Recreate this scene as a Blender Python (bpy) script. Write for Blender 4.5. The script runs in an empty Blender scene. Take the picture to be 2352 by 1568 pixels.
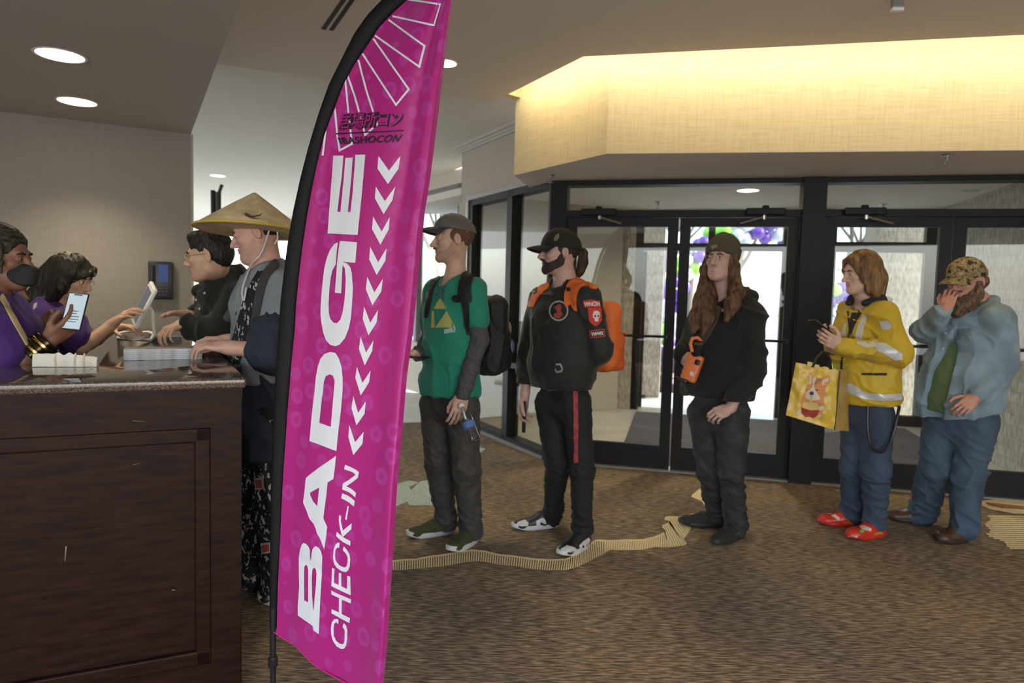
import bpy, bmesh, math, random
import numpy as np
from mathutils import Vector, Matrix
from mathutils.bvhtree import BVHTree
from mathutils.geometry import tessellate_polygon
random.seed(7)
SC = bpy.context.scene
COL = SC.collection
# ------------------------------------------------------------------ camera model (2352 x 1568)
FPX, CX, CY, CAMH = 1568.0, 1176.0, 784.0, 1.42
PT, RL = math.radians(3.8), math.radians(1.5)
_r0 = np.array([1.0, 0, 0]); _u0 = np.array([0, math.sin(PT), math.cos(PT)]); _f0 = np.array([0, math.cos(PT), -math.sin(PT)])
_R = math.cos(RL)*_r0 + math.sin(RL)*_u0
_U = -math.sin(RL)*_r0 + math.cos(RL)*_u0
CAMP = np.array([0, 0, CAMH])
def ray(x, y): return _f0 + _R*(x-CX)/FPX - _U*(y-CY)/FPX
def G(x, y, z=0.0):
    d = ray(x, y); return CAMP + d*((z-CAMH)/d[2])
def at(x, y, Y):
    d = ray(x, y); return CAMP + d*(Y/d[1])
def on_plane(p, n, x, y):
    d = ray(x, y); n = np.array(n, float); return CAMP + d*(((np.array(p)-CAMP)@n)/(d@n))
def V(*a): return np.array(a, float)
def nrm(v):
    v = np.array(v, float); return v/(np.linalg.norm(v)+1e-12)
def lerp(a, b, t): return a+(b-a)*t

# ------------------------------------------------------------------ materials
MATS = {}
def mat(name, col, rough=0.6, metal=0.0, bump=0.0, bscale=200.0, var=0.0, vscale=30.0, stretch=(1, 1, 1), spec=0.5, sheen=0.0, trans=0.0, emit=0.0, ecol=None, col2=None, coat=0.0, sss=0.0):
    if name in MATS: return MATS[name]
    m = bpy.data.materials.new(name); m.use_nodes = True; MATS[name] = m
    nt = m.node_tree; b = nt.nodes['Principled BSDF']
    c = (*col, 1.0)
    b.inputs['Base Color'].default_value = c
    b.inputs['Roughness'].default_value = rough
    b.inputs['Metallic'].default_value = metal
    b.inputs['Specular IOR Level'].default_value = spec
    if sheen: b.inputs['Sheen Weight'].default_value = sheen
    if coat: b.inputs['Coat Weight'].default_value = coat; b.inputs['Coat Roughness'].default_value = 0.05
    if sss: b.inputs['Subsurface Weight'].default_value = sss; b.inputs['Subsurface Radius'].default_value = (0.012, 0.005, 0.003)
    if emit:
        b.inputs['Emission Color'].default_value = (*(ecol or col), 1); b.inputs['Emission Strength'].default_value = emit
    if var or bump or col2:
        tc = nt.nodes.new('ShaderNodeTexCoord'); mp = nt.nodes.new('ShaderNodeMapping')
        mp.inputs['Scale'].default_value = stretch
        nt.links.new(tc.outputs['Object'], mp.inputs['Vector'])
        if var or col2:
            n = nt.nodes.new('ShaderNodeTexNoise'); n.inputs['Scale'].default_value = vscale; n.inputs['Detail'].default_value = 4
            nt.links.new(mp.outputs[0], n.inputs['Vector'])
            r = nt.nodes.new('ShaderNodeValToRGB')
            r.color_ramp.elements[0].position = 0.35; r.color_ramp.elements[1].position = 0.65
            if col2:
                r.color_ramp.elements[0].color = c; r.color_ramp.elements[1].color = (*col2, 1)
            else:
                r.color_ramp.elements[0].color = tuple(max(0, x*(1-var)) for x in col)+(1,)
                r.color_ramp.elements[1].color = tuple(min(1, x*(1+var)) for x in col)+(1,)
            nt.links.new(n.outputs['Fac'], r.inputs['Fac']); nt.links.new(r.outputs['Color'], b.inputs['Base Color'])
        if bump:
            n2 = nt.nodes.new('ShaderNodeTexNoise'); n2.inputs['Scale'].default_value = bscale; n2.inputs['Detail'].default_value = 3
            nt.links.new(mp.outputs[0], n2.inputs['Vector'])
            bp = nt.nodes.new('ShaderNodeBump'); bp.inputs['Strength'].default_value = bump; bp.inputs['Distance'].default_value = 0.004
            nt.links.new(n2.outputs['Fac'], bp.inputs['Height']); nt.links.new(bp.outputs['Normal'], b.inputs['Normal'])
    return m
def glass_mat(name, tint=(0.93, 0.96, 0.95), refl=1.0):
    if name in MATS: return MATS[name]
    m = bpy.data.materials.new(name); m.use_nodes = True; MATS[name] = m
    nt = m.node_tree; nt.nodes.clear()
    o = nt.nodes.new('ShaderNodeOutputMaterial'); mx = nt.nodes.new('ShaderNodeMixShader')
    t = nt.nodes.new('ShaderNodeBsdfTransparent'); t.inputs[0].default_value = (*tint, 1)
    g = nt.nodes.new('ShaderNodeBsdfGlossy'); g.inputs['Roughness'].default_value = 0.0
    f = nt.nodes.new('ShaderNodeLayerWeight'); f.inputs['Blend'].default_value = 0.5
    pw = nt.nodes.new('ShaderNodeMath'); pw.operation = 'POWER'; pw.inputs[1].default_value = 4.5
    mu = nt.nodes.new('ShaderNodeMath'); mu.operation = 'MULTIPLY_ADD'; mu.inputs[1].default_value = 0.8*refl; mu.inputs[2].default_value = 0.033*refl
    nt.links.new(f.outputs['Facing'], pw.inputs[0]); nt.links.new(pw.outputs[0], mu.inputs[0]); nt.links.new(mu.outputs[0], mx.inputs[0])
    nt.links.new(t.outputs[0], mx.inputs[1]); nt.links.new(g.outputs[0], mx.inputs[2]); nt.links.new(mx.outputs[0], o.inputs[0])
    return m

# ------------------------------------------------------------------ objects
def tag(o, label=None, cat=None, group=None, kind=None):
    if label: o['label'] = label
    if cat: o['category'] = cat
    if group: o['group'] = group
    if kind: o['kind'] = kind
    return o
def empty(name, loc, label=None, cat=None, group=None):
    o = bpy.data.objects.new(name, None); COL.objects.link(o); o.location = Vector(loc); o.empty_display_size = 0.1
    return tag(o, label, cat, group)
def link(name, me, parent=None, loc=None):
    o = bpy.data.objects.new(name, me); COL.objects.link(o)
    if parent is not None: o.parent = parent
    if loc is not None: o.location = Vector(loc)
    return o
def mesh_np(name, verts, faces, mats, parent=None, smooth=True, origin=(0, 0, 0), fmat=None):
    """verts in world space; stored relative to origin (parent's base)."""
    vs = np.asarray(verts, float) - np.asarray(origin, float)
    me = bpy.data.meshes.new(name)
    if isinstance(faces, np.ndarray) and faces.ndim == 2:
        n, k = faces.shape
        me.vertices.add(len(vs)); me.vertices.foreach_set('co', vs.astype(np.float32).ravel())
        me.loops.add(n*k); me.loops.foreach_set('vertex_index', faces.astype(np.int32).ravel())
        me.polygons.add(n); me.polygons.foreach_set('loop_start', np.arange(0, n*k, k, dtype=np.int32))
        me.polygons.foreach_set('loop_total', np.full(n, k, dtype=np.int32))
        if fmat is not None: me.polygons.foreach_set('material_index', np.asarray(fmat, dtype=np.int32))
        me.update(calc_edges=True); me.validate()
    else:
        me.from_pydata([tuple(v) for v in vs], [], [tuple(f) for f in faces])
        if fmat is not None: me.polygons.foreach_set('material_index', np.asarray(fmat, dtype=np.int32))
        me.update()
    if not isinstance(mats, (list, tuple)): mats = [mats]
    for m in mats: me.materials.append(m)
    if smooth: me.polygons.foreach_set('use_smooth', np.ones(len(me.polygons), dtype=bool))
    o = link(name, me, parent)
    if parent is None: o.location = Vector(origin)
    return o
def org(o):
    return np.array(o.location)
class MB:
    """collects boxes, prisms, tubes ... into ONE mesh (world coordinates)"""
    def __init__(s): s.v = []; s.f = []; s.m = []
    def add(s, vs, fs, mi=0):
        b = len(s.v); s.v += [tuple(map(float, v)) for v in vs]; s.f += [tuple(b+i for i in f) for f in fs]; s.m += [mi]*len(fs); return s
    def box(s, c, sx, sy, sz, X=(1, 0, 0), Y=(0, 1, 0), Z=(0, 0, 1), mi=0, bev=0.0):
        c = np.array(c, float); X = nrm(X)*sx/2; Y = nrm(Y)*sy/2; Z = nrm(Z)*sz/2
        if bev <= 0:
            vs = [c+a*X+b*Y+d*Z for d in (-1, 1) for b in (-1, 1) for a in (-1, 1)]
            s.add(vs, [(0, 2, 3, 1), (4, 5, 7, 6), (0, 1, 5, 4), (2, 6, 7, 3), (0, 4, 6, 2), (1, 3, 7, 5)], mi)
        else:
            bm = bmesh.new(); bmesh.ops.create_cube(bm, size=1.0)
            for v in bm.verts: v.co = (v.co.x*sx, v.co.y*sy, v.co.z*sz)
            bmesh.ops.bevel(bm, geom=bm.edges[:], offset=min(bev, 0.49*min(sx, sy, sz)), segments=3, affect='EDGES', profile=0.5)
            bm.verts.index_update()
            ux, uy, uz = X/(sx/2), Y/(sy/2), Z/(sz/2)
            vs = [c+ux*v.co.x+uy*v.co.y+uz*v.co.z for v in bm.verts]
            s.add(vs, [tuple(v.index for v in f.verts) for f in bm.faces], mi); bm.free()
        return s
    def prism(s, pts, z0, z1, mi=0):
        """horizontal polygon (ccw) extruded vertically"""
        n = len(pts); vs = [(p[0], p[1], z0) for p in pts]+[(p[0], p[1], z1) for p in pts]
        fs = [tuple(range(n-1, -1, -1)), tuple(range(n, 2*n))]+[(i, (i+1) % n, n+(i+1) % n, n+i) for i in range(n)]
        return s.add(vs, fs, mi)
    def ext(s, pts, d, mi=0):
        """planar 3D polygon extruded along vector d"""
        n = len(pts); d = np.array(d, float); vs = [np.array(p, float) for p in pts]; vs += [p+d for p in vs]
        fs = [tuple(range(n-1, -1, -1)), tuple(range(n, 2*n))]+[(i, (i+1) % n, n+(i+1) % n, n+i) for i in range(n)]
        return s.add(vs, fs, mi)
    def tube(s, path, r, seg=10, closed=False, mi=0, flat=None, caps=True):
        P = [np.array(p, float) for p in path]; n = len(P)
        rr = r if isinstance(r, (list, tuple, np.ndarray)) else [r]*n
        t0 = nrm(P[1]-P[0]); a = np.array([0, 0, 1.0]) if abs(t0[2]) < 0.9 else np.array([1.0, 0, 0])
        u = nrm(np.cross(t0, a)); vs = []
        for i in range(n):
            if closed: t = nrm(P[(i+1) % n]-P[i-1])
            else: t = nrm(P[min(i+1, n-1)]-P[max(i-1, 0)])
            u = nrm(u-t*(u@t)); w = np.cross(t, u)
            fl = flat or (1, 1)
            for k in range(seg):
                an = 2*math.pi*k/seg
                vs.append(P[i]+rr[i]*(fl[0]*math.cos(an)*u+fl[1]*math.sin(an)*w))
        fs = []
        for i in range(n if closed else n-1):
            j = (i+1) % n
            for k in range(seg):
                l = (k+1) % seg; fs.append((i*seg+k, i*seg+l, j*seg+l, j*seg+k))
        if not closed and caps: fs += [tuple(range(seg-1, -1, -1)), tuple((n-1)*seg+k for k in range(seg))]
        return s.add(vs, fs, mi)
    def lathe(s, base, prof, axis=(0, 0, 1), seg=24, mi=0):
        base = np.array(base, float); ax = nrm(axis); a = np.array([1.0, 0, 0]) if abs(ax[0]) < 0.9 else np.array([0, 1.0, 0])
        u = nrm(np.cross(ax, a)); w = np.cross(ax, u); vs = []; n = len(prof)
        for r, h in prof:
            for k in range(seg):
                an = 2*math.pi*k/seg; vs.append(base+ax*h+r*(math.cos(an)*u+math.sin(an)*w))
        fs = [(i*seg+k, i*seg+(k+1) % seg, (i+1)*seg+(k+1) % seg, (i+1)*seg+k) for i in range(n-1) for k in range(seg)]
        fs += [tuple(range(seg-1, -1, -1)), tuple((n-1)*seg+k for k in range(seg))]
        return s.add(vs, fs, mi)
    def ball(s, c, r, rot=None, seg=16, rings=10, mi=0):
        c = np.array(c, float); rr = np.array(r if hasattr(r, '__len__') else (r, r, r), float); vs = []
        for i in range(rings+1):
            th = math.pi*i/rings
            for k in range(seg):
                ph = 2*math.pi*k/seg
                p = rr*np.array([math.sin(th)*math.cos(ph), math.sin(th)*math.sin(ph), math.cos(th)])
                vs.append(c+(rot@p if rot is not None else p))
        fs = [(i*seg+k, (i+1)*seg+k, (i+1)*seg+(k+1) % seg, i*seg+(k+1) % seg) for i in range(rings) for k in range(seg)]
        return s.add(vs, fs, mi)
    def build(s, name, mats, parent=None, smooth=False, origin=None, auto=None):
        if origin is None: origin = WORIG(parent)
        o = mesh_np(name, s.v, s.f, mats, parent, smooth, origin, s.m)
        me = o.data; bm = bmesh.new(); bm.from_mesh(me)
        bmesh.ops.remove_doubles(bm, verts=bm.verts, dist=1e-6); bmesh.ops.recalc_face_normals(bm, faces=bm.faces); bm.to_mesh(me); bm.free()
        if smooth:
            me.set_sharp_from_angle(angle=math.radians(auto or 38))
        return o
def WORIG(o):
    p = np.zeros(3)
    while o is not None:
        p = p+np.array(o.location); o = o.parent
    return p
def struct(o): o['kind'] = 'structure'; return o
def copy_tree(o, parent=None):
    c = o.copy(); COL.objects.link(c)
    if parent is not None: c.parent = parent
    for ch in list(o.children): copy_tree(ch, c)
    return c

# ------------------------------------------------------------------ noise
def _hash(i, j, k, s):
    h = (i*374761393+j*668265263+k*2147483647+s*974634777) & 0xffffffff
    h = ((h ^ (h >> 13))*1274126177) & 0xffffffff
    return ((h ^ (h >> 16)) & 0xffff)/65535.0
def vnoise(P, seed=0):
    P = np.asarray(P, float); I = np.floor(P).astype(np.int64); F = P-I; F = F*F*(3-2*F)
    r = 0
    for a in (0, 1):
        for b in (0, 1):
            for c in (0, 1):
                w = (F[..., 0] if a else 1-F[..., 0])*(F[..., 1] if b else 1-F[..., 1])*(F[..., 2] if c else 1-F[..., 2])
                r = r+w*_hash(I[..., 0]+a, I[..., 1]+b, I[..., 2]+c, seed)
    return r*2-1

# ------------------------------------------------------------------ signed-distance modelling
class SDF:
    def __init__(s): s.p = []
    def cone(s, a, b, ra, rb, k=0.02, op='u'):
        s.p.append(('c', V(*a), V(*b), ra, rb, k, op)); return s
    def chain(s, pts, rs, k=0.02, op='u'):
        for i in range(len(pts)-1): s.cone(pts[i], pts[i+1], rs[i], rs[i+1], k, op)
        return s
    def ell(s, c, r, rot=None, k=0.02, op='u'):
        s.p.append(('e', V(*c), V(*r), np.eye(3) if rot is None else rot, k, op)); return s
    def lcone(s, a, b, side, wa, wb, k=0.03, op='u'):
        """cone of elliptic section: side = direction of the wide axis, wa=(half width, half depth)"""
        s.p.append(('l', V(*a), V(*b), nrm(side), wa, wb, k, op)); return s
    def rbox(s, c, half, rot, r, k=0.01, op='u'):
        s.p.append(('b', V(*c), V(*half), rot, r, k, op)); return s
    def plane(s, p, n, op='p'):
        s.p.append(('p', V(*p), nrm(n), 0.0, op)); return s
    def extend(s, o, off=0.0):
        s.p += o.p; return s
    def bbox(s):
        lo = np.full(3, 1e9); hi = -lo
        for q in s.p:
            if q[-1] != 'u': continue
            a, b = s._bb(q, 0); lo = np.minimum(lo, a); hi = np.maximum(hi, b)
        return lo, hi
    @staticmethod
    def _bb(q, pad):
        t = q[0]
        if t == 'c': r = max(q[3], q[4]); return np.minimum(q[1], q[2])-r-pad, np.maximum(q[1], q[2])+r+pad
        if t == 'e': r = np.sqrt(((q[3]*q[2][None, :])**2).sum(1)); return q[1]-r-pad, q[1]+r+pad
        if t == 'l': r = max(max(q[4]), max(q[5])); return np.minimum(q[1], q[2])-r-pad, np.maximum(q[1], q[2])+r+pad
        if t == 'b': r = np.abs(q[3]) @ q[2]; return q[1]-r-pad, q[1]+r+pad
    @staticmethod
    def _d(q, X, Y, Z):
        t = q[0]
        if t == 'c':
            a, b, ra, rb = q[1:5]; ab = b-a; L = ab@ab+1e-12
            px, py, pz = X-a[0], Y-a[1], Z-a[2]
            h = np.clip((px*ab[0]+py*ab[1]+pz*ab[2])/L, 0, 1)
            return np.sqrt((px-h*ab[0])**2+(py-h*ab[1])**2+(pz-h*ab[2])**2)-(ra+(rb-ra)*h)
        if t == 'e':
            c, r, R = q[1:4]; px, py, pz = X-c[0], Y-c[1], Z-c[2]
            l = [(px*R[0, i]+py*R[1, i]+pz*R[2, i])/r[i] for i in range(3)]
            k0 = np.sqrt(l[0]**2+l[1]**2+l[2]**2)
            k1 = np.sqrt((l[0]/r[0])**2+(l[1]/r[1])**2+(l[2]/r[2])**2)+1e-9
            return k0*(k0-1)/k1
        if t == 'l':
            a, b, sd, wa, wb = q[1:6]; ab = b-a; L = ab@ab+1e-12
            px, py, pz = X-a[0], Y-a[1], Z-a[2]
            h = np.clip((px*ab[0]+py*ab[1]+pz*ab[2])/L, 0, 1)
            ox, oy, oz = px-h*ab[0], py-h*ab[1], pz-h*ab[2]
            w = wa[0]+(wb[0]-wa[0])*h; d = wa[1]+(wb[1]-wa[1])*h
            s_ = ox*sd[0]+oy*sd[1]+oz*sd[2]
            rem2 = np.maximum(ox*ox+oy*oy+oz*oz-s_*s_, 0)
            k0 = np.sqrt((s_/w)**2+rem2/d**2); k1 = np.sqrt((s_/w**2)**2+rem2/d**4)+1e-9
            return k0*(k0-1)/k1
        if t == 'b':
            c, hf, R, r = q[1:5]; px, py, pz = X-c[0], Y-c[1], Z-c[2]
            l = [np.abs(px*R[0, i]+py*R[1, i]+pz*R[2, i])-(hf[i]-r) for i in range(3)]
            return np.sqrt(sum(np.maximum(v, 0)**2 for v in l))+np.minimum(np.maximum(np.maximum(l[0], l[1]), l[2]), 0)-r
    def field(s, ax, h):
        f = np.full((len(ax[0]), len(ax[1]), len(ax[2])), 0.3, np.float32)
        for q in s.p:
            op = q[-1]; k = q[-2]
            if op in ('p', 'P'):
                d = (ax[0][:, None, None]-q[1][0])*q[2][0]+(ax[1][None, :, None]-q[1][1])*q[2][1]+(ax[2][None, None, :]-q[1][2])*q[2][2]
                np.maximum(f, d.astype(np.float32), out=f); continue
            lo, hi = s._bb(q, k*1.2+2.5*h)
            sl = []
            for i in range(3):
                a = np.searchsorted(ax[i], lo[i]); b = np.searchsorted(ax[i], hi[i]); sl.append(slice(a, b))
            if any(x.stop <= x.start for x in sl): continue
            d = s._d(q, ax[0][sl[0], None, None], ax[1][None, sl[1], None], ax[2][None, None, sl[2]]).astype(np.float32)
            g = f[sl[0], sl[1], sl[2]]; k = max(k, 1e-4)
            if op == 'u':
                t = np.clip(0.5+0.5*(g-d)/k, 0, 1); f[sl[0], sl[1], sl[2]] = g+(d-g)*t-k*t*(1-t)
            elif op == 's':
                t = np.clip(0.5-0.5*(g+d)/k, 0, 1); f[sl[0], sl[1], sl[2]] = g+(-d-g)*t+k*t*(1-t)
        return f
    def mesh(s, h, region=None, off=0.0, pad=0.0, rbox=None, noise=None):
        lo, hi = s.bbox() if rbox is None else rbox
        lo = lo-3*h-pad-max(off, 0); hi = hi+3*h+pad+max(off, 0)
        ax = [np.arange(lo[i], hi[i]+h, h) for i in range(3)]
        f = s.field(ax, h)
        if off: f = f-np.float32(off)
        if region is not None: f = np.maximum(f, region.field(ax, h))
        f[0] = f[-1] = 1; f[:, 0] = f[:, -1] = 1; f[:, :, 0] = f[:, :, -1] = 1
        return surface_nets(f, np.array([a[0] for a in ax]), h)
def surface_nets(f, o, h):
    s = f < 0
    nx, ny, nz = f.shape
    c = np.zeros((nx-1, ny-1, nz-1), np.int8)
    for a in (0, 1):
        for b in (0, 1):
            for d in (0, 1): c += s[a:nx-1+a, b:ny-1+b, d:nz-1+d]
    I = np.argwhere((c > 0) & (c < 8)); N = len(I)
    idx = np.full(c.shape, -1, np.int32); idx[I[:, 0], I[:, 1], I[:, 2]] = np.arange(N)
    co = np.array([(a, b, d) for a in (0, 1) for b in (0, 1) for d in (0, 1)])
    val = np.stack([f[I[:, 0]+a, I[:, 1]+b, I[:, 2]+d] for a, b, d in co], 1)
    pos = np.zeros((N, 3)); cnt = np.zeros(N)
    for i in range(8):
        for j in range(i+1, 8):
            if np.abs(co[i]-co[j]).sum() != 1: continue
            va, vb = val[:, i], val[:, j]; m = (va < 0) != (vb < 0)
            t = np.where(m, va/(va-vb+1e-20), 0)
            pos += np.where(m[:, None], co[i]+(co[j]-co[i])*t[:, None], 0); cnt += m
    verts = (I+pos/cnt[:, None])*h+o
    Q = []
    for ax in range(3):
        sl0 = [slice(None)]*3; sl1 = [slice(None)]*3; sl0[ax] = slice(0, -1); sl1[ax] = slice(1, None)
        a = s[tuple(sl0)]; b = s[tuple(sl1)]
        E = np.argwhere(a != b)
        if not len(E): continue
        u, v = (ax+1) % 3, (ax+2) % 3
        E = E[(E[:, u] > 0) & (E[:, v] > 0) & (E[:, u] < f.shape[u]-1) & (E[:, v] < f.shape[v]-1)]
        inside = s[E[:, 0], E[:, 1], E[:, 2]]
        q = []
        for du, dv in ((-1, -1), (0, -1), (0, 0), (-1, 0)):
            e = E.copy(); e[:, u] += du; e[:, v] += dv; q.append(idx[e[:, 0], e[:, 1], e[:, 2]])
        q = np.stack(q, 1); q[~inside] = q[~inside][:, ::-1]; Q.append(q)
    return verts, np.concatenate(Q)
def vnormals(v, q):
    n = np.zeros_like(v); fn = np.cross(v[q[:, 2]]-v[q[:, 0]], v[q[:, 3]]-v[q[:, 1]])
    for i in range(4): np.add.at(n, q[:, i], fn)
    return n/(np.linalg.norm(n, axis=1, keepdims=True)+1e-12)
def wrinkle(v, q, amp, freq, seed=0, ridge=0.6, mask=None):
    n = vnormals(v, q); fr = np.array(freq)
    w = vnoise(v*fr*0.45, seed+5)[:, None]*np.array([0.9, 0.9, 0.9]); P = v*fr
    P[:, 2] += (0.55*v[:, 0]-0.45*v[:, 1])*fr[2]*0.8*np.sign(vnoise(v*2.3, seed+2)+0.2)*0+(0.6*v[:, 0]-0.5*v[:, 1])*fr[2]*0.6
    a = vnoise(P+w, seed); b = vnoise(v*fr*0.55-w, seed+9); c = vnoise(P*2.3+w*2, seed+4)
    r = 1.7*(1-np.abs(a))**4-0.5+0.75*b+0.35*((1-np.abs(c))**3-0.3)
    d = 1.25*amp*r
    if mask is not None: d = d*mask(v)
    return v+n*d[:, None]
def rot_axes(f, up=(0, 0, 1)):
    """columns: right, forward, up"""
    f = nrm(f); u = np.array(up, float); u = nrm(u-f*(u@f)); r = np.cross(f, u); return np.stack([r, f, u], 1)

# ------------------------------------------------------------------ things that lie on a surface
def spl(pts, n=5):
    """closed smooth outline through the points"""
    P = [np.array(p, float) for p in pts]; N = len(P); o = []
    for i in range(N):
        a, b, c, d = P[i-1], P[i], P[(i+1) % N], P[(i+2) % N]
        for k in range(n):
            t = k/n; o.append(tuple(0.5*(2*b+(c-a)*t+(2*a-5*b+4*c-d)*t*t+(3*b-a-3*c+d)*t**3)))
    return o
def curve3(pts, n=6):
    P = [np.array(p, float) for p in pts]; P = [2*P[0]-P[1]]+P+[2*P[-1]-P[-2]]; o = []
    for i in range(1, len(P)-2):
        a, b, c, d = P[i-1:i+3]
        for k in range(n):
            t = k/n; o.append(0.5*(2*b+(c-a)*t+(2*a-5*b+4*c-d)*t*t+(3*b-a-3*c+d)*t**3))
    return o+[P[-2]]
def bvh_of(objs):
    vs = []; fs = []
    for o in (objs if isinstance(objs, (list, tuple)) else [objs]):
        w = WORIG(o); b = len(vs); me = o.data
        co = np.empty(len(me.vertices)*3); me.vertices.foreach_get('co', co); co = co.reshape(-1, 3)+w
        vs += [tuple(x) for x in co]; fs += [tuple(b+i for i in p.vertices) for p in me.polygons]
    return BVHTree.FromPolygons(vs, fs)
def grid_poly(polys, step):
    """2D outlines (first = outside, more = holes) -> triangulated mesh cut to a grid"""
    bm = bmesh.new(); loops = [[Vector((p[0], p[1], 0)) for p in pl] for pl in polys]
    allv = [bm.verts.new(v) for l in loops for v in l]
    for t in tessellate_polygon(loops):
        try: bm.faces.new([allv[i] for i in t])
        except ValueError: pass
    xs = [p[0] for p in polys[0]]; ys = [p[1] for p in polys[0]]
    for lo, hi, no in ((min(xs), max(xs), (1, 0, 0)), (min(ys), max(ys), (0, 1, 0))):
        n = int((hi-lo)/step)
        for i in range(1, n+1):
            co = Vector((lo+i*step, 0, 0)) if no[0] else Vector((0, lo+i*step, 0))
            bmesh.ops.bisect_plane(bm, geom=bm.verts[:]+bm.edges[:]+bm.faces[:], plane_co=co, plane_no=no, dist=1e-5)
    bm.verts.index_update()
    v = np.array([(x.co.x, x.co.y) for x in bm.verts]); f = [tuple(y.index for y in x.verts) for x in bm.faces]
    bd = [(e.link_loops[0].vert.index, e.link_loops[0].link_loop_next.vert.index) for e in bm.edges if len(e.link_faces) == 1]
    bm.free(); return v, f, bd
def lay(name, items, bvh, mats, parent, off=0.002, thick=0.0, step=7.0, smooth=True, Yfall=None, minY=None, maxd=0.25):
    """outlines measured in the photograph laid on the surface they belong to: every point is brought to the surface itself
    (its own depth) and lifted by off along the surface's normal. items: list of (list of loops, material index)"""
    o = MB()
    for loops, mi in items:
        v, f, bd = grid_poly(loops, step)
        P = [None]*len(v); Nn = [None]*len(v)
        for i, (x, y) in enumerate(v):
            d = ray(x, y); h = bvh.ray_cast(Vector(CAMP), Vector(nrm(d)))
            if h[0] is not None:
                n = np.array(h[1]);
                if n@d > 0: n = -n
                P[i] = np.array(h[0]); Nn[i] = n
        ok = [i for i in range(len(v)) if P[i] is not None]
        if not ok: continue
        med = np.median([np.linalg.norm(P[i]-CAMP) for i in ok])
        for i in ok:
            if abs(np.linalg.norm(P[i]-CAMP)-med) > maxd: P[i] = None
        ok = [i for i in range(len(v)) if P[i] is not None]
        if not ok: continue
        vo = np.array([v[i] for i in ok])
        for i in range(len(v)):
            if P[i] is None:
                j = ok[int(np.argmin(((vo-v[i])**2).sum(1)))]; P[i] = P[j]; Nn[i] = Nn[j]
        # orient faces towards the viewer side of the surface
        top = [P[i]+Nn[i]*(off+thick) for i in range(len(v))]
        fs = []
        for a in f:
            nn = np.cross(top[a[1]]-top[a[0]], top[a[2]]-top[a[0]])
            fs.append(a if nn@Nn[a[0]] > 0 else a[::-1])
        if thick > 0:
            n0 = len(top); low = [P[i]+Nn[i]*min(off, 0.0008) for i in range(len(v))]
            fs2 = fs+[(a, b, n0+b, n0+a) for a, b in bd]
            o.add(top+low, fs2, mi)
        else: o.add(top, fs, mi)
    if not o.v: raise RuntimeError('nothing laid: '+name)
    return o.build_raw(name, mats, parent, smooth)
def _braw(s, name, mats, parent, smooth):
    ob = mesh_np(name, s.v, s.f, mats, parent, smooth, WORIG(parent), s.m)
    if smooth: ob.data.set_sharp_from_angle(angle=math.radians(50))
    return ob
MB.build_raw = _braw
def glyphs(text, shear=0.0, spacing=1.0):
    """outlines of a word from the built-in font, normalised: baseline y=0, cap height about 0.69"""
    cu = bpy.data.curves.new('word', 'FONT'); cu.body = text; cu.shear = shear; cu.space_character = spacing
    ob = bpy.data.objects.new('word', cu); COL.objects.link(ob)
    dg = bpy.context.evaluated_depsgraph_get(); dg.update(); me = bpy.data.meshes.new_from_object(ob.evaluated_get(dg))
    bpy.data.objects.remove(ob); v = [(p.co.x, p.co.y) for p in me.vertices]; f = [tuple(p.vertices) for p in me.polygons]
    bpy.data.meshes.remove(me); return v, f
def lay_text(name, text, quad, bvh, m, parent, off=0.003, shear=0.0, weight=0.0, outline=None, maxd=0.25):
    """text fitted in the photo quad: [bottom-left, bottom-right, top-right, top-left] of the line of text"""
    v, f = glyphs(text, shear); A = np.array(v); lo = A.min(0); hi = A.max(0); uv = (A-lo)/(hi-lo)
    q = [np.array(p, float) for p in quad]
    px = [(1-u)*(1-w)*q[0]+u*(1-w)*q[1]+u*w*q[2]+(1-u)*w*q[3] for u, w in uv]
    P = []
    last = None
    for x, y in px:
        d = ray(x, y); h = bvh.ray_cast(Vector(CAMP), Vector(nrm(d)))
        if h[0] is None:
            P.append(last if last is not None else at(x, y, 3)); continue
        n = np.array(h[1]); n = -n if n@d > 0 else n
        last = np.array(h[0])+n*off; P.append(last)
    o = MB(); o.add(P, f, 0)
    if weight:
        qn = [np.linalg.norm(q[1]-q[0]), np.linalg.norm(q[3]-q[0])]
    return o.build_raw(name, [m], parent, False)
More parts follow.
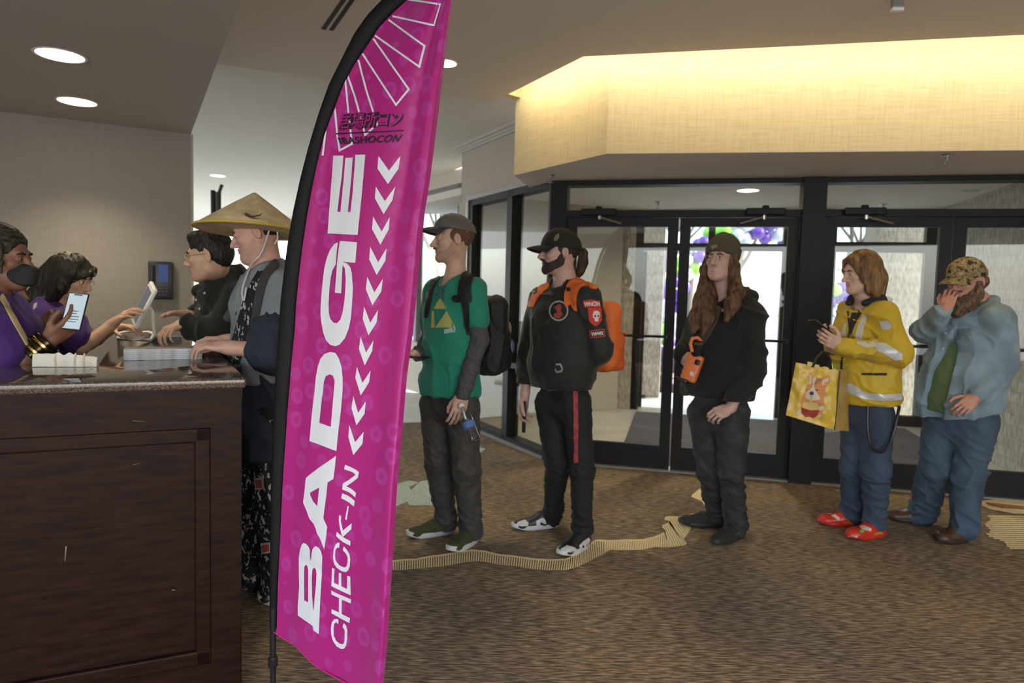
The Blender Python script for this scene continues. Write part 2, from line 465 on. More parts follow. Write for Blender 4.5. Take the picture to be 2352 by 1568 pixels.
# ================================================================== materials of the place
def carpet_mat():
    m = bpy.data.materials.new('carpet'); m.use_nodes = True; nt = m.node_tree; b = nt.nodes['Principled BSDF']
    b.inputs['Roughness'].default_value = 0.95; b.inputs['Specular IOR Level'].default_value = 0.1
    tc = nt.nodes.new('ShaderNodeTexCoord')
    def noise(rotz, sc, det, scale):
        mp = nt.nodes.new('ShaderNodeMapping'); mp.inputs['Rotation'].default_value = (0, 0, rotz); mp.inputs['Scale'].default_value = sc
        n = nt.nodes.new('ShaderNodeTexNoise'); n.inputs['Scale'].default_value = scale; n.inputs['Detail'].default_value = det
        nt.links.new(tc.outputs['Object'], mp.inputs[0]); nt.links.new(mp.outputs[0], n.inputs['Vector']); return n
    n1 = noise(math.radians(-14), (16, 120, 1), 3, 1.0); n2 = noise(math.radians(-14), (1, 1, 1), 3, 1.3); n3 = noise(0, (1, 1, 1), 2, 160)
    r1 = nt.nodes.new('ShaderNodeValToRGB'); e = r1.color_ramp.elements
    e[0].position = 0.36; e[0].color = (0.105, 0.084, 0.068, 1); e[1].position = 0.66; e[1].color = (0.47, 0.365, 0.25, 1)
    x = r1.color_ramp.elements.new(0.5); x.color = (0.23, 0.178, 0.132, 1)
    nt.links.new(n1.outputs['Fac'], r1.inputs[0])
    r2 = nt.nodes.new('ShaderNodeValToRGB'); r2.color_ramp.elements[0].position = 0.3; r2.color_ramp.elements[0].color = (0.72, 0.74, 0.8, 1)
    r2.color_ramp.elements[1].position = 0.7; r2.color_ramp.elements[1].color = (1.15, 1.08, 0.95, 1)
    nt.links.new(n2.outputs['Fac'], r2.inputs[0])
    mx = nt.nodes.new('ShaderNodeMix'); mx.data_type = 'RGBA'; mx.blend_type = 'MULTIPLY'; mx.inputs['Factor'].default_value = 1
    nt.links.new(r1.outputs[0], mx.inputs['A']); nt.links.new(r2.outputs[0], mx.inputs['B']); nt.links.new(mx.outputs['Result'], b.inputs['Base Color'])
    bp = nt.nodes.new('ShaderNodeBump'); bp.inputs['Strength'].default_value = 0.5; bp.inputs['Distance'].default_value = 0.006
    nt.links.new(n3.outputs['Fac'], bp.inputs['Height']); nt.links.new(bp.outputs[0], b.inputs['Normal'])
    return m
def weave_mat(name, c1, c2, sx=(260, 260, 14), sz=(16, 16, 240)):
    """linen wallcovering: fine vertical and horizontal threads"""
    m = bpy.data.materials.new(name); m.use_nodes = True; nt = m.node_tree; b = nt.nodes['Principled BSDF']
    b.inputs['Roughness'].default_value = 0.85; b.inputs['Specular IOR Level'].default_value = 0.2
    tc = nt.nodes.new('ShaderNodeTexCoord'); fs = []
    for s_ in (sx, sz):
        mp = nt.nodes.new('ShaderNodeMapping'); mp.inputs['Scale'].default_value = s_
        n = nt.nodes.new('ShaderNodeTexNoise'); n.inputs['Scale'].default_value = 0.35; n.inputs['Detail'].default_value = 4
        nt.links.new(tc.outputs['Object'], mp.inputs[0]); nt.links.new(mp.outputs[0], n.inputs['Vector']); fs.append(n)
    ad = nt.nodes.new('ShaderNodeMath'); ad.operation = 'ADD'; nt.links.new(fs[0].outputs['Fac'], ad.inputs[0]); nt.links.new(fs[1].outputs['Fac'], ad.inputs[1])
    r = nt.nodes.new('ShaderNodeValToRGB'); r.color_ramp.elements[0].position = 0.36; r.color_ramp.elements[1].position = 0.56
    hf = nt.nodes.new('ShaderNodeMath'); hf.operation = 'MULTIPLY'; hf.inputs[1].default_value = 0.5
    nt.links.new(ad.outputs[0], hf.inputs[0]); nt.links.new(hf.outputs[0], r.inputs[0])
    r.color_ramp.elements[0].color = (*c2, 1); r.color_ramp.elements[1].color = (*c1, 1)
    nt.links.new(r.outputs[0], b.inputs['Base Color']); return m
def brick_mat(name, c1, c2, mortar, sc=1.0, rot=0.0):
    m = bpy.data.materials.new(name); m.use_nodes = True; nt = m.node_tree; b = nt.nodes['Principled BSDF']; b.inputs['Roughness'].default_value = 0.9
    tc = nt.nodes.new('ShaderNodeTexCoord'); sp = nt.nodes.new('ShaderNodeSeparateXYZ'); cb = nt.nodes.new('ShaderNodeCombineXYZ')
    mp = nt.nodes.new('ShaderNodeMapping'); mp.inputs['Rotation'].default_value = (0, 0, rot)
    nt.links.new(tc.outputs['Object'], mp.inputs[0]); nt.links.new(mp.outputs[0], sp.inputs[0])
    nt.links.new(sp.outputs['X'], cb.inputs['X']); nt.links.new(sp.outputs['Z'], cb.inputs['Y'])
    k = nt.nodes.new('ShaderNodeTexBrick'); k.inputs['Scale'].default_value = sc; k.inputs['Color1'].default_value = (*c1, 1); k.inputs['Color2'].default_value = (*c2, 1)
    k.inputs['Mortar'].default_value = (*mortar, 1); k.inputs['Mortar Size'].default_value = 0.008; k.inputs['Brick Width'].default_value = 0.34; k.inputs['Row Height'].default_value = 0.1
    nt.links.new(cb.outputs[0], k.inputs['Vector'])
    n = nt.nodes.new('ShaderNodeTexNoise'); n.inputs['Scale'].default_value = 22; n.inputs['Detail'].default_value = 6
    mp2 = nt.nodes.new('ShaderNodeMapping'); mp2.inputs['Scale'].default_value = (2.0, 2.0, 0.5); nt.links.new(tc.outputs['Object'], mp2.inputs[0]); nt.links.new(mp2.outputs[0], n.inputs['Vector'])
    mx = nt.nodes.new('ShaderNodeMix'); mx.data_type = 'RGBA'; mx.blend_type = 'MULTIPLY'; mx.inputs['Factor'].default_value = 0.75
    r = nt.nodes.new('ShaderNodeValToRGB'); r.color_ramp.elements[0].position = 0.35; r.color_ramp.elements[0].color = (0.45, 0.42, 0.4, 1); r.color_ramp.elements[1].position = 0.6
    nt.links.new(n.outputs['Fac'], r.inputs[0]); nt.links.new(k.outputs['Color'], mx.inputs['A']); nt.links.new(r.outputs[0], mx.inputs['B'])
    nt.links.new(mx.outputs['Result'], b.inputs['Base Color'])
    bp = nt.nodes.new('ShaderNodeBump'); bp.inputs['Strength'].default_value = 0.6; bp.inputs['Distance'].default_value = 0.01
    nt.links.new(n.outputs['Fac'], bp.inputs['Height']); nt.links.new(bp.outputs[0], b.inputs['Normal']); return m
def granite_mat():
    m = bpy.data.materials.new('granite'); m.use_nodes = True; nt = m.node_tree; b = nt.nodes['Principled BSDF']
    b.inputs['Roughness'].default_value = 0.06; b.inputs['Specular IOR Level'].default_value = 0.35
    tc = nt.nodes.new('ShaderNodeTexCoord'); v = nt.nodes.new('ShaderNodeTexVoronoi'); v.inputs['Scale'].default_value = 380
    n = nt.nodes.new('ShaderNodeTexNoise'); n.inputs['Scale'].default_value = 150; n.inputs['Detail'].default_value = 6
    nt.links.new(tc.outputs['Object'], v.inputs['Vector']); nt.links.new(tc.outputs['Object'], n.inputs['Vector'])
    r = nt.nodes.new('ShaderNodeValToRGB'); e = r.color_ramp.elements; e[0].position = 0.36; e[0].color = (0.016, 0.014, 0.014, 1); e[1].position = 0.7; e[1].color = (0.24, 0.18, 0.15, 1)
    x = e.new(0.52); x.color = (0.085, 0.055, 0.045, 1)
    mx = nt.nodes.new('ShaderNodeMix'); mx.data_type = 'RGBA'; mx.inputs['Factor'].default_value = 0.45
    nt.links.new(n.outputs['Fac'], r.inputs[0]); nt.links.new(r.outputs[0], mx.inputs['A'])
    hs = nt.nodes.new('ShaderNodeValToRGB'); hs.color_ramp.elements[0].color = (0.01, 0.01, 0.012, 1); hs.color_ramp.elements[1].color = (0.2, 0.15, 0.13, 1)
    sx = nt.nodes.new('ShaderNodeSeparateColor'); nt.links.new(v.outputs['Color'], sx.inputs[0]); nt.links.new(sx.outputs[0], hs.inputs[0]); nt.links.new(hs.outputs[0], mx.inputs['B'])
    nt.links.new(mx.outputs['Result'], b.inputs['Base Color']); return m
M_carpet = carpet_mat()
M_ceil = mat('painted_ceiling', (0.78, 0.715, 0.63), 0.9, bump=0.15, bscale=300)
M_ceil2 = mat('painted_white_ceiling', (0.80, 0.77, 0.70), 0.9)
M_soffit = mat('grey_soffit_paint', (0.50, 0.485, 0.46), 0.9, bump=0.1, bscale=400)
M_wallg = weave_mat('grey_wallcovering', (0.275, 0.255, 0.23), (0.25, 0.232, 0.207))
M_wally = weave_mat('linen_wallcovering', (0.70, 0.585, 0.36), (0.60, 0.49, 0.285))
M_wallb = weave_mat('beige_wallcovering', (0.54, 0.49, 0.42), (0.50, 0.45, 0.38))
M_crown = mat('crown_moulding_paint', (0.60, 0.56, 0.53), 0.5)
M_frame = mat('dark_bronze_aluminium', (0.010, 0.0085, 0.008), 0.5, spec=0.25)
M_grey = mat('grey_metal', (0.30, 0.28, 0.27), 0.35, metal=0.4)
M_steel = mat('brushed_steel', (0.75, 0.74, 0.72), 0.25, metal=1.0)
M_blk = mat('black_plastic', (0.012, 0.012, 0.014), 0.4)
M_white = mat('white_plastic', (0.82, 0.82, 0.80), 0.35)
M_glass = glass_mat('clear_glass', (0.90, 0.93, 0.92))
M_brick = brick_mat('split_face_brick', (0.62, 0.55, 0.47), (0.50, 0.43, 0.36), (0.50, 0.45, 0.39), 1.0, math.radians(13.5))
M_brick2 = brick_mat('split_face_brick_side', (0.60, 0.57, 0.54), (0.50, 0.47, 0.44), (0.5, 0.47, 0.44), 1.0, math.radians(-76.5))
M_tile = mat('pale_stone_tile', (0.60, 0.56, 0.50), 0.25, var=0.08, vscale=3)
M_mat = mat('entrance_mat_pile', (0.085, 0.075, 0.09), 0.95, var=0.25, vscale=60)
M_conc = mat('pale_concrete', (0.62, 0.61, 0.60), 0.9, var=0.06, vscale=2)
M_wood = mat('dark_mahogany_stain', (0.0165, 0.0058, 0.0042), 0.45, var=0.4, vscale=7, stretch=(1.2, 1.2, 9), spec=0.13)
M_granite = granite_mat()

# ================================================================== room shell
AL = math.radians(-13.47); DA = V(math.cos(AL), math.sin(AL), 0); DN = V(-math.sin(AL), math.cos(AL), 0)   # door wall: along, outward
V0 = V(0.30, 5.845, 0)
def W(u, d=0.0, z=0.0): return V0+DA*u+DN*d+V(0, 0, z)
SLD = nrm(V(-0.482, 0.876, 0)); SLN = V(0.876, 0.482, 0)
def S(t, d=0.0, z=0.0): return V(0.302, 5.93, 0)+SLD*t+SLN*d+V(0, 0, z)

fl = MB().prism([(-7, -4), (7, -4), (7, 4.2), W(4.3)[:2], W(0)[:2], S(0)[:2], S(1.9)[:2], (-1.157, 7.45), (-2.2, 7.0), (-5.5, 5.5), (-7, 5)], -0.1, 0).build('floor', [M_carpet])
struct(fl)
# bright tiled floor of the hall beyond the carpet
struct(MB().prism([(-7, 5), (-5.5, 5.5), (-2.2, 7.0), (-1.157, 7.45), S(1.9)[:2], S(3.2)[:2], (-5.0, 17.2), (-14, 17.2), (-14, 5)], -0.1, -0.001).build('floor', [M_tile]))
# entrance floor between the two door lines
struct(MB().prism([W(-0.02, 0)[:2], W(4.3, 0)[:2], W(4.3, 3.4)[:2], W(-3.2, 3.4)[:2], S(1.9)[:2], S(0)[:2]], -0.1, -0.002).build('floor', [M_tile]))
nc = [(-6, -4), (6.2, -4), (6.2, 3.10), (2.76, 3.847), (0.398, 4.364), (-0.205, 5.426), (-2.01, 4.695), (-6, 3.08)]
struct(MB().prism(nc, 2.92, 3.0).build('ceiling', [M_ceil]))
struct(MB().prism([(-14, 1.0), (-6, 3.0), (-2.01, 4.64), (-0.205, 5.38), (0.3, 5.9), S(0.7, 0.02)[:2], (-0.5, 8.35), (-5.2, 17.2), (-14, 17.2)], 3.02, 3.1).build('ceiling', [M_ceil2]))
# soffit over the desk, its end face, the grey wall behind the desk
CP = V(-2.411, 5.126, 0); CE2 = V(-0.465, 0.885, 0); CE1 = V(-0.905, -0.425, 0)
wd = nrm(V(-0.887, -0.462, 0))
e0 = V(-2.411, 5.126, 0); e1 = V(-0.30, 1.313, 0)
struct(MB().prism([e1[:2], (e0+wd*0.0)[:2], (e0+wd*4)[:2], (e1+wd*5)[:2]], 2.55, 2.92).build('ceiling', [M_soffit]))
wn = V(-wd[1], wd[0], 0); wn = wn if wn[1] > 0 else -wn
struct(MB().prism([CP[:2], (CP+wn*0.14)[:2], (CP+wd*4+wn*0.14)[:2], (CP+wd*4)[:2]], 0, 2.55).build('wall_back', [M_wallg]))
struct(MB().box(CP+wn*0.07+V(0, 0, 1.275)-wd*0.008, 0.018, 0.15, 2.55, wd, wn).build('trim_1', [mat('corner_guard', (0.36, 0.31, 0.26), 0.5)]))
# box above the doors: linen face, underside, cove
YA, YB, YC = V(-0.021, 5.62, 0), V(0.606, 4.695, 0), V(5.2, 3.93, 0)
b = MB()
b.prism([YA[:2], YB[:2], (YB+V(0.1, 0.5, 0))[:2], (YA+V(0.3, 0.15, 0))[:2]], 2.401, 3.4)
b.prism([YB[:2], YC[:2], (YC+V(0, 0.4, 0))[:2], (YB+V(0.1, 0.5, 0))[:2]], 2.401, 3.4)
struct(b.build('wall_front', [M_wally]))
struct(MB().prism([YA[:2], YB[:2], YC[:2], W(5.3, 0.02)[:2], W(-0.02, 0.02)[:2], S(0.36, 0.0)[:2]], 2.398, 2.4005).build('ceiling', [M_ceil]))
struct(MB().prism([(-0.205, 5.426), (-0.17, 5.39), (0.06, 5.60), (0.02, 5.66)], 3.0, 3.4).build('wall_left', [M_wally]))
struct(MB().prism([(-0.3, 5.5), (0.3, 4.2), (6.2, 2.9), (6.2, 4.3), (0.9, 5.3), (0.3, 5.9)], 3.4, 3.44).build('ceiling', [M_ceil2]))
# beige wall over the side windows with its crown moulding
struct(MB().prism([S(-0.03)[:2], S(1.85)[:2], S(1.85, 0.14)[:2], S(-0.03, 0.14)[:2]], 2.42, 3.02).build('wall_side', [M_wallb]))
cr = MB()
for (dd, z0, z1) in ((0.028, 2.955, 2.975), (0.05, 2.975, 2.995), (0.085, 2.995, 3.02)):
    cr.prism([S(-0.1, -dd)[:2], S(1.85+dd, -dd)[:2], S(1.85+dd, 0.05)[:2], S(-0.1, 0.05)[:2]], z0, z1)
struct(cr.build('trim_2', [M_crown]))
# side windows (angled, left of the doors)
w = MB()
for (t0, t1, z0, z1) in ((-0.03, 0.0, 0, 2.42), (0.66, 0.76, 0, 2.42), (1.53, 1.61, 0, 2.42), (0.0, 1.61, 2.36, 2.42), (0.0, 1.61, 0.0, 0.07), (0, 0.66, 0.74, 0.79)):
    w.prism([S(t0, -0.02)[:2], S(t1, -0.02)[:2], S(t1, 0.11)[:2], S(t0, 0.11)[:2]], z0, z1)
wi = struct(w.build('window_1', [M_frame]))
w = MB()
for (t0, t1) in ((0.0, 0.66), (0.76, 1.53)):
    w.prism([S(t0, 0.035)[:2], S(t1, 0.035)[:2], S(t1, 0.043)[:2], S(t0, 0.043)[:2]], 0.07, 2.36)
w.build('pane', [M_glass], wi)
w = MB()
for (t0, t1, z0, z1) in ((1.61, 1.68, 0, 2.42), (-0.03, 1.68, 2.42, 2.46), (-0.03, 1.68, 0.0, 0.03)):
    w.prism([S(t0, -0.035)[:2], S(t1, -0.035)[:2], S(t1, 0.1)[:2], S(t0, 0.1)[:2]], z0, z1)
struct(w.build('trim_3', [M_grey]))
struct(MB().prism([S(1.68, -0.02)[:2], S(1.87, -0.02)[:2], S(1.87, 0.14)[:2], S(1.68, 0.14)[:2]], 0, 2.42).build('wall_side', [M_wallb]))

# ------------------------------------------------------------------ door frame and the four leaves
w = MB()
def wbar(u0, u1, z0, z1, d0=-0.02, d1=0.12, mb=None):
    (mb or w).box(W((u0+u1)/2, (d0+d1)/2, (z0+z1)/2), u1-u0, d1-d0, z1-z0, DA, DN)
wbar(0.0, 0.14, 0, 2.40); wbar(1.985, 2.156, 0, 2.40, -0.05, 0.14); wbar(3.96, 4.12, 0, 2.40)
wbar(0.14, 1.985, 2.095, 2.15); wbar(2.156, 3.96, 2.095, 2.15); wbar(0.14, 1.985, 2.355, 2.40); wbar(2.156, 3.96, 2.355, 2.40)
fr = struct(w.build('trim_4', [M_frame])); fr['label'] = 'dark bronze frame around the entrance doors'
w = MB(); wbar(0.14, 1.985, 2.15, 2.355, 0.03, 0.036); tr = struct(w.build('window_2', [M_glass]))
w = MB(); wbar(2.156, 3.96, 2.15, 2.355, 0.03, 0.036); tr = struct(w.build('window_3', [M_glass]))
w = MB(); wbar(0.0, 4.12, 0.0, 0.012, -0.03, 0.13); struct(w.build('trim_5', [M_grey]))
def leaf(n, u0, u1, hinge):
    m = MB(); st = 0.088
    wbar(u0+0.004, u0+st, 0.015, 2.09, 0.015, 0.06, m); wbar(u1-st, u1-0.004, 0.015, 2.09, 0.015, 0.06, m)
    wbar(u0+st, u1-st, 0.015, 0.205, 0.015, 0.06, m); wbar(u0+st, u1-st, 2.02, 2.09, 0.015, 0.06, m)
    d = struct(m.build('door_%d' % n, [M_frame]))
    m = MB(); wbar(u0+st, u1-st, 0.205, 2.02, 0.033, 0.041, m); m.build('pane', [M_glass], d)
    m = MB(); m.tube([W(u0+st-0.02, -0.03, 1.12), W(u1-st+0.02, -0.03, 1.12)], 0.011, 10); m.box(W(u0+st-0.02, -0.005, 1.12), 0.03, 0.05, 0.03, DA, DN); m.box(W(u1-st+0.02, -0.005, 1.12), 0.03, 0.05, 0.03, DA, DN)
    m.build('push_bar', [M_blk], d)
    m = MB(); c = u0+0.27 if hinge < 0 else u1-0.27
    m.box(W(c, -0.045, 2.13), 0.29, 0.06, 0.055, DA, DN, bev=0.008); m.box(W(c, -0.04, 2.165), 0.05, 0.04, 0.03, DA, DN, bev=0.01)
    cl = m.build('closer', [M_frame], d)
    m = MB(); s_ = hinge
    m.tube([W(c-0.01*s_, -0.06, 2.09), W(c-0.19*s_, -0.09, 2.035)], 0.008, 8); m.tube([W(c-0.01*s_, -0.06, 2.10), W(c-0.01*s_, -0.06, 2.07)], 0.014, 8)
    m.build('closer_arm', [M_steel], cl)
    return d
leaf(1, 0.14, 1.062, -1); leaf(2, 1.066, 1.985, 1); leaf(3, 2.156, 3.055, -1); leaf(4, 3.059, 3.96, 1)
# ------------------------------------------------------------------ vestibule behind the doors
ZV = 2.55
struct(MB().prism([W(-0.05, 0.12)[:2], W(4.25, 0.12)[:2], W(4.25, 3.5)[:2], W(-3.2, 3.5)[:2], S(1.9, 0.12)[:2], S(0, 0.14)[:2]], ZV, ZV+0.08).build('ceiling', [M_ceil2]))
struct(MB().prism([W(3.97, 0.13)[:2], W(4.2, 0.13)[:2], W(4.2, 3.4)[:2], W(3.97, 3.4)[:2]], 0, ZV).build('wall_right', [M_brick2]))
DO = 3.15
def out(u0, u1, z0, z1, m, d0=DO, d1=DO+0.25): wbar(u0, u1, z0, z1, d0, d1, m)
m = MB(); out(-0.25, 0.53, 0, ZV, m); struct(m.build('wall_outer', [M_brick]))
m = MB(); out(-1.75, -0.62, 0, ZV, m); out(-0.62, -0.25, 0, 0.75, m); out(-0.62, -0.25, 2.1, ZV, m); struct(m.build('wall_outer', [M_brick]))
m = MB(); out(2.36, 2.82, 0, ZV, m, DO, DO+0.12); struct(m.build('trim_6', [M_frame]))
m = MB()
for (u0, u1, z0, z1) in ((0.53, 0.63, 0, 2.5), (1.42, 1.5, 0, 2.5), (2.3, 2.36, 0, 2.5), (0.53, 2.4, 2.05, 2.14), (0.53, 2.4, 2.45, ZV), (2.82, 2.9, 0, 2.5), (3.86, 3.97, 0, 2.5), (2.82, 3.97, 2.05, 2.17), (2.82, 3.97, 2.45, ZV), (2.82, 3.97, 0, 0.12)):
    out(u0, u1, z0, z1, m, DO, DO+0.1)
struct(m.build('door_5', [M_frame]))
m = MB(); out(0.63, 2.3, 2.14, 2.45, m, DO+0.04, DO+0.045); out(2.9, 3.86, 0.12, 2.45, m, DO+0.04, DO+0.045); struct(m.build('window_4', [M_glass]))
m = MB(); m.prism([W(0.62, 0.16)[:2], W(3.7, 0.16)[:2], W(3.7, 2.95)[:2], W(0.62, 2.95)[:2]], -0.002, 0.008)
tag(m.build('entrance_mat', [M_mat]), 'large purple grey mat lying between the inner and outer doors', 'mat')
# open leaf of the outer door, standing outwards
dl = MB(); ax = nrm(DN*1.0-DA*0.12); hp = W(0.65, DO+0.1)
for (a0, a1, z0, z1) in ((0, 0.07, 0.02, 2.04), (0.78, 0.86, 0.02, 2.04), (0.07, 0.78, 0.02, 0.2), (0.07, 0.78, 1.97, 2.04)):
    dl.box(hp+ax*(a0+a1)/2+V(0, 0, (z0+z1)/2), a1-a0, 0.045, z1-z0, ax, np.cross(V(0, 0, 1), ax))
dd = struct(dl.build('door_6', [M_frame]))
MB().box(hp+ax*0.43+V(0, 0, 1.08), 0.72, 0.006, 1.77, ax, np.cross(V(0, 0, 1), ax)).build('pane', [M_glass], dd)
# inner door and wall seen through the first side window
m = MB(); A0 = S(0.5, 1.55); 
struct(MB().prism([S(1.95, 0.2)[:2], S(1.95, 2.3)[:2], S(2.05, 2.3)[:2], S(2.05, 0.2)[:2]], 0, ZV).build('wall_end', [M_wallb]))
# ------------------------------------------------------------------ hall to the left: window wall towards the street
WD = nrm(V(-0.545, 0.838, 0)); WNn = V(0.838, 0.545, 0); W0 = V(-0.40, 8.30, 0)
def HW(t, d=0.0, z=0.0): return W0+WD*t+WNn*d+V(0, 0, z)
m = MB(); m.prism([HW(-0.3)[:2], HW(9.5)[:2], HW(9.5, 0.15)[:2], HW(-0.3, 0.15)[:2]], 0, 0.72); m.prism([HW(-0.3)[:2], HW(9.5)[:2], HW(9.5, 0.15)[:2], HW(-0.3, 0.15)[:2]], 2.84, 3.02)
struct(m.build('wall_street', [mat('cream_wall', (0.66, 0.6, 0.5), 0.8)]))
m = MB()
for t in (0.0, 0.62, 1.9, 3.2, 4.5, 5.8, 7.1, 8.4): m.prism([HW(t-0.04, 0.02)[:2], HW(t+0.04, 0.02)[:2], HW(t+0.04, 0.12)[:2], HW(t-0.04, 0.12)[:2]], 0.72, 2.84)
m.prism([HW(-0.3, 0.02)[:2], HW(9.5, 0.02)[:2], HW(9.5, 0.12)[:2], HW(-0.3, 0.12)[:2]], 2.78, 2.84)
wf = struct(m.build('window_5', [mat('bronze_grey_frame', (0.16, 0.15, 0.14), 0.4)]))
MB().prism([HW(-0.3, 0.06)[:2], HW(9.5, 0.06)[:2], HW(9.5, 0.068)[:2], HW(-0.3, 0.068)[:2]], 0.72, 2.8).build('pane', [M_glass], wf)
m = MB().prism([(-0.46, 8.22), S(1.86)[:2], S(1.86, 0.14)[:2], (-0.34, 8.28)], 0, 3.02); struct(m.build('wall_side', [M_wallb]))

# ------------------------------------------------------------------ lamps in the ceilings
M_lens = mat('lit_lamp_lens', (1, 0.95, 0.82), 0.4, emit=4.0, ecol=(1.0, 0.93, 0.70))
M_lens2 = mat('dim_lamp_lens', (1, 0.95, 0.85), 0.4, emit=1.6, ecol=(1.0, 0.93, 0.78))
def downlight(p, r, label, lens, power, col=(1.0, 0.84, 0.58), spot=math.radians(110), grp='recessed ceiling downlights'):
    e = empty('downlight', p, label, 'ceiling light', grp)
    MB().tube([V(*p)+V(r*1.06*math.cos(a), r*1.06*math.sin(a), -.003) for a in np.linspace(0, 2*math.pi, 33)[:-1]], r*.07, 8, closed=True, flat=(1, .35)).build('trim_ring', [M_white], e, smooth=True)
    MB().lathe(V(*p)+V(0, 0, -0.003), [(r*0.99, 0.0), (r*0.99, 0.002)], seg=32).build('lens', [lens], e)
    if power:
        l = bpy.data.lights.new('downlight_beam', 'SPOT'); l.energy = power; l.color = col; l.spot_size = spot; l.spot_blend = 0.9; l.shadow_soft_size = r
        o = bpy.data.objects.new('downlight_beam', l); COL.objects.link(o); o.location = (0, 0, -0.02); o.parent = e; 
    return e
downlight(G(138, 126, 2.55), 0.105, 'lit round downlight in grey soffit, larger and nearer of the two', M_lens, 22)
downlight(G(177, 233, 2.55), 0.105, 'lit round downlight in grey soffit, closer to the grey wall', M_lens, 52)
downlight(G(1022, 145, 2.92), 0.075, 'small lit downlight half hidden behind the top of the magenta flag', M_lens, 30)
downlight(G(500, 403, 3.02), 0.1, 'faint downlight in the bright white hall ceiling', M_lens2, 0)
downlight(G(1718, 437, ZV), 0.105, 'lit downlight in vestibule ceiling seen through the transom', M_lens, 130, spot=math.radians(165))
downlight(G(2230, 437, ZV), 0.09, 'unlit downlight in vestibule ceiling above the camouflage cap', mat('unlit_lamp_lens', (.8, .8, .78), .2), 0)
for (x, y) in ((-0.6, 0.6), (1.6, 0.4), (3.6, 1.2), (0.6, -1.6), (2.8, -1.4), (-2.6, -1.0)):  # added out-of-view spots that brighten the lobby, no fixtures built
    l = bpy.data.lights.new('lobby_fill_spot', 'SPOT'); l.energy = 34; l.color = (1.0, 0.86, 0.66); l.spot_size = math.radians(110); l.spot_blend = 0.9; l.shadow_soft_size = .09
    o = bpy.data.objects.new('lobby_fill_spot', l); COL.objects.link(o); o.location = (x, y, 2.9)
# strip lamp in the cove behind the ceiling edge
def strip(p0, p1, power, w_=0.05, col=(1.0, 0.72, 0.21), aim=None):
    l = bpy.data.lights.new('cove_strip', 'AREA'); l.shape = 'RECTANGLE'; L = float(np.linalg.norm(np.array(p1)-np.array(p0))); l.size = L; l.size_y = w_; l.energy = power; l.color = col
    o = bpy.data.objects.new('cove_strip', l); COL.objects.link(o)
    c = (np.array(p0)+np.array(p1))/2; x = nrm(np.array(p1)-np.array(p0)); z = -nrm(aim); z = nrm(z-x*(z@x)); y = np.cross(z, x)
    o.matrix_world = Matrix(((x[0], y[0], z[0], c[0]), (x[1], y[1], z[1], c[1]), (x[2], y[2], z[2], c[2]), (0, 0, 0, 1)))
    return o
strip((0.45, 4.43, 3.12), (5.0, 3.43, 3.12), 7.5, aim=(0.15, 0.9, -0.55))
strip((0.40, 4.44, 3.12), (-0.12, 5.36, 3.12), 2.2, aim=(0.6, 0.35, -0.55))
# ceiling air slot, sprinkler heads, hanging fixture
m = MB(); q = [G(738, 65, 2.92), G(783, 0, 2.92), G(793, 0, 2.92), G(748, 67, 2.92)]
q2 = [G(756, 68, 2.92), G(803, 0, 2.92), G(813, 0, 2.92), G(766, 69, 2.92)]
for k in (q, q2):
    dd = (k[1]-k[0])*0.6; k[1] = k[1]+dd; k[2] = k[2]+dd
    m.ext([p+V(0, 0, -0.004) for p in k], V(0, 0, 0.003))
tag(m.build('air_slot', [mat('slot_dark', (0.02, 0.02, 0.02), 0.8)]), 'black double slot air diffuser in the beige ceiling', 'air vent')
def sprinkler(p, label, s=1.0):
    e = empty('ceiling_sprinkler', p, label, 'sprinkler', 'fire sprinkler heads')
    p = V(*p)
    MB().lathe(p+V(0, 0, -0.012*s), [(0.035*s, 0), (0.04*s, 0.004*s), (0.036*s, 0.0119*s)], seg=20).build('escutcheon', [M_steel], e, smooth=True)
    MB().tube([p+V(0, 0, -0.011*s), p+V(0, 0, -0.045*s)], 0.009*s, 8).tube([p+V(0.012*s, 0, -0.04*s), p+V(0.014*s, 0, -0.06*s), p+V(0, 0, -0.075*s)], 0.003*s, 6).tube([p+V(-0.012*s, 0, -0.04*s), p+V(-0.014*s, 0, -0.06*s), p+V(0, 0, -0.075*s)], 0.003*s, 6).build('nozzle', [M_grey], e, smooth=True)
    MB().lathe(p+V(0, 0, -0.08*s), [(0.02*s, 0), (0.022*s, 0.003*s), (0.01*s, 0.005*s)], seg=16).build('deflector', [M_steel], e)
sprinkler(G(2176, 354, 2.40), 'sprinkler head under the linen bulkhead above the right doors', 1.0)
sprinkler(G(1266, 401, 2.40), 'sprinkler head at the corner where side windows meet the doors', 0.8)
sprinkler(G(1512, 463, ZV), 'vestibule sprinkler seen through the left transom', 1.0)
sprinkler(G(2030, 468, ZV), 'vestibule sprinkler seen through the right transom', 1.0)
p = G(2062, -15, 2.92); e = empty('ceiling_bracket', p, 'short grey metal bracket hanging from the ceiling at top edge', 'bracket')
MB().box(p+V(0, 0, -0.035), 0.05, 0.035, 0.07, bev=0.004).build('bracket_arm', [M_grey], e); MB().box(p+V(0.002, 0.0, -0.075), 0.055, 0.03, 0.02, bev=0.005).build('end_clip', [M_white], e)

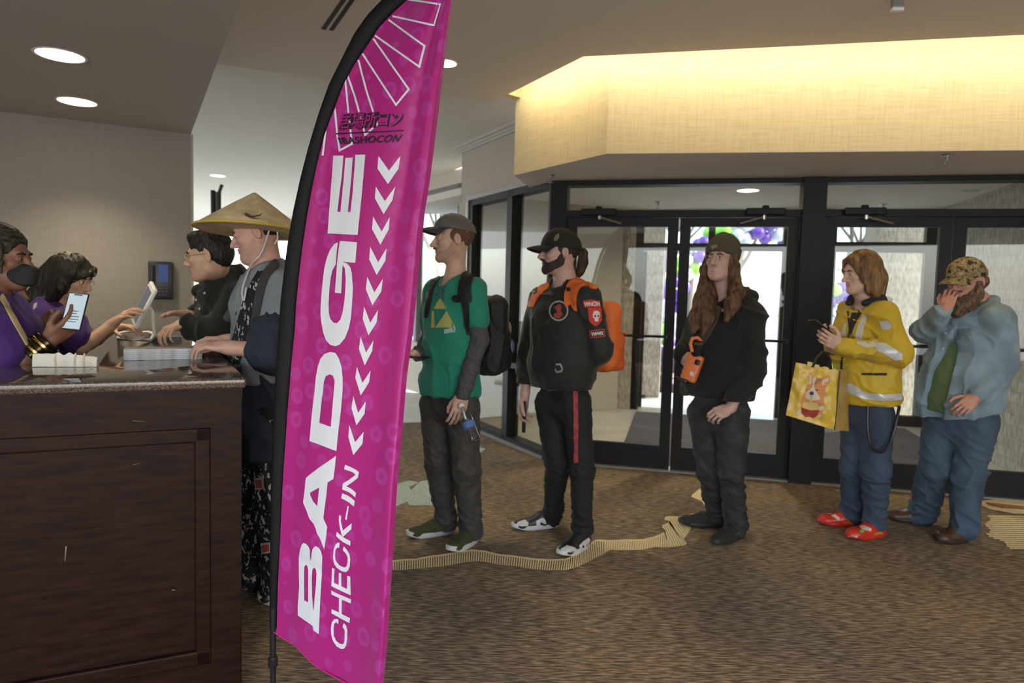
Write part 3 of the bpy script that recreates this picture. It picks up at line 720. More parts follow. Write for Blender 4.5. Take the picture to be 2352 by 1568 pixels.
# ------------------------------------------------------------------ carpet figures (flush woven colours)
M_cy = mat('woven_gold', (0.86, 0.70, 0.40), 0.95, var=0.15, vscale=90); M_ct = mat('woven_teal', (0.40, 0.50, 0.46), 0.95, var=0.2, vscale=60); M_co = mat('woven_rust', (0.30, 0.15, 0.06), 0.95, var=0.2, vscale=40)
def gp(x, y, z=0.0025): return G(x, y, z)
top = [(880, 1289), (920, 1284), (955, 1282), (985, 1276), (1020, 1272), (1050, 1266), (1085, 1261), (1115, 1264), (1145, 1272), (1180, 1275), (1220, 1281), (1260, 1284), (1300, 1282), (1330, 1270), (1350, 1252), (1368, 1238), (1400, 1240), (1440, 1238), (1475, 1238), (1505, 1231), (1525, 1222), (1528, 1212), (1520, 1206), (1535, 1200), (1540, 1192), (1525, 1189), (1530, 1185), (1560, 1186), (1588, 1180), (1620, 1175)]
bot = [(880, 1306), (920, 1309), (955, 1306), (985, 1303), (1020, 1300), (1050, 1294), (1085, 1288), (1115, 1290), (1145, 1296), (1180, 1299), (1220, 1306), (1260, 1309), (1300, 1309), (1330, 1300), (1360, 1285), (1392, 1268), (1400, 1262), (1440, 1263), (1475, 1262), (1505, 1256), (1545, 1256), (1575, 1252), (1578, 1246), (1570, 1238), (1578, 1228), (1585, 1216), (1590, 1208), (1610, 1206), (1625, 1202), (1640, 1198)]
def resample(pl, n):
    P = np.array(pl, float); s_ = np.concatenate([[0], np.cumsum(np.hypot(*np.diff(P, axis=0).T))]); t = np.linspace(0, s_[-1], n)
    return np.stack([np.interp(t, s_, P[:, 0]), np.interp(t, s_, P[:, 1])], 1)
NT = 150; T_ = resample(top, NT); B_ = resample(bot, NT)
m = MB()
for i in range(NT-1):
    a, b_ = T_[i], T_[i+1]
    m.add([gp(*a, .0032), gp(*b_, .0032), gp(b_[0]-1, b_[1]+4, .0032), gp(a[0]-1, a[1]+4, .0032)], [(0, 3, 2, 1)])
    fr_ = 0.60 if i < 95 else 0.8
    bb = lerp(B_[i], B_[i+1], fr_); tt = lerp(a, b_, fr_)
    m.add([gp(a[0], a[1]+2), gp(tt[0], tt[1]+2), gp(*bb), gp(*B_[i])], [(0, 3, 2, 1)])
struct(m.build('carpet_figure', [M_cy], fl))
def blob(px, mt, z=0.002):
    P = [G(x, y, z) for x, y in px]
    bm = MB(); bm.ext([p-V(0, 0, 0.002) for p in P], V(0, 0, 0.002)); return struct(bm.build('carpet_figure', [mt], fl))
blob([(905, 1112), (940, 1103), (962, 1107), (940, 1118), (948, 1130), (933, 1140), (938, 1150), (915, 1160), (880, 1168), (870, 1130)], M_ct)
blob([(1000, 1100), (1030, 1062), (1048, 1070), (1052, 1110), (1030, 1160), (940, 1160), (930, 1140), (950, 1120), (965, 1105)], M_ct, .0027)
blob([(1060, 1040), (1090, 1022), (1115, 1030), (1100, 1042), (1075, 1048)], M_ct)
blob([(1590, 1135), (1610, 1120), (1640, 1115), (1650, 1180), (1630, 1178), (1612, 1150), (1588, 1140)], M_cy)
m = MB()
for k in range(17):
    y = 1183+k*4.6; x0 = 2268+6*math.sin(k*1.1)+max(0, k-9)*8
    if k in (5, 6, 7): x0 += 0
    m.add([gp(x0, y), gp(2420, y+1.5), gp(2420, y+5.0), gp(x0+2, y+3.4)], [(0, 3, 2, 1)])
struct(m.build('carpet_figure', [M_cy], fl))
blob([(2248, 1150), (2290, 1146), (2352, 1152), (2420, 1160), (2420, 1182), (2330, 1178), (2275, 1168), (2255, 1160)], M_cy, 0.0015)
blob([(2262, 1152), (2300, 1156), (2352, 1162), (2352, 1170), (2300, 1166), (2270, 1160)], M_co, 0.0024)

# ------------------------------------------------------------------ reception counter
O = V(-0.894, 2.295, 0)
def K(a, c, z=0.0): return O+CE1*a+CE2*c+V(0, 0, z)      # a: to the left along the end panel, c: away along the counter
CT = 1.12; CW = 0.47; CL = 3.15; LEG = 2.2
ct = empty('reception_counter', K(0.2, 0.2), 'dark mahogany reception counter with polished granite top in the left foreground', 'counter')
outl = [K(0, 0), K(0, CL), K(CW, CL), K(CW, CW+0.08), K(LEG, CW+0.08), K(LEG, 0)]
def gtop():
    bm = bmesh.new(); vs = [bm.verts.new((p[0], p[1], CT-0.034)) for p in outl]; f = bm.faces.new(vs)
    r = bmesh.ops.extrude_face_region(bm, geom=[f]); ev = [x for x in r['geom'] if isinstance(x, bmesh.types.BMVert)]
    for v in ev: v.co.z = CT
    eds = [e for e in bm.edges if abs(e.verts[0].co.z-e.verts[1].co.z) < 1e-6 or True]
    bmesh.ops.bevel(bm, geom=eds, offset=0.011, segments=3, affect='EDGES', profile=0.6)
    bmesh.ops.recalc_face_normals(bm, faces=bm.faces)
    bm.verts.index_update(); o = mesh_np('granite_top', [tuple(v.co) for v in bm.verts], [tuple(x.index for x in f.verts) for f in bm.faces], [M_granite], ct, True, WORIG(ct)); bm.free()
    o.data.set_sharp_from_angle(angle=math.radians(30)); return o
gtop()
m = MB(); i_ = 0.012
m.prism([K(i_, i_)[:2], K(i_, CL)[:2], K(CW-i_, CL)[:2], K(CW-i_, CW+0.06)[:2], K(LEG, CW+0.06)[:2], K(LEG, i_)[:2]], CT-0.066, CT-0.034)
m.build('top_moulding', [M_wood], ct)
m = MB(); j = 0.03
m.prism([K(j, j)[:2], K(j, CL)[:2], K(CW-j, CL)[:2], K(CW-j, CW+0.03)[:2], K(LEG, CW+0.03)[:2], K(LEG, j)[:2]], 0.0, CT-0.066)
m.build('cabinet_body', [M_wood], ct)
def panel(a0, a1, face, name='raised_panel'):
    """frame bars and mouldings standing proud of the cabinet face"""
    m = MB()
    def bar(x0, x1, z0, z1, pr):
        if face == 'end': m.box(K((x0+x1)/2, j-pr/2, (z0+z1)/2), x1-x0, pr, z1-z0, CE1, CE2)
        else: m.box(K(j-pr/2, (x0+x1)/2, (z0+z1)/2), x1-x0, pr, z1-z0, CE2, CE1)
    bar(a0, a0+0.094, 0.0, 1.054, 0.016); bar(a1-0.094, a1, 0, 1.054, 0.016); bar(a0+0.094, a1-0.094, 0.955, 1.054, 0.016); bar(a0+0.094, a1-0.094, 0.0, 0.14, 0.016)
    st = m.build('panel_frame', [M_wood], ct)
    m = MB()
    def strip_(x0, x1, z0, z1, ho):
        pr = 0.022
        if face == 'end': m.box(K((x0+x1)/2, j-pr/2, (z0+z1)/2), x1-x0, pr, z1-z0, CE1, CE2, bev=0.006)
        else: m.box(K(j-pr/2, (x0+x1)/2, (z0+z1)/2), x1-x0, pr, z1-z0, CE2, CE1, bev=0.006)
    strip_(a0+0.094, a0+0.142, 0.14, 0.955, 0); strip_(a1-0.142, a1-0.094, 0.14, 0.955, 0); strip_(a0+0.094, a1-0.094, 0.907, 0.955, 1); strip_(a0+0.094, a1-0.094, 0.14, 0.19, 1)
    m.build('panel_moulding', [M_wood], ct)
panel(j-0.012, 1.5, 'end'); panel(j-0.012, 1.6, 'side'); panel(1.6, 3.1, 'side')
for (x, y, dx, dy, w_) in ((152, 1254, -3, 34, 3), (480, 1012, 22, -7, 1.5), (305, 966, 30, 2, 1.2), (395, 1354, 8, 1, 2.5), (305, 1067, 18, -4, 1)):
    pn = CE2; p0 = on_plane(K(0, 0.024), CE2, x, y); p1 = on_plane(K(0, 0.024), CE2, x+dx, y+dy)
    s_ = nrm(np.cross(p1-p0, CE2))*0.0007*w_; o_ = -CE2*0.012
    MB().ext([p0-s_+o_*0, p1-s_*0.3, p1+s_*0.3, p0+s_], -CE2*0.0012).build('scratch', [mat('bare_wood_scratch', (0.20, 0.15, 0.12), 0.7)], ct)

# unseen lobby walls added to keep sun out; long rear opening made up for fill
struct(MB().prism([(6.2, -4), (6.35, -4), (6.35, 4.3), (6.2, 4.3)], 0, 3.4).build('wall_right', [M_wallb]))
struct(MB().prism([(6.2, 3.7), (6.35, 3.7), W(4.2, 3.4)[:2], W(4.12, 0.0)[:2]], 0, 3.4).build('wall_right', [M_wallb]))
struct(MB().prism([(-6.1, -4), (-6, -4), (-6, 3.2), (-6.1, 3.2)], 0, 3.0).build('wall_left', [M_wallb]))
m = MB(); m.prism([(-6, -4.15), (6.2, -4.15), (6.2, -4), (-6, -4)], 0, 0.5); m.prism([(-6, -4.15), (6.2, -4.15), (6.2, -4), (-6, -4)], 2.6, 3.0); m.prism([(-6, -4.15), (-5.4, -4.15), (-5.4, -4), (-6, -4)], 0.5, 2.6); m.prism([(5.7, -4.15), (6.2, -4.15), (6.2, -4), (5.7, -4)], 0.5, 2.6)
struct(m.build('wall_rear', [M_wallb]))
# outdoors: pavement, canopy, street side
M_asph = mat('asphalt', (0.30, 0.30, 0.31), 0.9, var=0.1, vscale=3)
pv = MB().prism([W(-8, 3.5)[:2], W(14, 3.5)[:2], W(14, 12)[:2], W(-14, 12)[:2], W(-14, 3.5)[:2]], -0.25, -0.12); struct(pv.build('pavement', [M_conc]))
struct(MB().prism([W(-60, 12)[:2], W(60, 12)[:2], W(60, 70)[:2], W(-60, 70)[:2]], -0.3, -0.16).build('road', [M_asph]))
struct(MB().prism([(-4.5, 16.5), (-0.6, 9.2), W(-2.0, 3.4)[:2], W(-8, 3.5)[:2], (-14, 30)], -0.25, -0.13).build('pavement', [M_conc]))
m = MB().prism([W(-2.2, 3.4)[:2], W(6, 3.4)[:2], W(6, 6.4)[:2], W(-2.2, 6.4)[:2]], 3.0, 3.3); struct(m.build('canopy_roof', [M_ceil2]))
struct(MB().prism([W(0.30, 5.2)[:2], W(0.85, 5.2)[:2], W(0.85, 5.7)[:2], W(0.30, 5.7)[:2]], -0.12, 3.0).build('pillar_1', [M_brick]))
struct(MB().prism([W(3.62, 4.2)[:2], W(4.3, 4.2)[:2], W(4.3, 4.9)[:2], W(3.62, 4.9)[:2]], -0.12, 3.0).build('pillar_2', [M_brick]))
# ================================================================== feather flag
def fabric_mat():
    m = bpy.data.materials.new('magenta_satin'); m.use_nodes = True; nt = m.node_tree; b = nt.nodes['Principled BSDF']
    b.inputs['Roughness'].default_value = 0.42; b.inputs['Sheen Weight'].default_value = 0.35; b.inputs['Specular IOR Level'].default_value = 0.35
    b.inputs['Sheen Tint'].default_value = (1, 0.5, 0.9, 1)
    tc = nt.nodes.new('ShaderNodeTexCoord'); mp = nt.nodes.new('ShaderNodeMapping'); mp.inputs['Scale'].default_value = (16, 0, 13.5); mp.inputs['Rotation'].default_value = (0, math.radians(12), 0)
    vo = nt.nodes.new('ShaderNodeTexVoronoi'); vo.voronoi_dimensions = '3D'; vo.inputs['Scale'].default_value = 1.0; vo.inputs['Randomness'].default_value = 0.45
    nt.links.new(tc.outputs['Object'], mp.inputs[0]); nt.links.new(mp.outputs[0], vo.inputs['Vector'])
    r = nt.nodes.new('ShaderNodeValToRGB'); r.color_ramp.interpolation = 'EASE'; e = r.color_ramp.elements
    e[0].position = 0.10; e[0].color = (0.25, 0.25, 0.25, 1); e[1].position = 0.42; e[1].color = (0, 0, 0, 1)
    x = e.new(0.17); x.color = (0.25, 0.25, 0.25, 1); x = e.new(0.22); x.color = (1, 1, 1, 1); x = e.new(0.34); x.color = (1, 1, 1, 1); x = e.new(0.38); x.color = (0, 0, 0, 1)
    nt.links.new(vo.outputs['Distance'], r.inputs[0])
    n = nt.nodes.new('ShaderNodeTexNoise'); n.inputs['Scale'].default_value = 5; nt.links.new(tc.outputs['Object'], n.inputs['Vector'])
    mu = nt.nodes.new('ShaderNodeMath'); mu.operation = 'MULTIPLY'; nt.links.new(r.outputs[0], mu.inputs[0]); nt.links.new(n.outputs['Fac'], mu.inputs[1])
    mx = nt.nodes.new('ShaderNodeMix'); mx.data_type = 'RGBA'; mx.inputs['A'].default_value = (0.375, 0.009, 0.185, 1); mx.inputs['B'].default_value = (0.42, 0.05, 0.34, 1)
    nt.links.new(mu.outputs[0], mx.inputs['Factor']); nt.links.new(mx.outputs['Result'], b.inputs['Base Color'])
    return m
M_fab = fabric_mat(); M_sleeve = mat('black_flag_sleeve', (0.006, 0.006, 0.007), 0.6, bump=0.2, bscale=500, spec=0.2)
M_print = mat('white_print', (0.66, 0.69, 0.76), 0.6); M_printk = mat('black_print', (0.012, 0.008, 0.016), 0.6); M_printm = mat('magenta_print', (0.375, 0.009, 0.19), 0.5)
LI = [(1056, -92), (1010, -52), (972, -28), (935, 0), (901, 31), (871, 63), (842, 107), (813, 150), (789, 194), (765, 257), (745, 310), (728, 378), (716, 436), (704, 504), (694, 572), (687, 630), (680, 703), (677, 760), (669, 837), (659, 966), (650, 1095), (644, 1224), (638, 1353), (635, 1470)]
LO = [(1050, -125), (990, -90), (930, -45), (876, 0), (842, 36), (813, 78), (784, 136), (755, 194), (731, 262), (709, 334), (690, 407), (673, 485), (662, 548), (653, 616), (645, 684), (639, 760), (630, 900), (625, 1020), (622, 1121), (620, 1275), (619, 1440)]
RE = [(1058, -92), (1050, -50), (1039, 0), (1031, 63), (1022, 136), (1012, 218), (1000, 315), (988, 412), (976, 485), (968, 557), (959, 655), (949, 760), (935, 863), (924, 992), (912, 1121), (904, 1250), (898, 1348), (889, 1482), (881, 1568), (876, 1640)]
BE = [(630, 1452), (677, 1481), (718, 1523), (739, 1538), (793, 1568), (840, 1598), (890, 1622)]
def icurve(pl, y): P = np.array(pl, float); return np.interp(y, P[:, 1], P[:, 0])
def fdepth(y): return float(np.interp(y, [-100, 400, 900, 1500], [0.13, 0.15, 0.20, 0.25]))
YP = 2.15
flag = empty('feather_flag', at(628, 1568, YP)*V(1, 1, 0), 'tall magenta feather flag with white lettering on a black pole', 'flag')
NU, NVV = 64, 230
vs = []
for j in range(NVV+1):
    for i in range(NU+1):
        u = i/NU
        # bottom edge at this fraction across
        yb = 1452+0.0; xb = lerp(635, 878, u); yb = np.interp(xb, [p[0] for p in BE], [p[1] for p in BE])
        y = lerp(-92, yb, (j/NVV)); xl = icurve(LI, y); xr = icurve(RE, y); x = lerp(xl, xr, u)
        wave = 0.010*math.sin(u*7.5+y*0.0016+0.6)*min(1, u*3)+0.014*math.exp(-((u-0.80)/0.07)**2)*(1 if y < 420 else max(0, 1-(y-420)/250))
        wave += 0.012*math.exp(-((u-0.90-0.00004*(y-900))/0.06)**2)*(-1)
        wave += 0.05*max(0, u-0.955)/0.045*0.6
        wave += 0.004*math.exp(-((u-0.1)/0.05)**2)-0.003*math.exp(-((u-0.2)/0.04)**2)
        for (yc, sl, w_, a_) in ((452, 8, 5, 0.0016), (735, 45, 5, 0.0018), (965, 60, 9, 0.003), (172, 10, 5, 0.0015), (1315, 150, 10, 0.005)):
            dd_ = (y-(yc+sl*(u-0.4)))/w_; wave += a_*math.exp(-dd_*dd_)
        wave += 0.004*math.sin((x*0.9-y*0.35)/26.0)*math.exp(-((y-1330)/110)**2)*u
        wave += 0.0035*math.sin((x+y*0.6)/17.0)*math.exp(-((y-500)/70)**2)*math.exp(-((u-0.85)/0.12)**2)
        vs.append(at(x, y, YP-u*fdepth(y)-0.012+wave))
fs = [(j*(NU+1)+i, (j+1)*(NU+1)+i, (j+1)*(NU+1)+i+1, j*(NU+1)+i+1) for j in range(NVV) for i in range(NU)]
fab = mesh_np('fabric', vs, np.array(fs), [M_fab], flag, True, WORIG(flag))
# sleeve: flattened tube between its two seams
ys = np.concatenate([np.linspace(-108, 200, 40), np.linspace(215, 1440, 60)]); sv = []; SEG = 14
for y in ys:
    po = at(icurve(LO, y), y, YP); pi = at(icurve(LI, min(y, 1470))+(2 if y < 1300 else 0), y, YP)
    c = (po+pi)/2; a = (pi-po)/2; d = V(0, 1, 0)*max(0.009, min(0.014, np.linalg.norm(a)*0.5))
    for k in range(SEG):
        an = 2*math.pi*k/SEG; sv.append(c+a*math.cos(an)+d*math.sin(an)*(1+0.15*math.sin(y*0.03)))
n = len(ys); fs = [(i*SEG+k, i*SEG+(k+1) % SEG, (i+1)*SEG+(k+1) % SEG, (i+1)*SEG+k) for i in range(n-1) for k in range(SEG)]
sl = mesh_np('pole_sleeve', sv, np.array(fs), [M_sleeve], flag, True, WORIG(flag))
pb = at(627, 1430, YP); pe = pb.copy(); pe = at(627, 1560, YP); pd = nrm(pe-pb); p0 = pb-pd*0.05; p1 = pb+pd*(pb[2]/abs(pd[2]))
m = MB(); m.tube([p0, lerp(p0, p1, 0.5), p1], 0.0095, 14)
rg = at(627, 1530, YP); m.lathe(rg, [(0.0135, 0), (0.015, 0.004), (0.015, 0.03), (0.0115, 0.034)], axis=(0, 0, 1), seg=18)
m.build('pole', [M_blk], flag, smooth=True)
m = MB(); m.lathe(V(p1[0], p1[1], 0.0), [(0.13, 0.001), (0.13, 0.012), (0.05, 0.02), (0.016, 0.06)], seg=28); m.build('base', [M_blk], flag, smooth=True)
FB = bvh_of(fab)
def cA(pts): return [(660+x/5.2267, 340+y/5.2267) for x, y in pts]
def cB(pts): return [(660+x/5.2267, 600+y/5.2267) for x, y in pts]
def cC(pts): return [(640+x/5.2267, 860+y/5.2267) for x, y in pts]
def cD(pts): return [(640+x/6.5333, 1040+y/6.5333) for x, y in pts]
def cE(pts): return [(640+x/6.0308, 1230+y/6.0308) for x, y in pts]
def cF(pts): return [(720+x/4.3545, y/4.3545) for x, y in pts]
def BC(pts): return cC([(x, y) for x, y in pts])
BADGE = [
 [cA([(557, 92), (676, 92), (658, 330), (628, 560), (605, 765), (642, 766), (660, 580), (680, 380), (700, 120), (788, 116), (775, 330), (750, 580), (730, 767), (762, 768), (785, 560), (800, 380), (822, 82), (940, 80), (895, 580), (847, 1043), (487, 1024), (520, 580)])],
 [cB([(612, -229), (570, -209), (520, -144), (480, -49), (450, 71), (435, 180), (420, 330), (408, 480), (402, 620), (410, 720), (435, 860), (470, 950), (520, 1003), (585, 1018), (630, 1000), (690, 930), (740, 810), (765, 690), (780, 520), (790, 330), (782, 209), (778, 141), (760, 71), (720, 26), (672, 9), (672, 46), (695, 91), (705, 209), (700, 330), (690, 460), (670, 600), (640, 700), (600, 742), (560, 738), (520, 690), (502, 610), (500, 500), (510, 330), (525, 200), (545, 110), (585, 38), (595, -100)])],
 [cB([(635, -244), (840, -228), (820, 18), (671, 6), (671, 50), (665, 80), (650, 385), (575, 375), (590, 180), (603, 0), (618, -130)])],
 [cB([(330, 1568), (345, 1400), (370, 1260), (400, 1170), (450, 1110), (520, 1087), (580, 1098), (620, 1160), (655, 1270), (668, 1400), (668, 1500), (667, 1560), (645, 1809), (620, 1999), (592, 2276), (270, 2154), (290, 1919), (315, 1689)]),
  cB([(432, 1568), (442, 1450), (465, 1380), (510, 1355), (550, 1370), (572, 1430), (570, 1480), (550, 1689), (525, 1986), (388, 1937), (420, 1639)])],
 [cD([(865, 42), (850, 210), (827, 388), (740, 440), (720, 640), (675, 975), (733, 1105), (715, 1270), (688, 1445), (630, 1290), (578, 1200), (560, 1130), (530, 1060), (470, 990), (425, 870), (372, 740), (395, 560), (413, 375), (470, 325), (600, 225), (740, 130)]), cD([(613, 517), (475, 595), (480, 630), (520, 720), (585, 795)])],
 [cE([(270, 1100), (270, 970), (290, 700), (285, 500), (285, 300), (300, 200), (325, 120), (350, 97), (385, 110), (420, 150), (437, 195), (440, 300), (447, 340), (455, 320), (462, 240), (475, 185), (500, 150), (525, 143), (560, 165), (590, 210), (610, 290), (602, 550), (580, 900), (560, 1360), (490, 1310), (475, 1245), (440, 1220)]), cE([(360, 890), (358, 560), (360, 430), (380, 395), (400, 410), (415, 470), (415, 920)]), cE([(485, 1020), (470, 850), (465, 600), (472, 470), (495, 437), (520, 460), (530, 530), (520, 700), (500, 900), (492, 1020)])],
]
CHECK = [[cD([(1000, 175), (1100, 215), (1165, 250), (1210, 285), (1195, 370), (1120, 430), (1020, 498), (1060, 515), (1120, 555), (1165, 595), (1157, 665), (1080, 600), (1020, 570), (958, 545), (968, 455), (1060, 400), (1160, 325), (1120, 290), (1060, 265), (988, 243)])],
 [cD([(958, 603), (1040, 635), (1100, 675), (1148, 720), (1133, 800), (1060, 740), (1000, 705), (945, 678)])], [cD([(1040, 790), (1058, 800), (1025, 1005), (1002, 990)])],
 [cD([(875, 1178), (930, 1225), (1000, 1275), (1083, 1320), (1080, 1390), (980, 1340), (920, 1295), (868, 1245)])], [cD([(912, 930), (943, 942), (938, 1020), (970, 1160), (1100, 1050), (1097, 1140), (975, 1252), (950, 1230), (920, 1100), (908, 1010)])],
 [cE([(850, 98), (840, 165), (815, 162), (790, 200), (785, 280), (800, 350), (850, 410), (910, 435), (945, 425), (960, 370), (960, 300), (940, 250), (895, 200), (905, 145), (950, 190), (985, 250), (998, 320), (990, 420), (965, 480), (930, 502), (870, 485), (810, 440), (775, 390), (757, 310), (765, 200), (790, 120), (825, 90)])],
 [cE([(743, 442), (780, 455), (770, 650), (835, 680), (838, 510), (873, 517), (873, 697), (950, 737), (955, 550), (998, 565), (1003, 822), (900, 775), (735, 695)])],
 [cE([(735, 752), (800, 790), (1008, 877), (1005, 935), (880, 883), (878, 1080), (995, 1138), (985, 1207), (860, 1140), (735, 1070), (738, 1013), (840, 1058), (842, 860), (735, 810)])],
 [cE([(832, 1155), (832, 1220), (800, 1195), (775, 1215), (765, 1290), (770, 1380), (800, 1450), (850, 1490), (895, 1498), (915, 1470), (920, 1380), (918, 1300), (890, 1260), (905, 1205), (940, 1240), (958, 1310), (955, 1430), (940, 1520), (910, 1560), (870, 1565), (810, 1530), (760, 1460), (735, 1380), (728, 1290), (740, 1200), (770, 1155), (800, 1147)])]]
CHEV = [cA([(1097, 95), (1222, 272), (1358, 95), (1335, 250), (1210, 433), (1085, 248)]), cA([(1065, 462), (1172, 637), (1298, 462), (1262, 625), (1158, 795), (1055, 605)]), cA([(1032, 822), (1135, 1002), (1230, 827), (1220, 975), (1120, 1160), (1020, 975)]), cA([(998, 1185), (1093, 1370), (1193, 1203), (1180, 1352), (1075, 1523), (985, 1335)]), cB([(963, 185), (1047, 373), (1150, 210), (1132, 360), (1024, 528), (945, 335)]), cB([(925, 545), (1000, 735), (1093, 580), (1075, 735), (977, 888), (908, 690)]), cB([(883, 903), (948, 1095), (1037, 948), (1022, 1075), (932, 1250), (863, 1050)]), cB([(838, 1265), (905, 1457), (1003, 1312), (985, 1450), (885, 1609), (820, 1400)]), cC([(900, 258), (958, 458), (1050, 320), (1035, 470), (938, 608), (878, 400)]), cC([(852, 605), (922, 810), (1025, 685), (1010, 830), (900, 965), (840, 745)])]
def stroke(pl, w, closed=False):
    out_ = []
    P = [np.array(p, float) for p in pl]
    if closed: P.append(P[0])
    for a, b in zip(P[:-1], P[1:]):
        d = nrm(b-a); nn = np.array([-d[1], d[0]])*w/2; out_.append([[tuple(a-nn-d*w/2), tuple(b-nn+d*w/2), tuple(b+nn+d*w/2), tuple(a+nn-d*w/2)]])
    return out_
RAYS = []
for pl in ([(925, -4), (1268, 45), (1205, 255), (768, 160)], [(735, 188), (1110, 460), (1058, 668), (600, 345)], [(588, 370), (955, 895), (828, 1050), (480, 520)], [(445, 578), (530, 900), (640, 1245), (520, 1350), (500, 1270), (415, 960), (345, 765)], [(320, 805), (350, 1100), (388, 1440), (265, 1505), (240, 1350), (213, 1055)], [(125, 1310), (95, 1545), (62, 1553)]):
    RAYS += stroke(cF(pl), 4.4)
lay('ray_outlines', [(q, 0) for q in RAYS], FB, [M_print], flag, off=0.0016, step=8)
lay('lettering', [(q, 0) for q in BADGE+CHECK], FB, [M_print], flag, off=0.0016, step=7)
for c in CHEV: lay('chevron_arrow', [([c], 0)], FB, [M_print], flag, off=0.0016, step=7)
def bold_text(name, text, quad, bvh, m, parent, off, grow, shear=0.0, maxd=0.25):
    cu = bpy.data.curves.new('word', 'FONT'); cu.body = text; cu.offset = grow; cu.shear = shear
    ob = bpy.data.objects.new('word', cu); COL.objects.link(ob); dg = bpy.context.evaluated_depsgraph_get(); dg.update(); me = bpy.data.meshes.new_from_object(ob.evaluated_get(dg)); bpy.data.objects.remove(ob)
    A = np.array([(p.co.x, p.co.y) for p in me.vertices]); f = [tuple(p.vertices) for p in me.polygons]; bpy.data.meshes.remove(me)
    lo = A.min(0); hi = A.max(0); uv = (A-lo)/(hi-lo); q = [np.array(p, float) for p in quad]; P = []
    for u, w in uv:
        x, y = (1-u)*(1-w)*q[0]+u*(1-w)*q[1]+u*w*q[2]+(1-u)*w*q[3]; d = ray(x, y); h = bvh.ray_cast(Vector(CAMP), Vector(nrm(d)))
        if h[0] is None:
            P.append(P[-1] if P else at(x, y, 3.0)); continue
        n = np.array(h[1]); n = -n if n@d > 0 else n; P.append(np.array(h[0])+n*off)
    o = MB(); o.add(P, f, 0); return o.build_raw(name, [m], parent, False)
JQ = cF([(250, 1302), (880, 1272), (905, 1096), (285, 1135)]); J2 = [(x-0.8, y-1.2) for x, y in JQ]
bold_text('emblem_characters', '居場所コン', [(x+1.5, y+1.5) for x, y in JQ], FB, M_printk, flag, 0.0026, 0.075, 0.0)
bold_text('emblem_inlay', '居場所コン', J2, FB, M_printm, flag, 0.0036, 0.006, 0.0)
lay('emblem_rule', [([cF([(232, 1334), (905, 1300), (907, 1312), (233, 1347)])], 0)], FB, [M_printk], flag, off=0.003, step=8)
EN = MB()
for dx, dy in ((-1.0, 0), (1.0, 0), (0, -.5), (0, .5), (0, 0)):
    cu = bpy.data.curves.new('word', 'FONT'); cu.body = 'IBASHOCON'; cu.space_character = 1.12
    ob = bpy.data.objects.new('word', cu); COL.objects.link(ob); dg = bpy.context.evaluated_depsgraph_get(); dg.update(); me = bpy.data.meshes.new_from_object(ob.evaluated_get(dg)); bpy.data.objects.remove(ob)
    A = np.array([(p.co.x, p.co.y) for p in me.vertices]); f = [tuple(p.vertices) for p in me.polygons]; bpy.data.meshes.remove(me); lo = A.min(0); hi = A.max(0); Q = [np.array(p) for p in cF([(280, 1442), (845, 1418), (892, 1346), (250, 1380)])]; P = []
    for u, w in (A-lo)/(hi-lo):
        x, y = (1-u)*(1-w)*Q[0]+u*(1-w)*Q[1]+u*w*Q[2]+(1-u)*w*Q[3]+np.array([dx, dy]); h = FB.ray_cast(Vector(CAMP), Vector(nrm(ray(x, y)))); n = np.array(h[1]); n = -n if n@ray(x, y) > 0 else n; P.append(np.array(h[0])+n*(.003+.0001*(dx+2*dy)))
    EN.add(P, f, 0)
EN.build_raw('emblem_name', [M_printk], flag, False)
# stitched hem along the slanted foot
m = MB(); m.tube([at(x, y, YP-((x-635)/243)*fdepth(y)-0.012) for x, y in BE], 0.0022, 8); m.build('hem', [mat('pink_hem', (0.50, 0.02, 0.22), 0.6)], flag, smooth=True)
# ================================================================== people
HB, HC = 0.0036, 0.0075     # grid of bodies and of clothes
class Fig:
    """a person: joints are given where the photograph shows them, with the distance that follows from the stance"""
    def __init__(s, Y0, phi, base):
        a = math.radians(phi); s.Y0 = Y0; s.f = V(-math.cos(a), -math.sin(a), 0); s.l = V(math.sin(a), -math.cos(a), 0); s.base = V(base[0], base[1], 0 if len(base) < 3 else base[2]); s.J = {}
    def at(s, px, py, side=0.0, fwd=0.0): return at(px, py, s.Y0+side*s.l[1]+fwd*s.f[1])
    def set(s, **k):
        for n, v in k.items(): s.J[n] = s.at(*v) if not isinstance(v, np.ndarray) else v
        return s
    def __getitem__(s, n): return s.J[n]
    def torso(s, S, prof, k=0.05, lo='pel', hi='nk'):
        a, b = s[lo], s[hi]
        P = [(lerp(a, b, t)+s.f*fo, hw, hd) for t, hw, hd, fo in prof]
        for (c0, w0, d0), (c1, w1, d1) in zip(P[:-1], P[1:]): S.lcone(c0, c1, s.l, (w0, d0), (w1, d1), k)
        return S
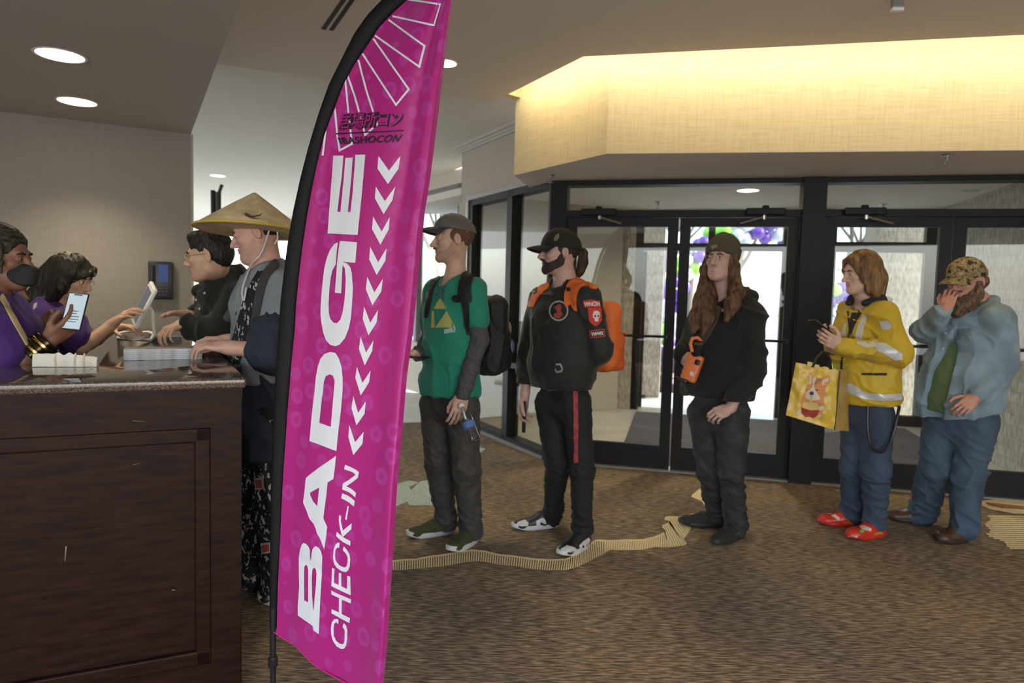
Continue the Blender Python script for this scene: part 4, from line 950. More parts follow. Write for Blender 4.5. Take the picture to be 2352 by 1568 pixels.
def head_sdf(S, T, R, sc, wide=1.0, jaw=1.0, nose=1.0, fat=0.0, ears=True, chin=1.0):
    L = lambda x, y, z: T+R@(sc*V(x*wide, y, z))
    q = sc
    S.ell(L(0, -.018, .035), V(.076*wide, .096, .088)*q, R, .03*q)
    S.ell(L(0, .032, -.03), V((.061+fat*.5)*wide, .058, .086)*q, R, .03*q)
    for x in (-1, 1):
        S.cone(L(x*.048*jaw, .0, -.062), L(x*.016, .066*chin, -.098), (.026+fat)*q, (.02+fat*.4)*q, .03*q)
        S.ell(L(x*.04, .058, -.02), V(.022, .022, .018)*q, R, .02*q)
    S.ell(L(0, .076*chin, -.1), V(.018, .016, .015)*q, R, .018*q)
    if fat > 0.004: S.ell(L(0, .03, -.108), V(.045, .05, .026)*q, R, .03*q)
    S.cone(L(-.03, .074, .025), L(.03, .074, .025), .0125*q, .0125*q, .014*q)
    for x in (-1, 1): S.ell(L(x*.032, .098, .003), V(.017, .018, .0125)*q, R, .012*q, 's')
    S.cone(L(0, .084, .014), L(0, .104+.006*nose, -.027), .0085*q, .0115*q, .012*q)
    S.ell(L(0, .105+.008*nose, -.033), V(.0115, .011, .0095)*q, R, .008*q)
    for x in (-1, 1): S.ell(L(x*.0125, .097, -.036), V(.0085, .012, .0075)*q, R, .006*q)
    S.cone(L(-.021, .085, -.057), L(0, .0925, -.0548), .0048*q, .0058*q, .006*q); S.cone(L(.021, .085, -.057), L(0, .0925, -.0548), .0048*q, .0058*q, .006*q)
    S.cone(L(-.019, .084, -.067), L(0, .091, -.0672), .005*q, .0064*q, .006*q); S.cone(L(.019, .084, -.067), L(0, .091, -.0672), .005*q, .0064*q, .006*q)
    S.cone(L(-.022, .0935, -.0612), L(0, .101, -.0605), .0022*q, .0028*q, .003*q, 's'); S.cone(L(.022, .0935, -.0612), L(0, .101, -.0605), .0022*q, .0028*q, .003*q, 's')
    for x in (-1, 1):
        S.ell(L(x*.0145, .098, .003)*0+L(x*.032, .0755, .003), V(.0135, .0125, .0125)*q, R, .004*q)
    if ears:
        for x in (-1, 1):
            Re = R@np.array(Matrix.Rotation(x*0.35, 3, 'Z')@Matrix.Rotation(-0.15, 3, 'X'))
            S.ell(L(x*.081, -.014, -.004), V(.008, .019, .032)*q, Re, .008*q)
            S.ell(L(x*.09, -.008, -.002), V(.008, .010, .018)*q, Re, .006*q, 's')
    return L
def hand(S, w, d, back, left, curl=(0.35, 0.45, 0.3), sc=1.0, spread=0.05, thumb=(0.7, 0.55, -0.35), tb=0.25, fing=None):
    """w wrist, d towards the knuckles, back = direction the back of the hand faces; curl = bend at the three finger joints"""
    y = nrm(d); z = nrm(np.array(back, float)-y*(np.array(back, float)@y)); x = np.cross(y, z)*(1 if left else -1)
    L = lambda a, b, c: w+sc*(x*a+y*b+z*c)
    mx = [.031, .0105, -.0105, -.030]; my = [.086, .091, .087, .078]
    S.ell(L(0, .052, -.002), V(.039, .048, .0145)*sc, np.stack([x, y, z], 1), .012)
    S.cone(L(0, -.015, 0), L(0, .03, 0), .025*sc, .024*sc, .02)
    S.ell(L(.026, .036, -.010), V(.016, .03, .014)*sc, np.stack([x, y, z], 1), .012)
    ln = [(.042, .026, .02), (.046, .03, .021), (.043, .027, .02), (.034, .021, .018)]; ra = [.0092, .0094, .009, .008]
    tips = []
    for i in range(4):
        c = curl if fing is None else fing[i]
        S.cone(L(mx[i]*.75, .03, 0), L(mx[i], my[i], 0), .0125*sc, (ra[i]+.002)*sc, .008)
        p = L(mx[i], my[i], 0.0); a = 0; sp = spread*(1.5-i)*0.8
        for j in range(3):
            a += c[j]+0.03*(i-1.5)*(1 if j == 0 else 0)
            dv = x*math.sin(sp)*math.cos(a)+y*math.cos(sp)*math.cos(a)-z*math.sin(a)
            p2 = p+dv*ln[i][j]*sc; r0 = ra[i]-.0009*j; S.cone(p, p2, r0*sc, (r0-.0009)*sc, .0035); p = p2
        tips.append(p)
    p = L(.024, .022, -.006); dv = nrm(x*thumb[0]+y*thumb[1]+z*thumb[2]); S.cone(p, p+dv*.042*sc, .0135*sc, .0115*sc, .010); p = p+dv*.042*sc
    for j, l in enumerate((.033, .027)):
        dv = nrm(dv+(y*0.6-x*0.5-z*0.25)*tb*(j+1)); p2 = p+dv*l*sc; S.cone(p, p2, (.0112-.001*j)*sc, (.0102-.0015*j)*sc, .004); p = p2
    return tips, p
def skin_mat(n, c): return mat('skin_'+n, c, 0.5, var=0.07, vscale=30, bump=0.12, bscale=500, spec=0.4, sss=0.06)
def tint(c, k): return tuple(min(1, max(0, a*b)) for a, b in zip(c, k))
def body(fig, label, name, skin, head, hands, legs=True, neck_r=0.058, arm=0.038, bare=None, lips=None, cut=None):
    """one continuous body mesh: head, neck, trunk, arms, hands and legs"""
    S = SDF(); T, R, sc, kw = head
    L = head_sdf(S, T, R, sc, **kw)
    nk = fig['nk']
    S.cone(L(0, -.022, -.055), nk+V(0, 0, .02), neck_r*sc*0.97, neck_r*1.04, .035)
    S.cone(nk+V(0, 0, .02), nk-V(0, 0, .06), neck_r*1.04, .08, .03)
    fig.torso(S, [(0, .135, .08, 0), (.35, .115, .075, 0), (.75, .14, .085, 0), (.92, .11, .06, 0)], .05)
    for sd in 'LR':
        if 'sh'+sd not in fig.J: continue
        a, e, w = fig['sh'+sd], fig['el'+sd], fig['wr'+sd]
        S.cone(nk-V(0, 0, .07), a, .055, .05, .03); S.cone(a, e, arm*1.1, arm*.95, .02); S.cone(e, lerp(e, w, .3), arm*.95, arm*1.0, .015); S.cone(lerp(e, w, .3), w, arm*1.0, arm*.72, .015)
        if sd in hands: hand(S, w, left=(sd == 'L'), **hands[sd])
    if legs:
        for sd in 'LR':
            h, k, a = fig['hp'+sd], fig['kn'+sd], fig['an'+sd]
            S.cone(h, k, .068, .046, .04); S.cone(k, lerp(k, a, .35), .046, .044, .02); S.cone(lerp(k, a, .35), a, .044, .032, .02)
            if 'to'+sd in fig.J:
                he, to = fig['he'+sd], fig['to'+sd]; hh = lerp(he, to, .2)+V(0, 0, .045); S.cone(a, hh, .034, .028, .02); S.cone(hh, lerp(he, to, .75)+V(0, 0, .034), .026, .018, .02)
    v, q = S.mesh(HB)
    # lips and stubble are regions of the same skin
    loc = (v-T)@R/sc; loc[:, 0] /= kw.get('wide', 1.0)
    c = loc[q].mean(1)
    fm = np.zeros(len(q), np.int32)
    lip = (np.abs(c[:, 0]) < .0235) & (c[:, 1] > .078) & (((c[:, 2]+.061)/.0105)**2+(c[:, 0]/.025)**2 < 1)
    fm[lip] = 1
    lc = lips or tint(skin, (0.84, 0.62, 0.60))
    o = mesh_np(name, v, q, [skin_mat(label[:12].replace(' ', '_'), skin), mat('lips_%.3f_%.3f' % (lc[0], lc[1]), lc, 0.4)], None, True, fig.base, fm)
    tag(o, label, 'person')
    fig.o = o; fig.T, fig.R, fig.sc, fig.kw = T, R, sc, kw; fig.L = L; fig.wide = kw.get('wide', 1.0)
    return o
def eyes(fig, iris=(0.05, 0.03, 0.02), brow=(0.06, 0.035, 0.02), gaze=(0, 1, 0), lid=0.0, browr=0.0042):
    L, R, q = fig.L, fig.R, fig.sc
    mw = mat('eye_white', (0.36, 0.34, 0.32), 0.3); mi = mat('iris_%.3f' % iris[0], iris, 0.1); mp = mat('pupil', (0.004, 0.004, 0.004), 0.05)
    g = R@nrm(gaze)
    for x in (-1, 1):
        c = L(x*.032, .0765, .003); m = MB(); m.ball(c, .0118*q, seg=16, rings=10); m.ball(c+g*.0068*q, .0063*q, seg=12, rings=8, mi=1); m.ball(c+g*.0105*q, .003*q, seg=10, rings=6, mi=2)
        m.build('eye', [mw, mi, mp], fig.o, smooth=True)
        S = SDF(); S.chain([L(x*.013, .0895, .0215), L(x*.03, .0895, .0255), L(x*.047, .078, .0195)], [browr*q, browr*1.1*q, browr*.5*q], .004)
        # upper lid
        v, f = S.mesh(.002); mesh_np('eyebrow', v, f, [mat('brow_%.3f' % brow[0], brow, 0.8)], fig.o, True, WORIG(fig.o))
        S = SDF(); S.ell(c+R@V(0, -.001, .0045)*q, V(.0155, .0135, .0105)*q, R, .003); 
        S.plane(c+R@V(0, 0, .0018-lid)*q, -(R@nrm(V(0, -.2, 1))))
        v, f = S.mesh(.0016)
        if len(f): mesh_np('eyelid', v, f, [fig.o.data.materials[0]], fig.o, True, WORIG(fig.o))
def hair_mat(n, c1, c2, stretch=(60, 60, 5), rough=0.42):
    m = mat('hair_'+n, c1, rough+.14, col2=c2, vscale=1.0, stretch=stretch, bump=0.0, spec=0.25)
    nt = m.node_tree; b = nt.nodes['Principled BSDF']
    if not any(x.type == 'BUMP' for x in nt.nodes):
        tn = [x for x in nt.nodes if x.type == 'TEX_NOISE'][0]; bp = nt.nodes.new('ShaderNodeBump'); bp.inputs['Strength'].default_value = 0.7; bp.inputs['Distance'].default_value = 0.006
        nt.links.new(tn.outputs['Fac'], bp.inputs['Height']); nt.links.new(bp.outputs[0], b.inputs['Normal'])
    return m
def strands(v, q, amp, fr, seed, T, R):
    n = vnormals(v, q); loc = (v-T)@R; w = vnoise(loc*V(14, 14, 7), seed+3)[:, None]*V(.5, .5, .1)
    d = vnoise(loc*np.array(fr)+w, seed)+0.5*vnoise(loc*np.array(fr)*2.2+w, seed+1)
    return v+n*(amp*d)[:, None]
def piece(fig, name, S, h, m, region=None, off=0.0, wr=None, st=None, pad=0.0, parent=None, rbox=None):
    v, q = S.mesh(h, region, off, pad, rbox)
    if wr: v = wrinkle(v, q, **wr)
    if st: v = strands(v, q, st[0], st[1], st[2], fig.T, fig.R)
    return mesh_np(name, v, q, m if isinstance(m, list) else [m], parent or fig.o, True, WORIG(parent or fig.o))
def jawfield(fig):
    S = SDF(); head_sdf(S, fig.T, fig.R, fig.sc, **{**fig.kw, 'ears': False}); return S
def beard(fig, name, m, off=0.006, region_pts=None, st=(0.003, (60, 60, 22), 3)):
    """hair on the jaw: the face surface lifted and kept to the jaw, chin and upper lip"""
    L, R, q = fig.L, fig.R, fig.sc
    Rg = SDF()
    for x in (-1, 1):
        Rg.chain([L(x*.074, -.004, -.015), L(x*.066, .012, -.058), L(x*.04, .062, -.088), L(x*.0, .088, -.102)], [.016*q, .024*q, .024*q, .026*q], .01)
        Rg.chain([L(x*.0, .104, -.0465), L(x*.022, .094, -.0505), L(x*.032, .08, -.075)], [.0072*q, .0075*q, .014*q], .004)
    Rg.ell(L(0, .098, -.0625), V(.021, .02, .0105)*q, R, .003, 's')
    return piece(fig, name, jawfield(fig), 0.003, m, Rg, off=off*q, st=st)
def cap(fig, m, mb=None, tilt=0.0, ln=.075, name='cap', up=0.0, under=None, rad=1.0, bz=.034, top=.138):
    ht = top
    """baseball cap: crown, curved peak, button and band"""
    T, R, q = fig.T, fig.R, fig.sc
    Rc = R@np.array(Matrix.Rotation(tilt, 3, 'X')); L = lambda x, y, z: T+Rc@(q*V(x*fig.wide, y, z))+V(0, 0, up)
    S = SDF(); S.ell(L(0, -.014, top-.104), V(.089*rad, .112*rad, .104)*q, Rc, .02); S.ell(L(0, .012, top-.084), V(.08*rad, .088*rad, .084)*q, Rc, .03); S.plane(L(0, .09, bz-.004), Rc@nrm(V(0, 0.05, -1)))
    S.ell(L(0, -.018, .0), V(.081*rad, .1*rad, .092)*q, Rc, .003, 's')
    c = piece(fig, name, S, .0035, m, wr=dict(amp=.0012, freq=(30, 30, 30), seed=4))
    b = MB(); n, k = 22, 8; vs = []
    for j in range(k+1):
        r = j/k
        for i in range(n+1):
            a = math.radians(-68+136*i/n); ex = ln*(math.cos(a)**0.7 if math.cos(a) > 0 else 0)
            x = math.sin(a)*.088*rad*(1+0.02*r); y = .008+math.cos(a)*.094*rad+ex*r; z = bz-0.016*r*r-.016*(abs(math.sin(a))**1.8)*(0.4+r*0.9)-0.006*r
            vs.append((x, y, z))
    top = [L(*p) for p in vs]; bot = [L(p[0], p[1], p[2]-.0042) for p in vs]; N = len(top)
    fs = [(j*(n+1)+i, j*(n+1)+i+1, (j+1)*(n+1)+i+1, (j+1)*(n+1)+i) for j in range(k) for i in range(n)]
    f2 = [(N+a, N+d, N+cc, N+bb) for a, bb, cc, d in fs]
    rim = [(k*(n+1)+i, k*(n+1)+i+1, N+k*(n+1)+i+1, N+k*(n+1)+i) for i in range(n)]
    b.add(top+bot, fs, 0); b.f += [tuple(x) for x in rim]; b.m += [0]*len(rim); b.f += f2; b.m += [1]*len(f2)
    b.build('peak', [mb or m, under or mb or m], c, smooth=True, auto=60)
    MB().lathe(L(0, -.012, ht+.0005), [(.007*q, 0), (.0065*q, .003*q), (.002*q, .0045*q)], axis=Rc[:, 2], seg=14).build('button', [m], c, smooth=True)
    fig.capL = L
    return c
def shoe(fig, sd, mu, ms, lab=None, name='shoe', hgt=.075, wid=.047, sole=.026, toe=.9, laces=None, flat=False):
    he, to = fig['he'+sd], fig['to'+sd]; d = to-he; ln = np.linalg.norm(d); y = d/ln; x = np.cross(y, V(0, 0, 1)); R = np.stack([x, y, V(0, 0, 1)], 1); an = fig['an'+sd]
    L = lambda a, b, c: he+x*a+y*(b*ln)+V(0, 0, c)
    S = SDF()
    S.lcone(L(0, .13, .038), L(0, .45, .038), x, (wid*.72, .034), (wid*.86, .036), .03); S.lcone(L(0, .45, .036), L(0, .80, .030), x, (wid*.86, .036), (wid*.92, .026), .03)
    S.ell(L(0, .80, .028), V(wid*.92, .2*ln, .030*toe/.9), R, .02)
    tp = L(0, .22, 0); tp = V(lerp(tp[0], an[0], .5), lerp(tp[1], an[1], .5), hgt+.012)
    S.lcone(L(0, .24, .04), tp, x, (wid*.75, .05), (wid*.72, .046), .03)
    S.lcone(L(0, .62, .038), L(0, .36, hgt-.005), x, (wid*.7, .022), (wid*.6, .026), .03)
    S.plane(V(0, 0, .012), (0, 0, -1))
    if not flat: S.plane(V(tp[0], tp[1], hgt), nrm(V(0, 0, 1)-y*0.15))
    u = piece(fig, name, S, .005, mu)
    if lab: u['label'] = lab
    # sole outline
    m = MB(); pr = []
    for i in range(40):
        a = 2*math.pi*i/40; s_ = math.sin(a); c_ = math.cos(a); w = wid*(1.03+0.10*c_-0.16*max(0, -c_)*0.6)
        pr.append((w*(abs(s_)**.8)*(1 if s_ > 0 else -1), .5+.515*(abs(c_)**.85)*(1 if c_ > 0 else -1)))
    ring = lambda g, z, lift=0: [L(p[0]*g, .5+(p[1]-.5)*g, z+lift*max(0, p[1]-.75)*.06) for p in pr]
    rs = [ring(.93, .0015, 1), ring(1.0, .008, 1), ring(1.0, sole-.004, 1), ring(.97, sole, 1)]
    vs = [p for r in rs for p in r]; fs = [(i*40+k, i*40+(k+1) % 40, (i+1)*40+(k+1) % 40, (i+1)*40+k) for i in range(3) for k in range(40)]+[tuple(range(39, -1, -1)), tuple(120+k for k in range(40))]
    m.add(vs, fs).build('sole', [ms], u, smooth=True, auto=45)
    fig.__dict__.setdefault('shoeL', {})[sd] = (L, u)
    if laces:
        m = MB()
        for i in range(4):
            b_ = .60-.06*i; z = .062+.0075*i*(hgt/.075)
            m.tube([L(-wid*.5, b_, z-.012), L(0, b_+.02, z+.004), L(wid*.5, b_, z-.012)], .003, 6)
        m.build('laces', [laces], u, smooth=True)
    return u
def glasses(fig, m, r=.021, w=.0013, name='glasses', lens=True, sq=0.8):
    L, q = fig.L, fig.sc; b = MB()
    for x in (-1, 1):
        b.tube([L(x*.033+r*1.12*math.cos(a), .1005-abs(x*.033+r*math.cos(a))*.12, .001+r*sq*math.sin(a)) for a in np.linspace(0, 2*math.pi, 21)[:-1]], w, 6, closed=True)
        b.tube([L(x*.056, .094, .006), L(x*.078, .04, .008), L(x*.082, -.01, .006), L(x*.08, -.028, -.012)], w, 6)
    b.tube([L(-.010, .101, .004), L(0, .103, .007), L(.010, .101, .004)], w, 6)
    return b.build(name, [m], fig.o, smooth=True)
def trousers(fig, m, r=(.105, .08, .062), hip=(.155, .11), top=0.10, name='trousers', wr=None, ank=0.05, hem=0.0, k=.045, crotch=.075):
    S = SDF(); hl, hr = fig['hpL'], fig['hpR']; c = (hl+hr)/2
    S.lcone(c+V(0, 0, .0), c+V(0, 0, top), fig.l, hip, (hip[0]*.93, hip[1]*.95), .04)
    for sd in 'LR':
        h, kn, a = fig['hp'+sd], fig['kn'+sd], fig['an'+sd]
        S.cone(h, kn, r[0], r[1], k if sd == 'L' else .03); e = a+V(0, 0, -.035); S.cone(kn, e, r[1], r[2], .02)
    lo = min(fig['anL'][2], fig['anR'][2])
    for sd in 'LR':
        a = fig['an'+sd]
    v, q = S.mesh(HC)
    # open ends are flattened at the hem height of each leg
    kz = (fig['knL'][2]+fig['knR'][2])/2; az = (fig['anL'][2]+fig['anR'][2])/2
    mask = lambda p: .45+.75*np.exp(-((p[:, 2]-kz)/.11)**2)+1.0*np.exp(-((p[:, 2]-az)/.10)**2)
    v = wrinkle(v, q, **(wr or dict(amp=.0055, freq=(13, 13, 21), seed=3)), mask=mask)
    return mesh_np(name, v, q, [m], fig.o, True, WORIG(fig.o))
def feet(fig, **k):
    for n, (x, y) in k.items(): fig.J[n] = G(x, y)
    return fig
def ankle(fig, sd, px, py):
    he, to = fig['he'+sd], fig['to'+sd]; fig.J['an'+sd] = at(px, py, lerp(he, to, .2)[1])
def facing(az, pitch=0.0, roll=0.0):
    """head axes: az degrees, 0 = towards the camera, 90 = towards the left of the picture, 180 = away; pitch down positive"""
    a = math.radians(az); f = V(-math.sin(a), -math.cos(a), 0); R = rot_axes(f)
    return R@np.array(Matrix.Rotation(-math.radians(pitch), 3, 'X'))@np.array(Matrix.Rotation(math.radians(roll), 3, 'Y'))
# ------------------------------------------------------------------ 1: green T-shirt, grey cap
F = Fig(3.80, 45, G(1040, 1245))
F.set(pel=(1034, 915), nk=(1046, 640), shL=(1090, 664, .18), shR=(1000, 670, -.18), elL=(1101, 780, .25, -.05), wrL=(1064, 906, .26, .06), elR=(985, 785, -.25, 0), wrR=(962, 812, -.2, .22), hpR=(1003, 930, -.085), hpL=(1062, 930, .085), knR=(1008, 1062, -.09, .03), knL=(1071, 1072, .09, .03))
feet(F, heR=(1040, 1222), toR=(934, 1236), heL=(1094, 1240), toL=(1030, 1272)); ankle(F, 'R', 1026, 1188); ankle(F, 'L', 1082, 1206)
hd = (F.at(1040, 550, 0, .02), facing(76, 2), 1.02, dict(nose=1.1, chin=1.0, wide=.96))
sk = (0.52, 0.33, 0.25)
body(F, 'person in green T-shirt and grey cap holding a water bottle, standing beside the flag', 'person', sk, hd, neck_r=.052, hands=
     dict(L=dict(d=V(-.25, -.25, -1), back=V(.3, -.9, 0), curl=(.25, .5, .4), tb=.6, thumb=(.45, .8, -.45)), R=dict(d=V(-.6, -.75, -.1), back=V(-.2, -.1, -1), curl=(.5, .6, .3), thumb=(.3, .9, -.3))))
eyes(F, (0.05, 0.06, 0.07), (0.10, 0.055, 0.03), (-.1, 1, -.05))
MH = hair_mat('brown', (0.085, 0.045, 0.025), (0.15, 0.085, 0.05), (120, 120, 40), .6)
rg = SDF(); L = F.L
for x in (-1, 1): rg.ell(L(x*.07, -.02, .02), V(.03, .045, .04)*F.sc, F.R, .01)
rg.ell(L(0, -.085, -.0), V(.075, .045, .065)*F.sc, F.R, .02)
piece(F, 'hair', jawfield(F), .003, MH, rg, off=.005, st=(.0015, (90, 90, 40), 2))
beard(F, 'stubble', mat('brown_stubble', (0.40, 0.25, 0.185), .8), .0012, st=(.001, (120, 120, 80), 4))
S = SDF(); S.chain([L(-.026, .09, -.053), L(0, .1025, -.0475), L(.026, .09, -.053)], [.0035, .006, .0035], .004); piece(F, 'moustache', S, .002, mat('brown_moustache', (0.14, 0.08, 0.05), .8))
M_capg = mat('grey_cap_cloth', (0.115, 0.105, 0.10), .85, bump=.3, bscale=300); cp = cap(F, M_capg, mat('cap_peak_dark', (0.035, 0.035, 0.04), .8), tilt=.10, ln=.078, bz=.058, top=.134, under=mat('peak_underside', (0.02, 0.022, 0.03), .8))
# undershirt sleeves
M_gs = mat('heather_grey_knit', (0.066, 0.064, 0.07), .9, var=.3, vscale=160, bump=.3, bscale=400)
S = SDF()
for sd in 'LR': S.cone(F['sh'+sd], F['el'+sd], .052, .05, .01); S.cone(F['el'+sd], lerp(F['el'+sd], F['wr'+sd], 1.0), .05, .041, .015)
piece(F, 'undershirt_sleeves', S, .006, M_gs, wr=dict(amp=.0035, freq=(22, 22, 30), seed=8))
M_green = mat('green_cotton', (0.010, 0.20, 0.135), .85, bump=.15, bscale=600, sheen=.1)
S = SDF(); F.torso(S, [(-.08, .195, .135, .01), (.1, .19, .13, .01), (.45, .18, .122, .015), (.72, .19, .122, .01), (.88, .165, .10, -.005), (.95, .1, .075, -.01)], .05)
for sd in 'LR': S.cone(lerp(F['nk'], F['sh'+sd], .35)-V(0, 0, .035), F['sh'+sd]-V(0, 0, .005), .06, .066, .03); S.cone(F['sh'+sd], lerp(F['sh'+sd], F['el'+sd], .58), .068, .072, .02)
nkp = F['nk']; S.plane(F.at(1034, 903)-F.l*0, V(0, 0, -1)); S.cone(nkp+V(0, 0, .09)-F.f*.0, nkp+V(0, 0, -.02)+F.f*.035, .062, .06, .01, 's')
sh = piece(F, 't_shirt', S, .0065, M_green, wr=dict(amp=.007, freq=(8, 8, 5), seed=21))
B1 = bvh_of(sh)
pr = lay('printed_triangles', [([[(1012, 682), (1026, 709), (996, 709)]], 0), ([[(1026, 714), (1046, 752), (1000, 752)]], 0), ([[(992, 714), (997, 714), (999, 752), (990, 752)]], 0)], B1, [mat('pale_gold_print', (0.45, 0.42, 0.13), .8)], sh, off=.0015, step=6)
lay('print_caption', [([[(1021, 756), (1046, 751), (1045, 762), (1020, 766)]], 0)], B1, [mat('grey_print', (0.30, 0.45, 0.42), .8)], sh, off=.0015, step=6)
nm = [(1020, 627), (1040, 640), (1060, 630)]
M_dg = mat('dark_grey_twill', (0.048, 0.044, 0.042), .85, bump=.3, bscale=400, var=.2, vscale=25)
trousers(F, M_dg, (.098, .078, .06), (.155, .105), .09)
M_olv = mat('olive_knit', (0.045, 0.048, 0.018), .9, bump=.5, bscale=300); M_sole = mat('pale_sole', (0.50, 0.49, 0.50), .6)
for sd in 'RL': shoe(F, sd, M_olv, M_sole, sole=.032, hgt=.085, laces=mat('dark_lace', (0.02, 0.02, 0.016), .9))
# sunglasses hanging at the collar
m = MB()
for (cx, cy) in ((1003, 664), (1012, 672)):
    c = at(cx, cy, 3.60); m.tube([c+V(.012*math.cos(a), -.012*math.cos(a)*.3, .03*math.sin(a)) for a in np.linspace(0, 6.283, 17)[:-1]], .002, 6, closed=True)
m.tube([at(1000, 652, 3.6), at(1008, 640, 3.62), at(1020, 634, 3.65)], .002, 6); m.tube([at(1000, 655, 3.59), at(990, 672, 3.59), at(988, 690, 3.58)], .002, 6)
tag(m.build('sunglasses', [M_blk], None, smooth=True, origin=at(1008, 668, 3.6)), 'folded sunglasses hanging at the collar of the green T-shirt', 'sunglasses')
# black backpack
def straps(fig, bv, polys, m, parent, thick=.012, name='shoulder_strap', off=.001):
    return [lay(name, [([spl(p, 4)], 0)], bv, [m], parent, off=off, thick=thick, step=6) for p in polys]
M_bkp = mat('black_nylon', (0.008, 0.008, 0.0085), .7, bump=.3, bscale=250)
Rb = rot_axes(-F.f); bc = F.at(1117, 775, .0, -.235)
bp = empty('backpack', bc*V(1, 1, 0)+V(0, 0, 1.0), 'black backpack worn over the green T-shirt', 'backpack')
S = SDF(); S.rbox(bc+V(0, 0, .015), (.145, .07, .225), Rb, .06, .02); S.rbox(bc-F.f*.07-V(0, 0, .07), (.12, .045, .125), Rb, .045, .02)
v, q = S.mesh(.007); v = wrinkle(v, q, .006, (12, 12, 9), 4); mesh_np('pack_body', v, q, [M_bkp], bp, True, WORIG(bp))
m = MB()
for (dx, dz, c) in ((.07, .05, 0), (.1, -.05, 1), (.05, -.12, 1)):
    p = bc-F.f*.11+F.l*dx+V(0, 0, dz); m.ball(p, (.018, .03, .045), seg=10, rings=8, mi=c)
m.build('side_trim', [mat('tan_leather_patch', (0.30, 0.19, 0.07), .6), mat('blue_grey_patch', (0.10, 0.13, 0.2), .6)], bp, smooth=True)
straps(F, B1, [[(1072, 612), (1090, 611), (1110, 622), (1102, 626), (1090, 632), (1082, 660), (1084, 690), (1074, 696), (1055, 690), (1056, 660), (1062, 630)], [(1064, 690), (1076, 690), (1078, 760), (1070, 762)], [(1004, 634), (1012, 632), (1006, 648), (996, 668), (990, 700), (984, 726), (978, 726), (981, 690), (989, 655)]], M_bkp, bp)
lay('chest_clip', [([[(1040, 685), (1050, 679), (1060, 682), (1060, 690), (1050, 696), (1041, 693)]], 0)], B1, [M_blk], bp, off=.012, thick=.008, step=8)
# water bottle and phone
wb = F.at(1070, 978, .26, .10); ax = nrm(at(1082, 1003, 3.5)-at(1060, 945, 3.55))
M_pet = glass_mat('clear_plastic', (.82, .86, .90), 3.0)
b0 = at(1061, 935, 3.52); bt = empty('water_bottle', b0, 'clear plastic water bottle hanging from fingers before dark grey trousers', 'bottle')
m = MB().lathe(b0, [(.013, 0), (.014, .02), (.030, .055), (.0325, .07), (.031, .10), (.0325, .12), (.031, .15), (.0325, .17), (.03, .185), (.02, .19)], axis=ax, seg=24); m.build('bottle_body', [M_pet], bt, smooth=True)
MB().lathe(b0-ax*.016, [(.0155, 0), (.0155, .017)], axis=ax, seg=20).build('cap', [mat('white_cap', (.7, .7, .72), .4)], bt)
MB().lathe(b0+ax*.085, [(.0333, 0), (.0333, .035)], axis=ax, seg=24).build('label_band', [mat('blue_label_band', (.10, .17, .42), .4)], bt)
def phone(name, c, y, z, label, w=.072, h=.148, t=.008, screen=None, mt=None, parent=None):
    y = nrm(y); z = nrm(np.array(z, float)-y*(np.array(z, float)@y)); x = np.cross(y, z)
    e = empty(name, c, label, 'phone'); MB().box(c, w, h, t, x, y, z, bev=.0035).build('case', [mt or M_blk], e, smooth=True)
    MB().box(c+z*(t/2+.0002), w*.9, h*.94, .0006, x, y, z).build('screen', [screen or mat('dark_screen', (.01, .011, .013), .08)], e); return e
phone('phone', at(966, 819, F.at(966, 819, -.18, .30)[1]), V(-.75, -.6, .05), V(-.2, -.2, 1), 'black phone held level in front of the green T-shirt')

# ------------------------------------------------------------------ 2: black bomber jacket, orange backpack
F = Fig(3.85, 45, G(1285, 1248))
F.set(pel=(1292, 905), nk=(1298, 655), shL=(1347, 688, .19), shR=(1247, 694, -.19), elL=(1378, 806, .27, -.07), wrL=(1322, 846, .12, .05), elR=(1219, 800, -.26, 0), wrR=(1205, 908, -.26, .08), hpR=(1264, 925, -.08), hpL=(1322, 925, .08), knR=(1280, 1064, -.08, .02), knL=(1336, 1076, .08, .03))
feet(F, heR=(1283, 1208), toR=(1176, 1216), heL=(1352, 1249), toL=(1284, 1281)); ankle(F, 'R', 1268, 1176); ankle(F, 'L', 1338, 1200)
hd = (F.at(1285, 579, 0, .01), facing(80, 0), 1.0, dict(nose=1.1, wide=.97)); sk = (0.47, 0.30, 0.25)
body(F, 'person in black bomber jacket with red patches, wearing an orange backpack', 'person', sk, hd, dict(R=dict(d=V(-.1, -.1, -1), back=V(-.7, .6, 0), curl=(.4, .6, .5), tb=.5, thumb=(.4, .85, -.4)), L=dict(d=V(-1, -.2, -.3), back=V(0, -1, 0))))
eyes(F, (0.02, 0.015, 0.012), (0.025, 0.017, 0.013), (-.1, 1, 0))
M_hd = hair_mat('dark_brown', (0.022, 0.014, 0.010), (0.055, 0.032, 0.02), (110, 110, 30), .5)
L = F.L; rg = SDF()
for x in (-1, 1): rg.ell(L(x*.07, -.025, .02), V(.03, .05, .035)*F.sc, F.R, .01)
rg.ell(L(0, -.09, .0), V(.075, .045, .05)*F.sc, F.R, .02)
piece(F, 'hair', jawfield(F), .003, M_hd, rg, off=.006, st=(.0015, (90, 90, 40), 2))
S = SDF(); S.chain([L(0, -.105, .02), L(.0, -.135, .0), L(.005, -.14, -.05), L(.01, -.125, -.10), L(.01, -.105, -.15)], [.016, .024, .028, .024, .01], .015)
piece(F, 'ponytail', S, .004, M_hd, st=(.004, (90, 90, 14), 5))
beard(F, 'beard', mat('dark_beard', (0.03, 0.02, 0.017), .8, bump=.5, bscale=400), .005)
cap(F, mat('black_cap_cloth', (0.009, 0.009, 0.008), .85, bump=.3, bscale=300), tilt=.05, ln=.085, bz=.03, top=.128)
